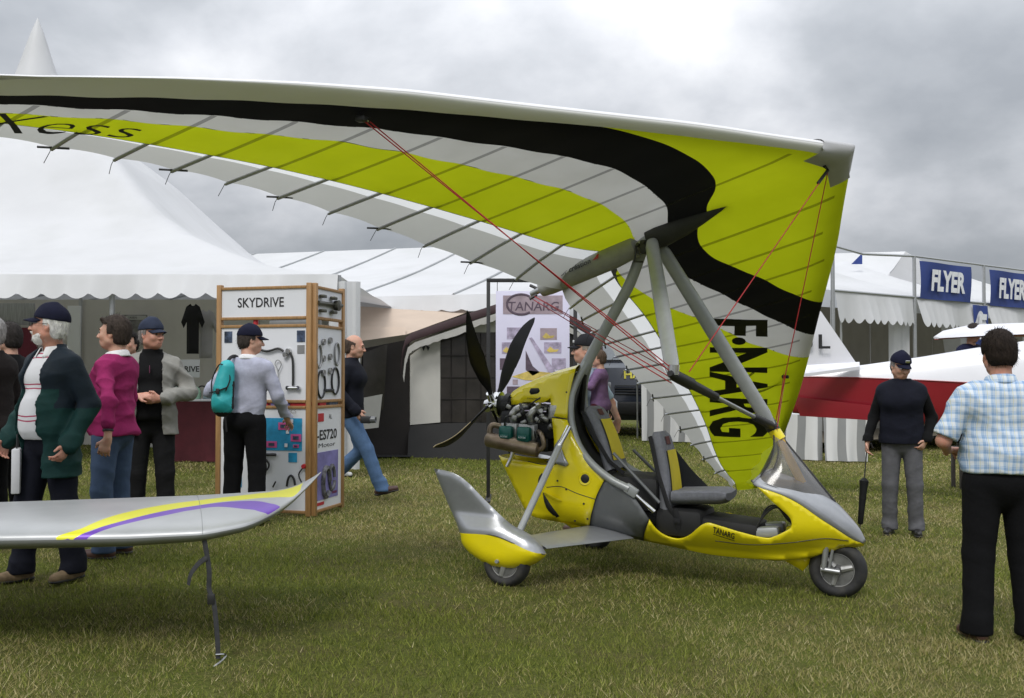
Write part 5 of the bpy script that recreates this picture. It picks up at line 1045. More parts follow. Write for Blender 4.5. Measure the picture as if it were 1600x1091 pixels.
# ------------------------------------------------------------------ display booth
def booth():
    Cn = Vector((-1.895, 9.74, 0)); eL = Vector((-2.86, 10.02, 0)); eR = Vector((-1.735, 10.42, 0)); g = gz(-2.2); t = thing('display_booth', 'folding timber display stand with white SKYDRIVE panels', 'display stand', Cn + Vector((0, 0, g))); o0 = Vector(t.location); H_ = 2.22
    def side(e, key):
        u_ = (e - Cn).normalized(); W_ = (e - Cn).length; nrm = Vector((u_.y, -u_.x, 0)); nrm = nrm if nrm.y < 0 or key == 'R' else -nrm
        if key == 'R': nrm = Vector((u_.y, -u_.x, 0)) if Vector((u_.y, -u_.x, 0)).x > 0 else -Vector((u_.y, -u_.x, 0))
        def P(a, z, o_=0): return Vector((0, 0, z)) + u_ * a + nrm * o_
        ry = Matrix.Rotation(math.atan2(u_.y, u_.x), 3, 'Z')
        for a in (.035, W_): mb = MB(); mb.box(P(a, H_ / 2), (.05, .055, H_), rot=ry, bev=.005); mb.build('corner_post', WOOD, t)
        tag_ = []
        for z0, z1 in ((1.90, 2.17), (1.10, 1.80), (.05, 1.02)):
            mb = MB(); mb.box(P(W_ / 2 + .02, (z0 + z1) / 2), (W_ - .085, .018, z1 - z0), rot=ry); pn = mb.build('panel', WHITEBOARD, t); tag_.append(pn)
            for z in (z0 - .012, z1 + .012): mb = MB(); mb.box(P(W_ / 2 + .02, z), (W_ - .09, .045, .028), rot=ry, bev=.004); mb.build('rail', WOOD, t)
        return u_, nrm, W_, P, tag_, ry
    uL, nL, WL, PL, pL, rL = side(eL, 'L'); uR, nR, WR, PR, pR, rR = side(eR, 'R')
    flat_text('sign_lettering', 'SKYDRIVE', INK, pL[0], PL(WL * .80, 1.995, .012), -uL, (0, 0, 1), width=.50, height=.095, bold=.012)
    DKP = mat('dark_photo_print', (.05, .07, .12), .4, var=.9, scale=18); CY = mat('cyan_print', (.02, .28, .50), .5, var=.3, scale=8); PK = mat('pink_print', (.62, .10, .30), .5, var=.15); REDP = mat('red_print', (.45, .02, .03), .5); VIO = mat('violet_print', (.20, .18, .42), .5, var=.3, scale=5); GRY = mat('grey_parts', (.3, .3, .3), .4, .5)
    def card(P, rot, a, z, w_, h_, m_, nm, par, o_=.012): mb = MB(); mb.box(P(a, z, o_), (w_, .004, h_), rot=rot); return mb.build(nm, m_, par)
    # upper left panel: photographs, hose and fittings
    card(PL, rL, WL * .90, 1.71, .085, .11, DKP, 'photo', pL[1]); card(PL, rL, .12, 1.71, .085, .11, DKP, 'photo', pL[1]); card(PL, rL, .12, 1.585, .075, .08, GRY, 'photo', pL[1])
    f = lambda px, py: (WL * (1 - (px - 348) / (484 - 348)), H_ * (1 - (py - 443) / (808 - 443)) * 1.0)
    def hose(P, par, pts, r_=.011, nm='hose', m_=BLACK): mb = MB(); mb.tube([P(a, z, .03) for a, z in catmull([f(*p) for p in pts], 5)], r_, 8); return mb.build(nm, m_, par)
    hose(PL, pL[1], [(380, 545), (402, 545), (420, 550), (436, 546), (444, 550)]); hose(PL, pL[1], [(452, 549), (457, 562), (458, 585), (458, 605)])
    for px, py in ((447, 556), (451, 550)): a, z = f(px, py); mb = MB(); mb.lathe([(0, .04), (.022, .04), (.028, .03), (.028, 0)], PL(a, z, .01), nL, 16); mb.build('valve_fitting', CHROME, pL[1])
    a, z = f(458, 608); mb = MB(); mb.tube([PL(a - .05, z, .03), PL(a + .05, z, .03)], .013, 8); mb.build('tee_fitting', CHROME, pL[1])
    for dx in (-.055, .055): mb = MB(); mb.lathe([(0, .02), (.02, .02), (.022, 0), (.012, 0)], PL(a + dx, z, .02), nL, 14); mb.build('hose_clip', CHROME, pL[1])
    hose(PL, pL[1], [(437, 600), (436, 580), (432, 570), (436, 564), (441, 570), (437, 582)], .004, 'cable_loop', GRY)
    # lower left panel: printed sheet, leads
    sh = card(PL, rL, f(443, 0)[0], f(0, 681)[1], .40, .31, CY, 'printed_sheet', pL[2])
    for px, py, w_, h_ in ((444, 668, .11, .07), (462, 686, .11, .07), (427, 697, .11, .06), (462, 699, .06, .03)): a, z = f(px, py); c_ = card(PL, rL, a, z, w_, h_, PK, 'printed_block', sh, .018); card(PL, rL, a, z, w_ * .55, h_ * .45, DKP, 'printed_part', c_, .024)
    for px, py in ((456, 660), (450, 677), (448, 698)): a, z = f(px, py); card(PL, rL, a, z, .03, .035, WHITEBOARD, 'price_tag', sh, .022)
    card(PL, rL, f(457, 0)[0], f(0, 717)[1], .09, .09, CY, 'small_print', pL[2]); card(PL, rL, f(375, 0)[0], f(0, 758)[1], .12, .10, CY, 'small_print', pL[2]); card(PL, rL, f(376, 0)[0], f(0, 704)[1], .07, .08, PK, 'small_print', pL[2])
    hose(PL, pL[2], [(413, 741), (422, 736), (424, 728), (418, 720), (411, 721)], .010); hose(PL, pL[2], [(412, 714), (426, 713), (434, 713)], .014); hose(PL, pL[2], [(450, 762), (452, 750), (456, 745), (460, 750), (462, 760)], .011); hose(PL, pL[2], [(471, 755), (467, 743), (473, 732)], .007); hose(PL, pL[2], [(430, 764), (434, 755)], .008); hose(PL, pL[2], [(370, 720), (375, 745), (380, 755)], .008)
    a, z = f(474, 730); mb = MB(); mb.lathe([(0, .03), (.02, .03), (.024, .0)], PL(a, z, .015), nL, 12); mb.build('red_plug', REDP, pL[2])
    flat_text('panel_heading', 'ONICS', mat('faded_ink', (.42, .40, .38)), pL[2], PL(f(455, 0)[0] + .11, .975, .012), -uL, (0, 0, 1), width=.16)
    # shelf packets between panels
    for P, rot, W_, cols in ((PL, rL, WL, ((.12, .22, REDP), (.34, .2, VIO), (.56, .18, REDP), (.78, .14, DKP))), (PR, rR, WR, ((.22, .16, REDP), (.48, .2, DKP)))):
        for a, w_, m_ in cols: mb = MB(); mb.box(P(a, 1.062, -.02), (w_, .06, .045), rot=rot, bev=.004); mb.build('packet', m_, t)
    mb = MB(); mb.box(PL(.26, 1.845, -.03), (.40, .08, .05), rot=rL, bev=.004); mb.build('boxed_part', GRY, t); mb = MB(); mb.lathe([(0, 0), (.025, 0), (.025, .06), (.018, .085), (0, .085)], PL(WL * .62, 1.812, -.02), (0, 0, 1), 12); mb.build('red_bottle', REDP, t)
    # narrow right side: tubes, rings, motor poster
    for i, (a, z) in enumerate(((.20, 1.66), (.36, 1.68), (.20, 1.50), (.36, 1.52), (.2, 1.36), (.36, 1.38))): mb = MB(); mb.lathe([(.012, .02), (.03, .025), (.034, .01), (.03, 0)], PR(a, z, .012), nR, 12); mb.build('ring_fitting', GRY, pR[1])
    def ring(a, z, ra, rz, m_=BLACK): mb = MB(); mb.tube([PR(a + ra * math.cos(q), z + rz * math.sin(q), .02) for q in np.linspace(0, 2 * math.pi, 25)[:-1]], .010, 7, closed=True); mb.build('hose_ring', m_, pR[1])
    ring(.10, 1.52, .06, .11, GRY); ring(.54, 1.55, .06, .11, GRY); ring(.16, 1.25, .09, .13); ring(.50, 1.28, .09, .13)
    mb = MB(); mb.box(PR(.34, 1.19, .02), (.22, .03, .03), rot=rR, bev=.01); mb.build('black_fitting', BLACK, pR[1])
    mb = MB(); mb.tube([PR(.05, 2.03, .03), PR(.62, 2.04, .03)], .022, 8); mb.lathe([(0, 0), (.05, 0), (.055, .05), (.0, .06)], PR(.45, 2.03, .03), nR, 12)
    for a in (.14, .4):
        for dz in (-.07, .07): mb.box(PR(a, 2.03 + dz, .04), (.09, .05, .03), rot=rR, bev=.008)
    mb.build('carburettor_unit', mat('dark_metal_unit', (.09, .09, .07), .4, .6), pR[0])
    card(PR, rR, .17, .93, .13, .08, REDP, 'red_emblem', pR[2]); flat_text('emblem_text', 'AL', INK, pR[2], PR(.36, .91, .012), uR, (0, 0, 1), height=.045); flat_text('model_text', '-ES720', INK, pR[2], PR(.08, .71, .012), uR, (0, 0, 1), width=.48, height=.10, bold=.02); flat_text('small_text', 'Motor', INK, pR[2], PR(.12, .64, .012), uR, (0, 0, 1), width=.4, height=.04)
    vp = card(PR, rR, .34, .365, .50, .46, VIO, 'motor_poster', pR[2])
    mb = MB(); mb.tube([PR(.28 + .08 * math.cos(q), .30 + .14 * math.sin(q), .02) for q in np.linspace(0, 5.5, 18)], .028, 6); mb.tube([PR(.42 + .06 * math.cos(q), .33 + .12 * math.sin(q), .02) for q in np.linspace(0, 6, 14)], .02, 6); mb.build('printed_motor', mat('motor_print', (.12, .12, .13), .5, var=.9, scale=20), vp)
    card(PR, rR, .16, .10, .18, .03, REDP, 'red_caption', pR[2]); card(PR, rR, .5, .18, .12, .025, REDP, 'red_caption', pR[2])
booth()

# ------------------------------------------------------------------ silver wing tip in the foreground
def fg_wing():
    ST = [(-400, 850, 4.8, -400, 796, 6.0, .12), (0, 845, 4.83, 0, 785, 6.0, .12), (200, 842, 4.86, 200, 778, 6.02, .115), (320, 836, 4.88, 310, 774, 6.04, .10), (390, 822, 4.97, 380, 770, 6.05, .08), (440, 797, 5.2, 430, 767, 6.06, .05), (475, 768, 5.55, 465, 760, 6.08, .022), (502, 738, 6.0, 498, 740, 6.1, .005)]
    U = np.array([-400, 0, 200, 320, 390, 440, 475, 502.]); LE = np.array([at(*s[:3])[:] for s in ST]); TE = np.array([at(*s[3:6])[:] for s in ST]); TK = np.array([s[6] for s in ST])
    us = np.concatenate([np.linspace(-400, 0, 12)[:-1], np.linspace(0, 502, 120)])
    def sm(arr): y = np.interp(us, U, arr); k_ = np.ones(9) / 9; yp = np.pad(y, 4, mode='edge'); yp[:4] = y[0]; z = np.convolve(yp, k_, 'valid'); wt = np.clip((us - 200) / 60, 0, 1) * np.clip((500 - us) / 12, 0, 1); return y * (1 - wt) + z * wt
    le = np.stack([sm(LE[:, i]) for i in range(3)], 1); te = np.stack([sm(TE[:, i]) for i in range(3)], 1); tk = sm(TK)
    cs = np.linspace(0, 1, 40) ** 1.8
    up = le[:, None] + (te - le)[:, None] * cs[None, :, None]; up[..., 2] += tk[:, None] * (4.2 * (np.sqrt(cs) * .5 - .35 * cs - .15 * cs * cs))[None]
    lo = le[:, None] + (te - le)[:, None] * cs[None, :, None]; lo[..., 2] -= tk[:, None] * (3.0 * (np.sqrt(cs) * .75 - .62 * cs - .13 * cs * cs))[None]
    m = bpy.data.materials.new('silver_wing_cloth'); m.use_nodes = True; t_ = m.node_tree; b = t_.nodes['Principled BSDF']
    def less(nm): a_ = N(t_, 'ShaderNodeAttribute', attribute_name=nm); return math_node(t_, 'LESS_THAN', a_.outputs['Fac'], 0.0)
    tcn = N(t_, 'ShaderNodeTexCoord'); ns = N(t_, 'ShaderNodeTexNoise'); ns.inputs['Scale'].default_value = 4; ns.inputs['Detail'].default_value = 5; t_.links.new(tcn.outputs['Object'], ns.inputs['Vector'])
    c = ramp(t_, ns.outputs['Fac'], [(.3, (.36, .37, .375)), (.7, (.43, .44, .445))]); c = mixc(t_, less('d_violet'), c, (.15, .055, .42)); c = mixc(t_, less('d_yellow'), c, (.72, .70, .02)); t_.links.new(c, b.inputs['Base Color']); b.inputs['Roughness'].default_value = .36; b.inputs['Metallic'].default_value = .25
    bp = N(t_, 'ShaderNodeBump'); bp.inputs['Strength'].default_value = .12; bp.inputs['Distance'].default_value = .02; t_.links.new(ns.outputs['Fac'], bp.inputs['Height']); t_.links.new(bp.outputs[0], b.inputs['Normal'])
    ix = int(np.argmin(np.abs(us - 0))); o0 = Vector(at(100, 900, 5.4)); o0.z = gz(o0.x)
    root = thing('silver_wing', 'silver wing tip with yellow and violet stripes in the left foreground', 'wing', o0)
    nU = len(us); sk = mesh_obj('wing_skin', up.reshape(-1, 3) - np.array(o0), gridfaces(nU, 40), m, root)
    Q = np.stack([np.broadcast_to(us[:, None] / 300, (nU, 40)).ravel(), np.broadcast_to(cs[None], (nU, 40)).ravel()], 1)
    ye = catmull([(85, .0), (118, .03), (139.5, .072), (199.8, .251), (305, .539), (407.4, .75), (455, .80), (480, .7)], 5) + catmull([(470, .10), (457.6, .06), (435, .32), (404.6, .451), (355, .45), (303.3, .361), (199.8, .125), (129.6, .012), (100, 0)], 5)
    vi = catmull([(95, .0), (120, .012), (149.6, .035), (230.3, .196), (334.4, .412), (394.2, .392), (425, .16), (438, .013)], 5) + catmull([(418, .005), (405, .08), (391.7, .159), (343.2, .305), (300, .26), (250.5, .16), (149.7, .012), (110, 0)], 5)
    for nm, pl in (('d_yellow', ye), ('d_violet', vi)): sk.data.attributes.new(nm, 'FLOAT', 'POINT').data.foreach_set('value', poly_sd([(a / 300, b_) for a, b_ in pl], Q).astype(np.float32))
    mesh_obj('lower_skin', lo.reshape(-1, 3) - np.array(o0), gridfaces(nU, 40)[:, ::-1], SILVER, root)
    i1 = int(np.argmin(np.abs(us - 318))); p = Vector(le[i1]) - o0
    mb = MB(); mb.tube([Vector(up[i1, j]) - o0 + Vector((0, 0, .0015)) for j in range(0, 39)], .0012, 4); mb.build('skin_seam', GREYPAINT, root)
    # tie-down strap with its loose tail and peg
    gp = at(341, 1022, 4.90); gp.z = gz(gp.x) + .01; q0 = Vector(le[i1]) + Vector((0, .03, -.03)); t = thing('tie_down_strap', 'dark tie-down strap hanging from the silver wing to the grass', 'strap', gp)
    pts = [q0 - gp, q0.lerp(gp, .25) + Vector((.006, 0, 0)) - gp, q0.lerp(gp, .42) + Vector((-.008, .01, 0)) - gp, q0.lerp(gp, .52) + Vector((.01, 0, 0)) - gp, q0.lerp(gp, .8) + Vector((.008, 0, 0)) - gp, Vector((0, 0, 0))]
    WEB = mat('grey_webbing', (.035, .036, .038), .9, var=.3, scale=30, bump=.3, bscale=150)
    mb = MB(); mb.tube(catmull(pts, 5), [.012] * 26, 8, flat=((0, 1, 0), .25)); mb.build('webbing', WEB, t)
    mb = MB(); s0 = q0.lerp(gp, .15) - gp; mb.tube(catmull([s0, s0 + Vector((-.04, 0, -.03)), s0 + Vector((-.075, 0, -.08)), s0 + Vector((-.085, .0, -.13))], 5), .014, 8, flat=((.6, .8, 0), .2)); mb.build('loose_tail', WEB, t)
    mb = MB(); mb.box(q0.lerp(gp, .50) - gp, (.035, .015, .05), bev=.004); mb.build('buckle', BLACK, t)
    mb = MB(); mb.tube(catmull([Vector((-.01, 0, .02)), Vector((.04, -.02, .025)), Vector((.035, -.05, .01)), Vector((.0, -.10, -.02)), Vector((-.01, -.12, -.06))], 5), .005, 7); mb.build('ground_peg', CHROME, t)
fg_wing()
# ------------------------------------------------------------------ people: implicit bodies and clothes turned into meshes
class Field:
    def __init__(s, lo, hi, h, fine=None):
        """fine: list of (z0, z1, step) zones with smaller vertical steps"""
        s.x = np.arange(lo[0], hi[0] + h, h); s.y = np.arange(lo[1], hi[1] + h, h); z = [lo[2]]
        while z[-1] < hi[2]:
            st = h
            for f in (fine or []):
                if f[0] <= z[-1] < f[1]: st = f[2]
            z.append(z[-1] + st)
        s.z = np.array(z); s.F = np.full((len(s.x), len(s.y), len(s.z)), .3, np.float32)
    def _sl(s, lo, hi, m):
        r = []
        for ax, a, b in zip((s.x, s.y, s.z), lo, hi): r.append(slice(max(0, np.searchsorted(ax, a - m) - 1), min(len(ax), np.searchsorted(ax, b + m) + 1)))
        return r
    def _grid(s, sl): return s.x[sl[0]][:, None, None], s.y[sl[1]][None, :, None], s.z[sl[2]][None, None, :]
    def _put(s, sl, d, k, sub=False):
        A = s.F[tuple(sl)]
        if sub: B = -d; h = np.clip(.5 - .5 * (B - (-A) * -1) / k, 0, 1) if False else None; s.F[tuple(sl)] = np.maximum(A, -d); return
        h = np.clip(.5 + .5 * (A - d) / k, 0, 1); s.F[tuple(sl)] = A + (d - A) * h - k * h * (1 - h)
    def cone(s, p0, p1, r0, r1, k=.02, flat=None, sub=False):
        p0, p1 = np.array(p0, float), np.array(p1, float); rm = max(r0, r1) * (max(1, flat[1]) if flat else 1)
        sl = s._sl(np.minimum(p0, p1) - rm, np.maximum(p0, p1) + rm, .06 + k); X, Y, Z = s._grid(sl)
        if X.size == 0 or Y.size == 0 or Z.size == 0: return s
        d = p1 - p0; L2 = max(d @ d, 1e-9); vx, vy, vz = X - p0[0], Y - p0[1], Z - p0[2]
        t = np.clip((vx * d[0] + vy * d[1] + vz * d[2]) / L2, 0, 1); vx = vx - t * d[0]; vy = vy - t * d[1]; vz = vz - t * d[2]
        if flat:
            n, q = np.array(flat[0], float), flat[1]; c = (vx * n[0] + vy * n[1] + vz * n[2]) * (1 / q - 1); vx, vy, vz = vx + c * n[0], vy + c * n[1], vz + c * n[2]
            dist = (np.sqrt(vx ** 2 + vy ** 2 + vz ** 2) - (r0 + (r1 - r0) * t)) * min(1, q + .15)
        else: dist = np.sqrt(vx ** 2 + vy ** 2 + vz ** 2) - (r0 + (r1 - r0) * t)
        s._put(sl, dist, k, sub); return s
    def ell(s, c, r, k=.02, rot=None, sub=False):
        c = np.array(c, float); rm = max(r); sl = s._sl(c - rm, c + rm, .06 + k); X, Y, Z = s._grid(sl)
        if X.size == 0 or Y.size == 0 or Z.size == 0: return s
        vx, vy, vz = X - c[0], Y - c[1], Z - c[2]
        if rot is not None: vx, vy, vz = (rot[0, i] * 0 for i in range(3)) if False else (rot[0, 0] * vx + rot[1, 0] * vy + rot[2, 0] * vz, rot[0, 1] * vx + rot[1, 1] * vy + rot[2, 1] * vz, rot[0, 2] * vx + rot[1, 2] * vy + rot[2, 2] * vz)
        k0 = np.sqrt((vx / r[0]) ** 2 + (vy / r[1]) ** 2 + (vz / r[2]) ** 2); k1 = np.sqrt((vx / r[0] ** 2) ** 2 + (vy / r[1] ** 2) ** 2 + (vz / r[2] ** 2) ** 2)
        s._put(sl, np.where(k1 > 1e-6, k0 * (k0 - 1) / np.maximum(k1, 1e-6), -min(r)), k, sub); return s
    def clip(s, fn):
        X, Y, Z = s._grid((slice(None),) * 3); s.F = np.maximum(s.F, fn(X, Y, Z).astype(np.float32) if not np.isscalar(fn) else fn); return s
    def mesh(s):
        F = s.F.copy(); F[0] = F[-1] = .3; F[:, 0] = F[:, -1] = .3; F[:, :, 0] = F[:, :, -1] = .3
        S_ = F < 0; nx, ny, nz = F.shape; cnt = np.zeros((nx - 1, ny - 1, nz - 1), np.int8)
        offs = [(i, j, k) for i in (0, 1) for j in (0, 1) for k in (0, 1)]
        for i, j, k in offs: cnt += S_[i:nx - 1 + i, j:ny - 1 + j, k:nz - 1 + k]
        I, J, K = np.nonzero((cnt > 0) & (cnt < 8)); n = len(I); idx = np.full(cnt.shape, -1, np.int32); idx[I, J, K] = np.arange(n)
        val = {o: F[I + o[0], J + o[1], K + o[2]] for o in offs}; acc = np.zeros((n, 3)); num = np.zeros(n)
        for a in offs:
            for ax in range(3):
                if a[ax]: continue
                b = tuple(a[q] + (q == ax) for q in range(3)); fa, fb = val[a], val[b]; m = (fa < 0) != (fb < 0); t = np.where(m, fa / np.where(m, fa - fb, 1), 0)
                p = []
                for q, (axis, base) in enumerate(zip((s.x, s.y, s.z), (I, J, K))):
                    u = axis[base + a[q]]
                    if q == ax: u = u + t * (axis[base + 1] - axis[base])
                    p.append(u)
                acc += np.stack(p, 1) * m[:, None]; num += m
        V = acc / num[:, None]; Fc = []
        for ax in range(3):
            A_ = S_.take(range(0, F.shape[ax] - 1), ax); B_ = S_.take(range(1, F.shape[ax]), ax); E = A_ != B_; i, j, k = np.nonzero(E); g = [i, j, k]; o1, o2 = [q for q in range(3) if q != ax]
            ok = (g[o1] > 0) & (g[o2] > 0) & (g[o1] < F.shape[o1] - 1) & (g[o2] < F.shape[o2] - 1); g = [q[ok] for q in g]; ins = A_[tuple(g)]
            def cell(d1, d2):
                q = [x.copy() for x in g]; q[o1] = q[o1] - d1; q[o2] = q[o2] - d2; return idx[tuple(q)]
            quad = np.stack([cell(1, 1), cell(0, 1), cell(0, 0), cell(1, 0)], 1); flip = ins if ax != 1 else ~ins
            quad = np.where(flip[:, None], quad, quad[:, ::-1]); Fc.append(quad)
        Fc = np.concatenate(Fc); Fc = Fc[(Fc >= 0).all(1)]
        # two passes of light smoothing
        for w_ in (.5, .35):
            ac = np.zeros_like(V); nn = np.zeros(len(V))
            for q in range(4):
                a, b = Fc[:, q], Fc[:, (q + 1) % 4]; np.add.at(ac, a, V[b]); np.add.at(nn, a, 1)
            V = V * (1 - w_) + w_ * ac / np.maximum(nn, 1)[:, None]
        return V, Fc
def folds(V, Fc, amp, seed, mask=None, fz=34.0):
    """cloth creases: pushes vertices along their normals"""
    nrm = np.zeros_like(V); a, b, c, d = (V[Fc[:, q]] for q in range(4)); fn = np.cross(c - a, d - b)
    for q in range(4): np.add.at(nrm, Fc[:, q], fn)
    nrm /= np.maximum(np.linalg.norm(nrm, axis=1), 1e-9)[:, None]; r = np.random.default_rng(seed); p = r.random(8) * 6; x, y, z = V.T
    rd = lambda u: 1 - 2 * np.abs(np.sin(u * .5)) ** .7     # ridged: sharp creases between soft rolls
    f = rd(fz * z + 3.4 * np.sin(7 * x + p[0]) + 3.0 * np.sin(6 * y + p[1]) + p[2]) * .5 + rd(fz * 1.7 * z + 4 * np.sin(9 * x + p[3]) - 14 * y + p[4]) * .3 + rd(26 * x + 22 * y + 13 * z + p[5]) * .35
    g = .5 + .5 * np.sin(5 * z + 4 * x + p[6]) * np.sin(4 * y + p[7] + 3 * x); m = g if mask is None else g * mask(x, y, z)
    return V + nrm * (amp * f * m)[:, None]
SKIN = {}
def skin(tone):
    if tone not in SKIN:
        m = mat('skin_%d' % len(SKIN), tone, .55, var=.10, scale=18, bump=.08, bscale=150, dirt=((min(1, tone[0] * 1.12), tone[1] * .72, tone[2] * .66), 16, .5)); b = m.node_tree.nodes['Principled BSDF']; b.inputs['Subsurface Weight'].default_value = .08; b.inputs['Subsurface Scale'].default_value = .02; SKIN[tone] = m
    return SKIN[tone]
def cloth(name, col, var=.14, rough=.9): return mat('cloth_' + name, col, rough, var=var, scale=14, bump=.22, bscale=45, spec=.2)
FAIR = (.52, .30, .215); RUDDY = (.50, .25, .18)
def rotm(yaw, pit=0.0, roll=0.0):
    cy, sy, cp, sp, cr, sr = math.cos(yaw), math.sin(yaw), math.cos(pit), math.sin(pit), math.cos(roll), math.sin(roll)
    return np.array([[cy, -sy, 0], [sy, cy, 0], [0, 0, 1]]) @ np.array([[1, 0, 0], [0, cp, -sp], [0, sp, cp]]) @ np.array([[cr, 0, sr], [0, 1, 0], [-sr, 0, cr]])
class Person:
    """local frame: x = own right, y = forward, z up, nominal height 1.75"""
    def __init__(s, label, px, d, rotz, height=1.75, lean=(0, 0), head=(0, 0, 0), arms=None, legs=None, belly=0.0, tone=FAIR, zoff=0.0, group=None, sho=1.0, res=.0075, name='person', cat='person'):
        g = on_ground(px, d); g.z += zoff; s.t = thing(name, label, cat, g, rotz, group); s.k = height / 1.75; s.t.scale = (s.k,) * 3; s.res = res; s.tone = tone; s.belly = belly; s.sho = sho
        lx, ly = lean; s.hip = np.array((0, 0, .92)); s.lean = lean
        s.tp = lambda p: np.array((p[0] + (p[2] - .92) * lx, p[1] + (p[2] - .92) * ly, p[2])) if p[2] > .92 else np.array(p, float)
        T = s.tp
        s.shl = {1: T((.178 * sho, -.01, 1.378)), -1: T((-.178 * sho, -.01, 1.378))}
        s.neck = T((0, -.015, 1.46)); s.head = T((0, .01, 1.628)) + np.array((0, .015, 0)); s.HR = rotm(head[0], head[1], head[2] if len(head) > 2 else 0)
        arms = arms or {}; legs = legs or {}; s.arm = {}; s.leg = {}
        for sd_ in (1, -1):
            e, w_, hd, pn = arms.get(sd_, ((sd_ * .24, -.03, 1.14), (sd_ * .245, .05, .90), (0, .15, -1), (-sd_, 0, 0)))
            s.arm[sd_] = (np.array(e, float), np.array(w_, float), np.array(hd, float) / np.linalg.norm(hd), np.array(pn, float) / np.linalg.norm(pn))
            h, kn, an_, ft = legs.get(sd_, ((sd_ * .09, 0, .90), (sd_ * .11, .02, .49), (sd_ * .12, -.02, .09), (sd_ * .15, 1, 0)))
            s.leg[sd_] = (np.array(h, float), np.array(kn, float), np.array(an_, float), np.array(ft, float) / np.linalg.norm(ft))
        pts = [s.head + (0, 0, .15), s.head - (0, 0, .15)] + [a for sd_ in (1, -1) for a in (s.arm[sd_][0], s.arm[sd_][1] + s.arm[sd_][2] * .2, s.shl[sd_])] + [a for sd_ in (1, -1) for a in (s.leg[sd_][1], s.leg[sd_][2] + s.leg[sd_][3] * .22, s.leg[sd_][2] - s.leg[sd_][3] * .1)] + [np.array((.2, .16 + belly, 1)), np.array((-.2, -.16, 1))]
        s.lo = np.min(pts, 0) - .16; s.hi = np.max(pts, 0) + .16; s.lo[2] = -.02; s.hi[2] = s.head[2] + .2
        s.body()
    def add(s, name, F, m, amp=0.0, seed=1, mask=None, parent=None, fz=34.0):
        V, Fc = F.mesh()
        if amp: V = folds(V, Fc, amp, seed, mask, fz)
        s.last = (V, Fc)
        return mesh_obj(name, V, Fc, m, parent or s.t)
    def hp(s, p): return s.head + s.HR @ np.array(p, float)
    def torso(s, F, g, z0=.90, k=.05):
        T = s.tp; Y = (0, 1, 0); q = s.sho
        F.cone(T((0, 0, z0)), T((0, 0, 1.08)), .148 * q + g, .142 * q + g, k, (Y, .74)); F.cone(T((0, 0, 1.08)), T((0, 0, 1.31)), .142 * q + g, .158 * q + g, k, (Y, .68)); F.cone(T((-.12 * q, -.012, 1.355)), T((.12 * q, -.012, 1.355)), .068 + g, .068 + g, k)
        for e_ in (1, -1): F.cone(T((e_ * .03, -.025, 1.425)), T((e_ * .155 * q, -.012, 1.385)), .048 + g * .6, .046 + g * .6, .04)
        F.cone(T((-.07 * q, .05, 1.28)), T((.07 * q, .05, 1.28)), .075 + g, .075 + g, k)
        if s.belly: F.ell(T((0, .045, 1.06)), (.15 * q + g, .11 + s.belly + g, .17 + g), k)
        return F
    def armF(s, F, sd_, r0, r1, r2, k=.03, to=1.0):
        a, (e, w_, hd, pn) = s.shl[sd_], s.arm[sd_]
        F.cone(a, e, r0, r1, k)
        if to > .5: F.cone(e, e + (w_ - e) * min(1, to), r1, r2, k)
        return F
    def legF(s, F, sd_, r0, r1, r2, k=.03):
        h, kn, an_, ft = s.leg[sd_]; F.cone(h, kn, r0, r1, k); F.cone(kn, an_, r1, r2, k); return F
    def hand(s, F, sd_, curl=.5, point=False):
        e, w_, hd, pn = s.arm[sd_]; pn = pn - hd * (pn @ hd); pn /= np.linalg.norm(pn); sv_ = np.cross(hd, pn); thumb = sv_ if sv_[1] + .3 * sv_[2] > 0 else -sv_
        F.cone(w_, w_ + hd * .03, .024, .028, .012, (pn, .75)); F.cone(w_ + hd * .03, w_ + hd * .075, .034, .038, .012, (pn, .42))
        for i, (o, ln) in enumerate(((.031, .068), (.0105, .078), (-.0105, .073), (-.031, .056))):
            b = w_ + hd * .085 + thumb * o * 1.05; c_ = 0.08 if (point and i == 0) else curl; d1 = hd * math.cos(c_) + pn * math.sin(c_) + thumb * o * 2.2; d2 = hd * math.cos(c_ * 2.3) + pn * math.sin(c_ * 2.3) + thumb * o * 1.2; m_ = b + d1 * ln * .5
            F.cone(b - hd * .015, m_, .0098, .009, .004); F.cone(m_, m_ + d2 * ln * .55, .009, .0078, .004)
        tb = w_ + hd * .03 + thumb * .026; tm = tb + (hd * .6 + thumb * .7 + pn * .25) * .042; F.cone(tb, tm, .0135, .0115, .008); F.cone(tm, tm + (hd * .9 + thumb * .15 + pn * .35) * .034, .0112, .009, .006); return F
    def body(s, curls=None):
        F = Field(s.lo, s.hi, s.res, fine=[(s.head[2] - .17, s.head[2] + .2, min(s.res, .006))]); s.torso(F, -.012); hp = s.hp; Rm = s.HR
        for sd_ in (1, -1):
            s.armF(F, sd_, .048, .038, .026); s.legF(F, sd_, .078, .052, .036, .05); h, kn, an_, ft = s.leg[sd_]; F.cone(an_ - ft * .04 - (0, 0, .03), an_ + ft * .13 - (0, 0, .055), .034, .024, .02); s.hand(F, sd_, getattr(s, 'curl', .55))
        F.cone(s.neck, hp((0, -.025, -.07)), .062, .054, .03)
        F.ell(hp((0, -.016, .028)), (.077, .098, .098), .01, Rm); F.ell(hp((0, .022, -.03)), (.064, .076, .092), .03, Rm); F.ell(hp((0, .048, -.088)), (.042, .042, .028), .03, Rm); F.cone(hp((-.05, .0, -.06)), hp((.05, .0, -.06)), .03, .03, .03)
        F.cone(hp((-.034, .083, .022)), hp((.034, .083, .022)), .012, .012, .018); F.cone(hp((0, .092, .012)), hp((0, .117, -.030)), .008, .013, .012); F.cone(hp((-.013, .106, -.034)), hp((.013, .106, -.034)), .008, .008, .008)
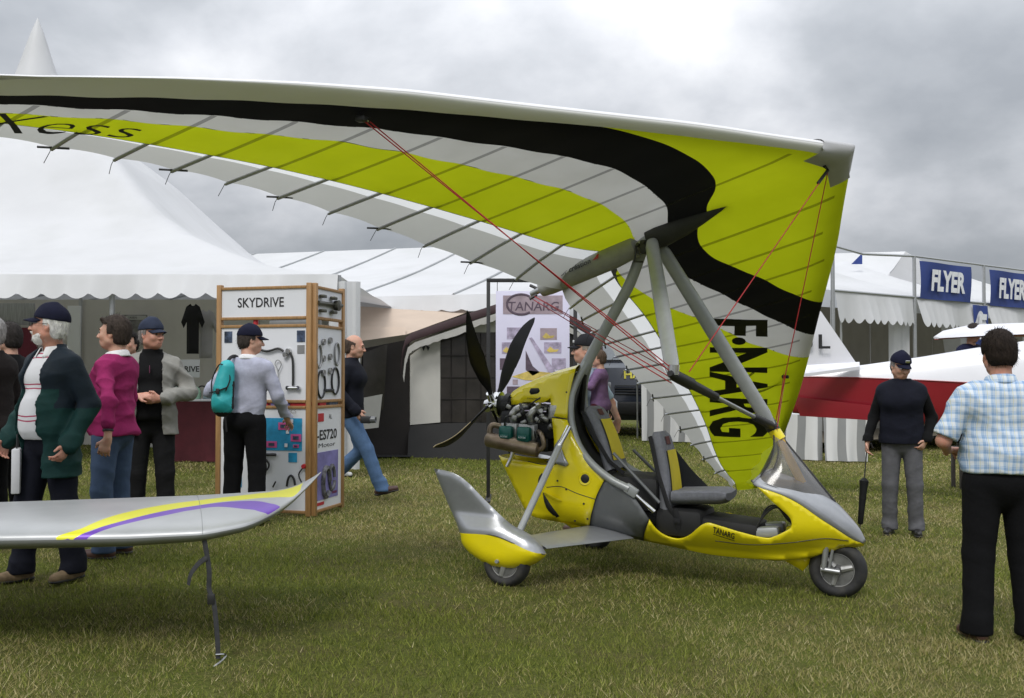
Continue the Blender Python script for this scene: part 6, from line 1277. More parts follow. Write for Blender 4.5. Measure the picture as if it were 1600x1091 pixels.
        F.cone(hp((-.018, .092, -.062)), hp((.018, .092, -.062)), .007, .007, .008); F.cone(hp((-.016, .089, -.073)), hp((.016, .089, -.073)), .008, .008, .008); F.ell(hp((.038, .062, -.028)), (.024, .024, .026), .02, Rm); F.ell(hp((-.038, .062, -.028)), (.024, .024, .026), .02, Rm)
        for sd_ in (1, -1):
            F.ell(hp((sd_ * .031, .104, .002)), (.017, .014, .010), .01, Rm, sub=True); F.ell(hp((sd_ * .079, -.012, -.008)), (.010, .022, .032), .01, Rm); F.ell(hp((sd_ * .086, -.008, -.006)), (.006, .011, .018), .006, Rm, sub=True)
        s.bodyo = s.add('body', F, skin(s.tone))
        EY = mat('eye', (.05, .045, .04), .15); LP = mat('eyelid_shadow', (.20, .10, .075), .6)
        for sd_ in (1, -1): mb = MB(); mb.lathe([(0, -.0105), (.006, -.0085), (.0095, -.003), (.0095, .003), (.006, .0085), (0, .0105)], hp((sd_ * .031, .086, .002)), (1, 0, 0), 10); mb.build('eye', EY, s.bodyo)
        mb = MB(); mb.tube([hp((x, .098, -.067)) for x in (-.02, 0, .02)], .0022, 6); mb.build('mouth', mat('lips', (.28, .10, .085), .6), s.bodyo)
    # ---- hair, caps, glasses
    def hair(s, col, style='short', beard=None, capped=False):
        m = mat('hair_%03d%03d%03d' % tuple(int(c * 999) for c in col), col, .75, spec=.15, var=.45, scale=60, bump=.6, bscale=120, stretch=(1, 1, .35)); c = s.head; F = Field(c - .17, c + .17, .0065); Rm = s.HR; hp = s.hp
        def loc(X, Y, Z): return [(X - c[0]) * Rm[0, i] + (Y - c[1]) * Rm[1, i] + (Z - c[2]) * Rm[2, i] for i in range(3)]
        if style != 'none':
            th = {'short': .010, 'full': .017, 'fringe': .008}[style]; F.ell(hp((0, -.020, .026)), (.077 + th, .098 + th, .097 + th), .01, Rm); F.ell(hp((0, -.05, -.04)), (.066 + th * .6, .058 + th * .6, .058), .03, Rm)
            def cut(X, Y, Z):
                x, y, z = loc(X, Y, Z); f1 = np.maximum(y - (.055 + .0 * x), -(z - .075)) ; front = np.minimum(np.maximum(y - .045, .072 - z), 9) ; a = np.maximum(y - (.005 + .35 * np.maximum(z, 0) * 1.4), .072 - z)   # remove face
                b = np.maximum(y - .07, -9 + 0 * z); ear = np.maximum(.02 - z, y + .0 - .02); neckc = -z - .085
                out = np.where((z < .066) & (y > .018), .05, -.05) ; out = np.maximum(out, np.where((z < -.01) & (y > -.028), .05, -.05)); out = np.maximum(out, np.where(y > .085, .05, -.05)); out = np.maximum(out, neckc)
                if style == 'fringe': out = np.maximum(out, np.where(z - .25 * np.maximum(-y, 0) > .045, .05, -.05))
                return out
            F.clip(cut)
            if style == 'full': F.cone(hp((-.04, .075, .098)), hp((.05, .08, .092)), .016, .018, .02)
            s.add('hair', F, m, .0035, 3, fz=120)
        if style != 'none': s.strands(m, 1500, .028, .0028, capped)
        mb = MB()
        for sd_ in (1, -1): mb.tube([hp((sd_ * .015, .097, .022)), hp((sd_ * .032, .097, .028)), hp((sd_ * .048, .086, .022))], .0045, 6)
        o = mb.build('eyebrows', m, s.bodyo); tag(o, kind='stuff')
        if beard:
            mbd = mat('beard', beard, .8, var=.2, scale=60, bump=.6, bscale=110); F = Field(c - .17, c + .17, .0065); F.ell(hp((0, .046, -.088)), (.050, .052, .046), .02, Rm); F.ell(hp((0, .018, -.062)), (.069, .064, .054), .02, Rm); F.cone(hp((-.03, .096, -.052)), hp((.03, .096, -.052)), .010, .010, .015)
            def cutb(X, Y, Z): x, y, z = loc(X, Y, Z); o_ = np.where((z > -.042) & (np.abs(x) < .058), .05, -.05); o_ = np.maximum(o_, np.where(z > .0, .05, -.05)); return np.maximum(o_, np.where((np.abs(x) < .018) & (z > -.074) & (z < -.060), .05, -.05))
            F.clip(cutb); s.add('beard', F, mbd, .003, 5, fz=110); s.strands(mbd, 500, .02, .003)
        return s
    def strands(s, m, n, ln, wd, capped=False):
        V, Fc = s.last; a, b, c, d = (V[Fc[:, q]] for q in range(4)); fn = np.cross(c - a, d - b); fn /= np.maximum(np.linalg.norm(fn, axis=1), 1e-9)[:, None]; r = np.random.default_rng(n); i = r.integers(0, len(Fc), n); p = (a + b + c + d)[i] / 4; nn = fn[i]
        if capped: ok = ((p - s.head) @ s.HR)[:, 2] < .03; p, nn = p[ok], nn[ok]; n = len(p)
        nn = np.where(((p - s.head) * nn).sum(1)[:, None] < 0, -nn, nn); cm = s.HR @ np.array((0, -.55, -.85)); t = cm - nn * (nn @ cm)[:, None] + (r.random((n, 3)) - .5) * .7; t /= np.linalg.norm(t, axis=1)[:, None]; sdv = np.cross(nn, t); L_ = ln * (.5 + r.random(n))[:, None]
        P = np.stack([p - sdv * wd / 2 - nn * .002, p + sdv * wd / 2 - nn * .002, p + t * L_ + nn * L_ * .16 + nn * .002], 1).reshape(-1, 3); o = mesh_obj('hair_strands', P, np.arange(n * 3).reshape(n, 3), m, s.t, smooth=False); tag(o, kind='stuff')
    def cap(s, col, badge=None):
        m = cloth('cap_%02d%02d%02d' % tuple(int(c * 99) for c in col), col); c = s.head; F = Field(c - .18, c + .2, .007); Rm = s.HR; F.ell(s.hp((0, -.016, .036)), (.096, .116, .108), .01, Rm); F.cone(s.hp((0, .02, .11)), s.hp((0, -.03, .13)), .03, .02, .03)
        F.clip(lambda X, Y, Z: -(((X - c[0]) * Rm[0, 2] + (Y - c[1]) * Rm[1, 2] + (Z - c[2]) * Rm[2, 2]) - .036 - .10 * ((X - c[0]) * Rm[0, 1] + (Y - c[1]) * Rm[1, 1])))
        o = s.add('cap', F, m, .0025, 4); rows = []
        for v in np.linspace(0, 1, 7): rows.append([Vector(s.hp((x * (.076 - .012 * v), .086 - .055 * x * x * (1 - .1 * v) + v * .075 * (1 - .55 * x * x), .047 - .018 * x * x - .022 * v))) for x in np.linspace(-1, 1, 13)])
        mb = MB(); mb.grid(rows); b = mb.build('cap_brim', m, o); md = b.modifiers.new('t', 'SOLIDIFY'); md.thickness = .006
        if badge: mb = MB(); mb.box(Vector(s.hp((0, .103, .078))), (.045, .012, .025), rot=Matrix(Rm.tolist()), bev=.004); mb.build('cap_badge', badge, o)
        mb = MB(); mb.lathe([(0, .006), (.008, .004), (.009, 0)], Vector(s.hp((0, -.018, .142))), Vector(Rm @ np.array((0, 0, 1.))), 10); mb.build('cap_button', m, o); return s
    def glasses(s, dark=False):
        m = BLACK if dark else GREYPAINT; mb = MB(); hp = lambda *p: Vector(s.hp(p))
        for sd_ in (1, -1):
            mb.tube([hp(sd_ * .032 + .021 * math.cos(a), .104, .002 + .016 * math.sin(a)) for a in np.linspace(0, 2 * math.pi, 15)[:-1]], .0017, 5, closed=True); mb.tube([hp(sd_ * .053, .102, .006), hp(sd_ * .078, .06, .008), hp(sd_ * .086, -.02, .006)], .0018, 5)
        mb.tube([hp(-.011, .106, .004), hp(.011, .106, .004)], .0018, 5); g = mb.build('glasses', m, s.t); return s
    # ---- garments
    def fld(s, h=.0105): return Field(s.lo - .03, s.hi + .03, h * s.res / .0075)
    def trousers(s, m, w=1.0, hem=.045, waist=1.03, amp=.010, seed=2):
        F = s.fld(); T = s.tp; q = s.sho
        F.cone((0, 0, .92), T((0, 0, 1.06)), .155 * q + .012, .150 * q + .012, .04, ((0, 1, 0), .76)); F.ell((0, -.028, .91), (.160 * q, .118, .10), .04)
        if s.belly: F.ell(T((0, .035, 1.0)), (.135 * q, .095 + s.belly * .5, .09), .05)
        for sd_ in (1, -1): h, kn, an_, ft = s.leg[sd_]; F.cone(h, kn, .094 * w, .072 * w, .022); F.cone(kn, an_ - (0, 0, .03), .072 * w, .068 * w, .022); F.cone(an_ + (0, 0, .04), an_ - (0, 0, .03) + ft * .025, .066 * w, .072 * w, .02)
        hz = min(s.leg[1][2][2], s.leg[-1][2][2]) - .09 + hem
        F.clip(lambda X, Y, Z: np.maximum(hz - Z + 0 * X + 0 * Y, Z - waist))
        s.add('trousers', F, m, amp, seed, lambda x, y, z: np.clip(1.4 - z, .4, 1.0)); return s
    def shoes(s, m, sole=None):
        for sd_ in (1, -1):
            h, kn, an_, ft = s.leg[sd_]; c = an_ + ft * .05 - (0, 0, .05); F = Field(c - .22, c + .22, .008); z = -.042
            F.cone(an_ - ft * .035 + (0, 0, -.045), an_ + ft * .05 + (0, 0, -.048), .040, .041, .02); F.cone(an_ + ft * .05 + (0, 0, -.048), an_ + ft * .165 + (0, 0, -.056), .042, .033, .02); F.cone(an_ + (0, 0, -.04), an_ + (0, 0, .02), .040, .043, .02)
            zz = an_[2] - .088; F.clip(lambda X, Y, Z: zz - Z + 0 * X + 0 * Y); o = s.add('shoe', F, m, .001, 4)
            F = Field(c - .22, c + .22, .008); F.cone(an_ - ft * .035 + (0, 0, -.075), an_ + ft * .165 + (0, 0, -.075), .043, .038, .01, ((0, 0, 1), .35)); s.add('sole', F, sole or RUBBER, 0, 1, None, o)
        return s
    def top(s, name, m, g=.022, hem=.86, sleeve=1.0, sr=(.066, .056, .046), collar=None, open_=None, amp=.006, seed=5, neck_z=1.475, flare=0.0, arms=(1, -1), mats=None, split=None, cuff=True, sleeves=True):
        F = s.fld(.0098); T = s.tp; s.torso(F, g, z0=min(.95, hem + .05)); q = s.sho
        if hem < .9: F.cone((0, 0, hem + .01), (0, 0, .98), .165 * q + g + flare, .152 * q + g, .04, ((0, 1, 0), .78))
        if s.belly and hem < 1.0: F.ell(T((0, .04, .98)), (.155 * q + g, .105 + s.belly * .9 + g, .13), .05)
        if hem < .93: F.ell((0, -.03, .915), (.162 * q + g, .122 + g, .11), .04)
        if sleeves:
            for sd_ in arms:
                s.armF(F, sd_, sr[0] * .78, sr[1] * .80, sr[2] * .86, .022, sleeve); e, w_, hd, pn = s.arm[sd_]
                if sleeve >= 1 and cuff: F.cone(e + (w_ - e) * .9, w_ + (w_ - e) / np.linalg.norm(w_ - e) * .005, sr[2] + .004, sr[2] + .002, .01)
                if sleeve < .5: pass
        else:
            for sd_ in (1, -1): F.ell(s.shl[sd_] + (0, 0, 0), (.05, .05, .05), .02, sub=True)
        if collar: F.cone(s.neck + (0, 0, -.02), s.neck + (0, .008, collar), .086, .082, .02)
        nz = (s.neck[2] + (collar or .015))
        F.clip(lambda X, Y, Z: np.maximum(hem - Z + 0 * X + 0 * Y, np.where((np.abs(X - s.neck[0]) < .14) & (Z > nz - .03), Z - nz, -1.0)))
        nk = s.neck
        F.cone(nk + (0, .005, .0), nk + (0, .01, .2), .060, .064, .01, sub=True)
        if sleeve <= .5:
            for sd_ in (1, -1):
                a, e = s.shl[sd_], s.arm[sd_][0]; n_ = (e - a) / np.linalg.norm(e - a); c = a + (e - a) * sleeve * 2 * .98; w_ = s.arm[sd_][1]
                F.clip(lambda X, Y, Z: np.where((X * sd_ > max(abs(e[0]) - .09, .2)) & (Z < a[2] + .02), np.minimum(((X - c[0]) * n_[0] + (Y - c[1]) * n_[1] + (Z - c[2]) * n_[2]), .05 + 0 * X), -1.0) if True else 0)
        if open_:
            w0, w1, yoff = open_   # half width at hem, at collar; only the front is cut
            F.clip(lambda X, Y, Z: np.where(Y > yoff + (Z - .92) * s.lean[1], np.maximum((w0 + (w1 - w0) * np.clip((Z - hem) / (1.46 - hem), 0, 1)) - np.abs(X - (Z - .92) * s.lean[0]), -1), -1.0))
        o = s.add(name, F, m, amp, seed)
        if split is not None:
            me = o.data; me.materials.append(split[0]); cen = np.zeros(len(me.polygons) * 3); me.polygons.foreach_get('center', cen); cen = cen.reshape(-1, 3); me.polygons.foreach_set('material_index', split[1](cen).astype(np.int32))
        return o
    def collar(s, m, h=.035, r=.066):
        """turned-down shirt collar: stand, fold and leaf, open at the throat"""
        nk = s.neck; rows = []
        for q in np.linspace(R(108), R(432), 41):
            fr = max(0, math.sin(q)); c_, s_ = math.cos(q), math.sin(q); row = []
            for rr_, z_ in ((r - .006, -.012), (r - .002, h * .8), (r + .004, h), (r + .012, h * .85), (r + .026 + .012 * fr, -.002 - .012 * fr), (r + .028 + .014 * fr, -.012 - .02 * fr)): row.append(Vector((nk[0] + c_ * rr_, nk[1] + .006 + s_ * rr_ * 1.02, nk[2] + z_ - .012 * s_)))
            rows.append(row)
        mb = MB(); mb.grid(rows); o = mb.build('collar', m, s.t, sharp=70); md = o.modifiers.new('t', 'SOLIDIFY'); md.thickness = .003; return s
def pt_arm(e, w, hd=(0, .2, -1), pn=(-1, 0, 0)): return (e, w, hd, pn)
TR_BLACK = cloth('black_trousers', (.0045, .0045, .0055)); TR_NAVY = cloth('navy_trousers', (.008, .009, .016)); DENIM = cloth('blue_denim', (.055, .085, .15)); JEANS2 = cloth('washed_denim', (.085, .15, .27)); GREYTR = cloth('grey_trousers', (.105, .105, .115)); CHAR = cloth('charcoal_trousers', (.010, .010, .011))
SH_BLACK = mat('black_leather', (.014, .013, .013), .45, var=.2); SH_BROWN = mat('brown_leather', (.07, .032, .024), .5, var=.2); SH_TAN = mat('tan_suede_boot', (.20, .14, .08), .8, var=.4, scale=20); NAVYC = (.008, .009, .024)
def stripe_mat():
    m = bpy.data.materials.new('striped_polo'); m.use_nodes = True; t = m.node_tree; b = t.nodes['Principled BSDF']; tcn = N(t, 'ShaderNodeTexCoord'); sp = N(t, 'ShaderNodeSeparateXYZ'); t.links.new(tcn.outputs['Object'], sp.inputs[0])
    ns = N(t, 'ShaderNodeTexNoise'); ns.inputs['Scale'].default_value = 6; t.links.new(tcn.outputs['Object'], ns.inputs['Vector']); z = math_node(t, 'ADD', sp.outputs[2], math_node(t, 'MULTIPLY', ns.outputs['Fac'], .03)); f = math_node(t, 'FRACT', math_node(t, 'MULTIPLY', math_node(t, 'SUBTRACT', z, .90), 5.0))
    c = ramp(t, f, [(0, (.60, .60, .62)), (.66, (.35, .05, .10)), (.70, (.60, .60, .62)), (.80, (.35, .05, .10)), (.84, (.60, .60, .62))], 'CONSTANT'); t.links.new(c, b.inputs['Base Color']); b.inputs['Roughness'].default_value = .9; return m
def plaid_mat():
    m = bpy.data.materials.new('blue_plaid_cotton'); m.use_nodes = True; t = m.node_tree; b = t.nodes['Principled BSDF']; tcn = N(t, 'ShaderNodeTexCoord'); ns = N(t, 'ShaderNodeTexNoise'); ns.inputs['Scale'].default_value = 5; t.links.new(tcn.outputs['Object'], ns.inputs['Vector'])
    wob = N(t, 'ShaderNodeVectorMath', operation='MULTIPLY_ADD'); t.links.new(ns.outputs['Color'], wob.inputs[0]); wob.inputs[1].default_value = (.03, .03, .03); t.links.new(tcn.outputs['Object'], wob.inputs[2]); sp = N(t, 'ShaderNodeSeparateXYZ'); t.links.new(wob.outputs[0], sp.inputs[0])
    def band(sock, off): f = math_node(t, 'FRACT', math_node(t, 'MULTIPLY', math_node(t, 'ADD', sock, 3 + off), 23.0)); return ramp(t, f, [(0, 0.0), (.30, .75), (.62, .15), (.70, 1.0), (.76, .1)], 'CONSTANT')
    bx_, bz = band(sp.outputs[0], 0), band(sp.outputs[2], .02); s_ = math_node(t, 'MULTIPLY', math_node(t, 'ADD', bx_, bz), .5); c = ramp(t, s_, [(0, (.66, .70, .74)), (.5, (.33, .47, .66)), (1, (.14, .25, .46))])
    yl = math_node(t, 'FRACT', math_node(t, 'MULTIPLY', math_node(t, 'ADD', sp.outputs[0], 3.05), 23.0)); c = mixc(t, math_node(t, 'MULTIPLY', math_node(t, 'LESS_THAN', yl, .08), .5), c, (.55, .52, .25)); t.links.new(c, b.inputs['Base Color']); b.inputs['Roughness'].default_value = .9
    bp = N(t, 'ShaderNodeBump'); bp.inputs['Strength'].default_value = .3; bp.inputs['Distance'].default_value = .02; n2 = N(t, 'ShaderNodeTexNoise'); n2.inputs['Scale'].default_value = 9; t.links.new(tcn.outputs['Object'], n2.inputs['Vector']); t.links.new(n2.outputs['Fac'], bp.inputs['Height']); t.links.new(bp.outputs[0], b.inputs['Normal']); return m

def people():
    WHITEC = cloth('white_cotton', (.68, .68, .69)); GREENJ = cloth('green_waterproof', (.006, .033, .030), rough=.7); NAVYJ = cloth('navy_waterproof', (.008, .015, .023), rough=.7)
    # 1 green jacket, white beard
    p = Person('bearded man in navy cap and open green and navy jacket', 80, 6.55, R(150), 1.745, lean=(0, -.01), head=(R(-54), R(4)), belly=.025, tone=RUDDY, sho=1.02,
        arms={-1: pt_arm((-.265, -.09, 1.12), (-.255, .05, .88), (.1, .5, -.85), (.8, .2, .3)), 1: pt_arm((.255, -.03, 1.13), (.25, .12, .90), (0, .5, -.85), (-1, 0, 0))}, legs={1: ((.09, 0, .90), (.11, .08, .49), (.12, .10, .09), (.15, 1, 0)), -1: ((-.09, 0, .90), (-.11, -.03, .49), (-.12, -.10, .09), (-.15, 1, 0))})
    p.hair((.62, .61, .60), 'short', (.66, .65, .63), capped=True).cap(NAVYC).glasses(True).trousers(TR_NAVY, 1.12).shoes(SH_TAN)
    p.top('polo_shirt', stripe_mat(), .012, .90, sleeve=.3, amp=.004); p.collar(WHITEC, .04)
    p.top('jacket', GREENJ, .034, .66, 1.0, (.088, .082, .066), collar=.055, open_=(.115, .075, .02), amp=.015, flare=.03, split=(NAVYJ, lambda c: ((c[:, 2] > 1.10) & ((c[:, 1] < .02) | (np.abs(c[:, 0]) > .17))) | ((c[:, 2] > 1.22))))
    # 2 magenta jumper
    PINK = cloth('magenta_wool', (.26, .020, .10)); p = Person('man in magenta jumper and jeans standing behind the bearded man', 178, 7.43, R(80), 1.735, lean=(0, -.03), head=(R(6), R(2)), belly=.03, sho=.98,
        arms={-1: pt_arm((-.29, -.14, 1.13), (-.33, -.16, .88), (-.12, .25, -.95), (.9, .3, 0)), 1: pt_arm((.25, .02, 1.14), (.22, .20, 1.0), (-.2, .9, .1), (-1, 0, 0))})
    p.hair((.045, .034, .028), 'full').trousers(DENIM, 1.08).shoes(SH_BROWN); p.top('jumper', PINK, .028, .88, .62, (.080, .070, .058), amp=.015, seed=8); p.collar(WHITEC, .035)
    mb = MB(); e, w_ = p.arm[-1][0], p.arm[-1][1]; c = e + (w_ - e) * .78; ax = (w_ - e) / np.linalg.norm(w_ - e); mb.lathe([(.034, -.008), (.037, -.006), (.037, .006), (.034, .008)], Vector(c), Vector(ax), 18); mb.build('wristwatch', BLACK, p.t)
    # 3 grey jacket, cap, hands together
    GREYJ = cloth('stone_grey_jacket', (.24, .235, .215)); BLKP = cloth('black_fleece', (.005, .005, .0055)); p = Person('man in navy cap and grey jacket with hands clasped', 238, 8.6, R(192), 1.77, head=(R(48), R(-2)), tone=RUDDY, belly=.03,
        arms={1: pt_arm((.30, -.02, 1.15), (.09, .24, 1.12), (-1, .15, .12), (0, -.6, -.8)), -1: pt_arm((-.30, -.02, 1.15), (-.10, .24, 1.10), (1, .2, -.05), (0, -.8, .3))})
    p.hair((.22, .20, .19), 'short', capped=True).cap((.025, .032, .055)).trousers(CHAR, 1.08).shoes(SH_BLACK); p.top('fleece', BLKP, .016, .92, sleeve=.3, collar=.05, amp=.004); p.top('jacket', GREYJ, .032, .80, .92, (.092, .088, .07), collar=.05, open_=(.10, .085, .02), amp=.017, flare=.02, seed=9)
    mb = MB(); mb.box((0, .155, 1.34), (.006, .012, .06)); mb.build('zip_pull', CHROME, p.t)
    # 4, 5 dark men at the left edge
    p = Person('dark haired man in black jacket at the left edge with one hand raised', 14, 8.1, R(70), 1.68, head=(R(10), R(-4)), arms={-1: pt_arm((-.27, -.02, 1.14), (-.24, -.06, .9)), 1: pt_arm((.20, -.12, 1.12), (-.02, -.30, 1.22), (-.2, -.4, .9), (-.8, 0, .2))})
    p.hair((.03, .026, .024), 'full').trousers(TR_BLACK).shoes(SH_BLACK); p.top('jacket', cloth('black_jacket', (.006, .006, .007)), .035, .78, 1.0, (.085, .076, .06), collar=.04, amp=.009)
    p = Person('grey haired man in dark brown coat cut off by the left edge', -14, 7.5, R(80), 1.70, head=(R(0), R(0)), res=.009); p.hair((.30, .29, .28), 'full').trousers(TR_BLACK).shoes(SH_BLACK); p.top('coat', cloth('brown_coat', (.014, .011, .010)), .04, .72, 1.0, (.088, .08, .062), collar=.05, amp=.009)
    # 6 backpack man
    LIL = cloth('lilac_grey_sweatshirt', (.38, .39, .48)); p = Person('man in lilac grey sweatshirt with a turquoise backpack studying the display stand', 383, 9.2, R(-8), 1.77, lean=(.05, .03), head=(R(-52), R(-6), 0), sho=1.0,
        arms={-1: pt_arm((-.31, -.04, 1.17), (-.22, .16, 1.28), (.5, .3, .8), (.6, .2, -.6)), 1: pt_arm((.29, .04, 1.13), (.31, .24, .90), (-.1, .9, -.35), (-.5, 0, -.9))})
    p.hair((.05, .04, .035), 'short', capped=True).cap(NAVYC).trousers(TR_BLACK, 1.12, amp=.007).shoes(SH_BLACK); p.top('sweatshirt', LIL, .030, .93, 1.0, (.086, .076, .056), amp=.016, seed=6); p.collar(WHITEC, .03)
    pack(p)
    # 7 walker, 8 person hidden by the stand
    p = Person('balding man in navy jacket and jeans striding past the display stand', 547, 11.5, R(-98), 1.80, lean=(0, .04), head=(R(8), R(-8)), legs={-1: ((-.09, 0, .90), (-.10, .10, .50), (-.10, -.28, .17), (0, .85, -.5)), 1: ((.09, 0, .90), (.10, .22, .52), (.10, .38, .12), (.0, 1, .25))},
        arms={1: pt_arm((.27, -.05, 1.15), (.25, .14, .94), (0, .6, -.7), (-1, 0, 0)), -1: pt_arm((-.27, -.06, 1.15), (-.26, -.02, .90))})
    p.hair((.07, .05, .04), 'fringe').trousers(JEANS2, 1.05).shoes(SH_BROWN); p.top('jacket', cloth('dark_navy_jacket', (.008, .009, .015)), .035, .86, 1.0, (.086, .076, .058), collar=.05, amp=.010, seed=4); camera_prop(p)
    p = Person('person in white trainers mostly hidden behind the display stand', 512, 13.6, R(-90), 1.72, res=.010, legs={1: ((.09, 0, .90), (.10, .10, .50), (.10, .16, .09), (0, 1, 0)), -1: ((-.09, 0, .90), (-.10, -.06, .50), (-.10, -.18, .10), (0, 1, 0))}); p.hair((.04, .03, .03), 'short').trousers(DENIM).shoes(mat('white_trainer', (.6, .6, .6), .6)); p.top('shirt', cloth('dull_shirt', (.05, .05, .055)), .02, .88)
    # 9 vest man with umbrella
    p = Person('man in navy cap and dark vest leaning on a furled umbrella', 1408, 10.0, R(158), 1.765, head=(R(30), R(-20)), lean=(0, .03), arms={1: pt_arm((.255, -.02, 1.13), (.31, .12, .90), (0.05, .25, -.95), (-1, .2, 0)), -1: pt_arm((-.27, -.09, 1.13), (-.22, .05, .93), (.4, .3, -.85), (.6, -.3, .2))})
    p.hair((.20, .18, .17), 'short', capped=True).cap(NAVYC, CHROME).glasses().trousers(GREYTR, 1.06).shoes(SH_BLACK); p.top('sweater', cloth('black_sweater', (.004, .004, .0045)), .022, .90, 1.0, (.075, .068, .052), collar=.03, amp=.007); p.top('vest', cloth('navy_padded_vest', (.007, .008, .015)), .045, .88, sleeves=False, collar=.05, amp=.006, seed=7)
    mb = MB(); w_, hd = p.arm[-1][1], p.arm[-1][2]; mb.lathe([(.030, -.01), (.033, -.008), (.033, .008), (.030, .01)], Vector(w_), Vector(hd), 16); mb.build('wristwatch', CHROME, p.t); umbrella(p)
    # 10 plaid shirt man
    p = Person('stout man in blue plaid shirt seen from behind at right', 1562, 5.83, R(-6), 1.755, head=(R(4), R(-10)), belly=.08, sho=1.12, tone=RUDDY, arms={-1: pt_arm((-.315, -.01, 1.13), (-.22, .24, 1.06), (.7, .6, 0), (0, -.3, -1)), 1: pt_arm((.315, -.01, 1.13), (.22, .24, 1.06), (-.7, .6, 0), (0, -.3, -1))}, legs={1: ((.10, 0, .90), (.125, .01, .49), (.145, -.02, .09), (.2, 1, 0)), -1: ((-.10, 0, .90), (-.125, .01, .49), (-.145, -.02, .09), (-.2, 1, 0))})
    PL = plaid_mat(); p.hair((.020, .014, .011), 'full').trousers(TR_BLACK, 1.2, amp=.006).shoes(SH_BROWN); p.top('shirt', PL, .032, .95, .47, (.088, .092, .07), amp=.015, seed=12); p.collar(PL, .04, .068)
    F = p.fld(); F.cone((0, 0, .985), (0, 0, 1.01), .155 * 1.16 + .026, .155 * 1.16 + .026, .01, ((0, 1, 0), .78)); F.clip(lambda X, Y, Z: np.maximum(.965 - Z + 0 * X + 0 * Y, Z - 1.0)); p.add('belt', F, SH_BLACK)
    # 11 parent and child behind the trike
    BL = cloth('pale_blue_shirt', (.36, .46, .56)); p = Person('parent in pale blue shirt and cap behind the trike mast', 918, 9.5, R(60), 1.80, head=(R(20), R(0)), res=.009, arms={1: pt_arm((.28, -.1, 1.15), (.22, -.20, 1.0)), -1: pt_arm((-.30, -.06, 1.14), (-.16, -.2, 1.0), (1, -.2, 0), (0, 0, 1))})
    p.hair((.30, .26, .22), 'short', capped=True).cap((.015, .015, .018), WHITEC).trousers(cloth('khaki', (.24, .20, .14))).shoes(SH_BROWN); p.top('shirt', BL, .025, .84, .45, (.075, .07, .06), amp=.008); base = p.t.location
    c = Person('small child in purple top and maroon trousers carried by the parent', 937, 9.35, R(75), 1.05, head=(R(10), R(0)), res=.011, tone=FAIR, zoff=.62, legs={1: ((.09, 0, .90), (.16, .22, .74), (.18, .16, .34), (.2, .6, -.6)), -1: ((-.09, 0, .90), (-.2, .18, .70), (-.22, .08, .34), (-.1, .6, -.6))}, arms={1: pt_arm((.25, .1, 1.2), (.16, .26, 1.28), (0, 1, .2), (-1, 0, 0)), -1: pt_arm((-.28, .08, 1.2), (-.2, .26, 1.22), (0.3, 1, .1), (1, 0, 0))})
    c.hair((.10, .07, .05), 'full').trousers(cloth('maroon_trousers', (.055, .010, .018)), 1.2).shoes(mat('pink_shoe', (.55, .32, .32), .6)); c.top('top', cloth('purple_top', (.17, .10, .20)), .03, .84, 1.0, (.082, .075, .06), amp=.009)
    p = Person('dark figure in black standing inside the left marquee', 204, 11.2, R(150), 1.74, head=(R(20), 0), res=.010); p.hair((.012, .010, .009), 'full').trousers(TR_BLACK).shoes(SH_BLACK); p.top('jacket', cloth('black_coat', (.005, .005, .006)), .03, .8, 1.0, (.082, .074, .058), collar=.05, amp=.008)
    # 12 two visitors inside the trade tent
    for i, (px, d, col, lab) in enumerate(((1512, 15.0, (.014, .016, .045), 'dark haired visitor in navy bending over behind the white fuselage'),)):
        p = Person(lab, px, d, R(200 - 40 * i), 1.78, head=(0, R(-30)), lean=(0, .15), res=.011, zoff=.62); p.hair((.035, .028, .025), 'full').trousers(TR_BLACK).shoes(SH_BLACK); p.top('jacket', cloth('visitor_%d' % i, col), .03, .84, 1.0, (.08, .07, .056), amp=.008)
def pack(p):
    TEAL = mat('turquoise_nylon', (.02, .36, .38), .5, var=.12, scale=10, bump=.25, bscale=25); t = thing('backpack', 'turquoise and black backpack slung on one shoulder', 'backpack', p.t.matrix_basis @ Vector((-.12, -.2, 1.18)), p.t.rotation_euler.z)
    F = Field((-.2, -.2, -.3), (.2, .2, .35), .009); F.cone((0, .0, -.13), (.03, .02, .20), .105, .07, .04, ((0, 1, 0), .62)); F.ell((-.005, -.035, -.10), (.085, .07, .10), .03); F.cone((.0, -.02, .02), (.03, .0, .20), .075, .055, .03)
    V, Fc = F.mesh(); V = folds(V, Fc, .006, 3); o = mesh_obj('bag', V, Fc, TEAL, t); me = o.data; me.materials.append(BLACKCLOTH); cen = np.zeros(len(me.polygons) * 3); me.polygons.foreach_get('center', cen); cen = cen.reshape(-1, 3); me.polygons.foreach_set('material_index', ((np.abs(cen[:, 0] - .01) > .085) & (cen[:, 2] < .08) | (cen[:, 2] < -.19)).astype(np.int32))
    mb = MB(); mb.tube(catmull([(-.07, -.07, -.02), (-.075, -.05, .1), (.0, -.045, .235), (.08, -.03, .12), (.06, -.07, .0)], 5), .006, 6); mb.tube(catmull([(-.09, -.07, -.02), (0, -.10, -.0), (.07, -.07, .03)], 5), .006, 6); mb.build('cord', BLACKCLOTH, t)
    mb = MB(); mb.tube(catmull([(.03, .0, .24), (.04, .10, .30), (.02, .28, .28), (-.05, .36, .08), (-.06, .30, -.15)], 6), .016, 8, flat=((0, 1, 0), .35)); mb.build('shoulder_strap', BLACKCLOTH, t)
    mb = MB(); mb.tube([(.03, -.02, -.2), (.045, -.01, -.36)], .010, 6, flat=((0, 1, 0), .3)); mb.build('loose_strap', BLACKCLOTH, t); mb = MB(); mb.box((.0, -.105, -.005), (.03, .02, .05), bev=.006); mb.build('toggle', BLACK, t)
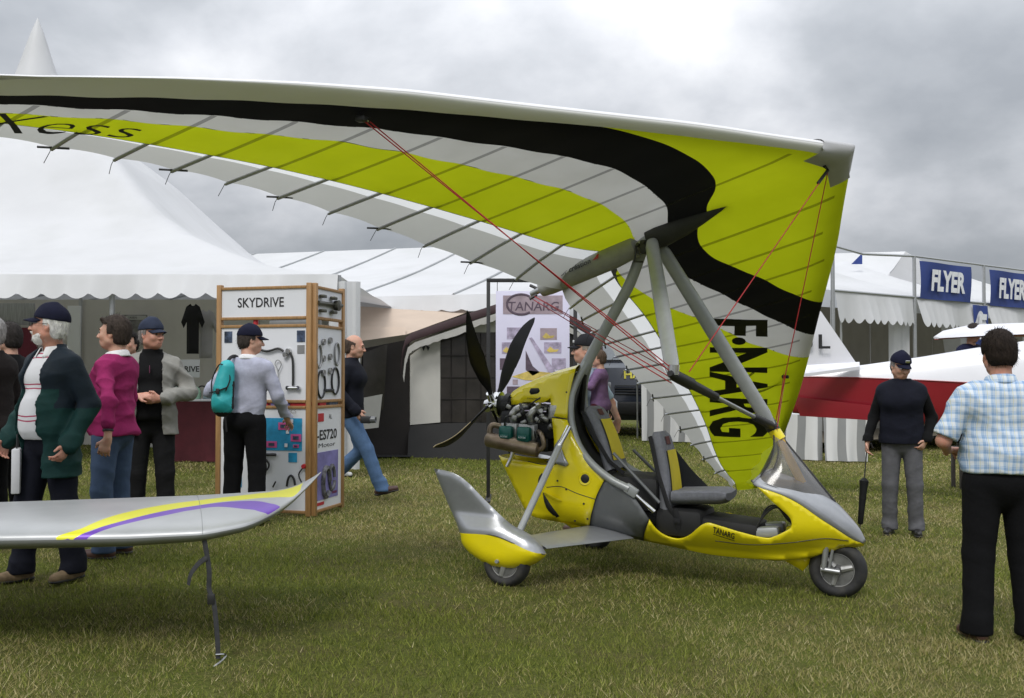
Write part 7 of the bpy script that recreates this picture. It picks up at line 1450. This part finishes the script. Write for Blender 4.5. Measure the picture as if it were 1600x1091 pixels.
def camera_prop(p):
    w_, hd = p.arm[1][1], p.arm[1][2]; q = p.t.matrix_basis @ Vector(w_ + hd * .10 + np.array((0, .05, -.02))); t = thing('hand_camera', 'grey and black camera held by the striding man', 'camera', q, p.t.rotation_euler.z)
    mb = MB(); mb.box((0, 0, 0), (.07, .12, .08), bev=.015); mb.build('camera_body', BLACK, t); mb = MB(); mb.lathe([(0, 0), (.036, 0), (.038, .02), (.034, .04), (.036, .06), (.03, .06), (.026, .05), (0, .045)], (0, .05, 0), (0, 1, 0), 20); mb.build('lens', DKGREY, t)
    mb = MB(); mb.tube(catmull([(.03, -.05, .04), (.02, -.12, .12), (-.03, -.05, .04)], 5), .005, 5); mb.build('wrist_strap', BLACKCLOTH, t)
def umbrella(p):
    w_, hd = p.arm[1][1], p.arm[1][2]; top = p.t.matrix_basis @ Vector(w_ + hd * .08); tip = Vector((top.x - .10, top.y - .06, gz(top.x) + .02)); t = thing('furled_umbrella', 'black furled umbrella held upright by the man in the dark vest', 'umbrella', tip); d = top - tip
    mb = MB(); mb.tube([Vector((0, 0, 0)), d * .98], .006, 8); mb.build('shaft', BLACK, t); mb = MB(); mb.tube([d * f_ for f_ in (.10, .12, .3, .52, .62, .66)], [.018, .026, .030, .036, .045, .014], 12); mb.tube([d * .40, d * .43], .036, 12); mb.build('canopy', cloth('black_nylon', (.010, .010, .011), rough=.6), t)
    mb = MB(); mb.tube(catmull([d * .97, d * 1.03, d * 1.06 + Vector((.03, 0, .01)), d * 1.03 + Vector((.055, 0, -.01))], 5), .010, 8); mb.build('handle', SH_BLACK, t)
people()
def stool():
    OLDW = mat('weathered_timber', (.05, .045, .04), .9, var=.3, scale=8); x = on_ground(1512, 15.0).x; t = thing('step_stool', 'small timber step stool behind the white fuselage', 'stool', (x, 15.0, gz(x)))
    mb = MB(); mb.box((0, 0, .595), (.42, .36, .04), bev=.004); mb.build('tread', OLDW, t)
    for sx in (-.17, .17):
        for sy in (-.14, .14): mb = MB(); mb.box((sx, sy, .287), (.05, .05, .575), bev=.004); mb.build('leg', OLDW, t)
stool()
def carrier_bag():
    q = at(27, 740, 6.5); t = thing('carrier_bag', 'white paper carrier bag held by the bearded man', 'bag', (q.x, q.y, q.z - .1), R(20)); mb = MB()
    pts = [(-.03, .0), (.03, .0), (.04, .30), (-.02, .34)]; mb.box((0, 0, .12), (.05, .20, .28), bev=.008); mb.build('bag_body', mat('white_paper_bag', (.62, .62, .64), .6, var=.05), t); mb = MB(); mb.tube(catmull([(0, -.05, .26), (0, -.03, .36), (0, .03, .36), (0, .05, .26)], 5), .005, 6); mb.build('bag_handle', BLACK, t)
carrier_bag()
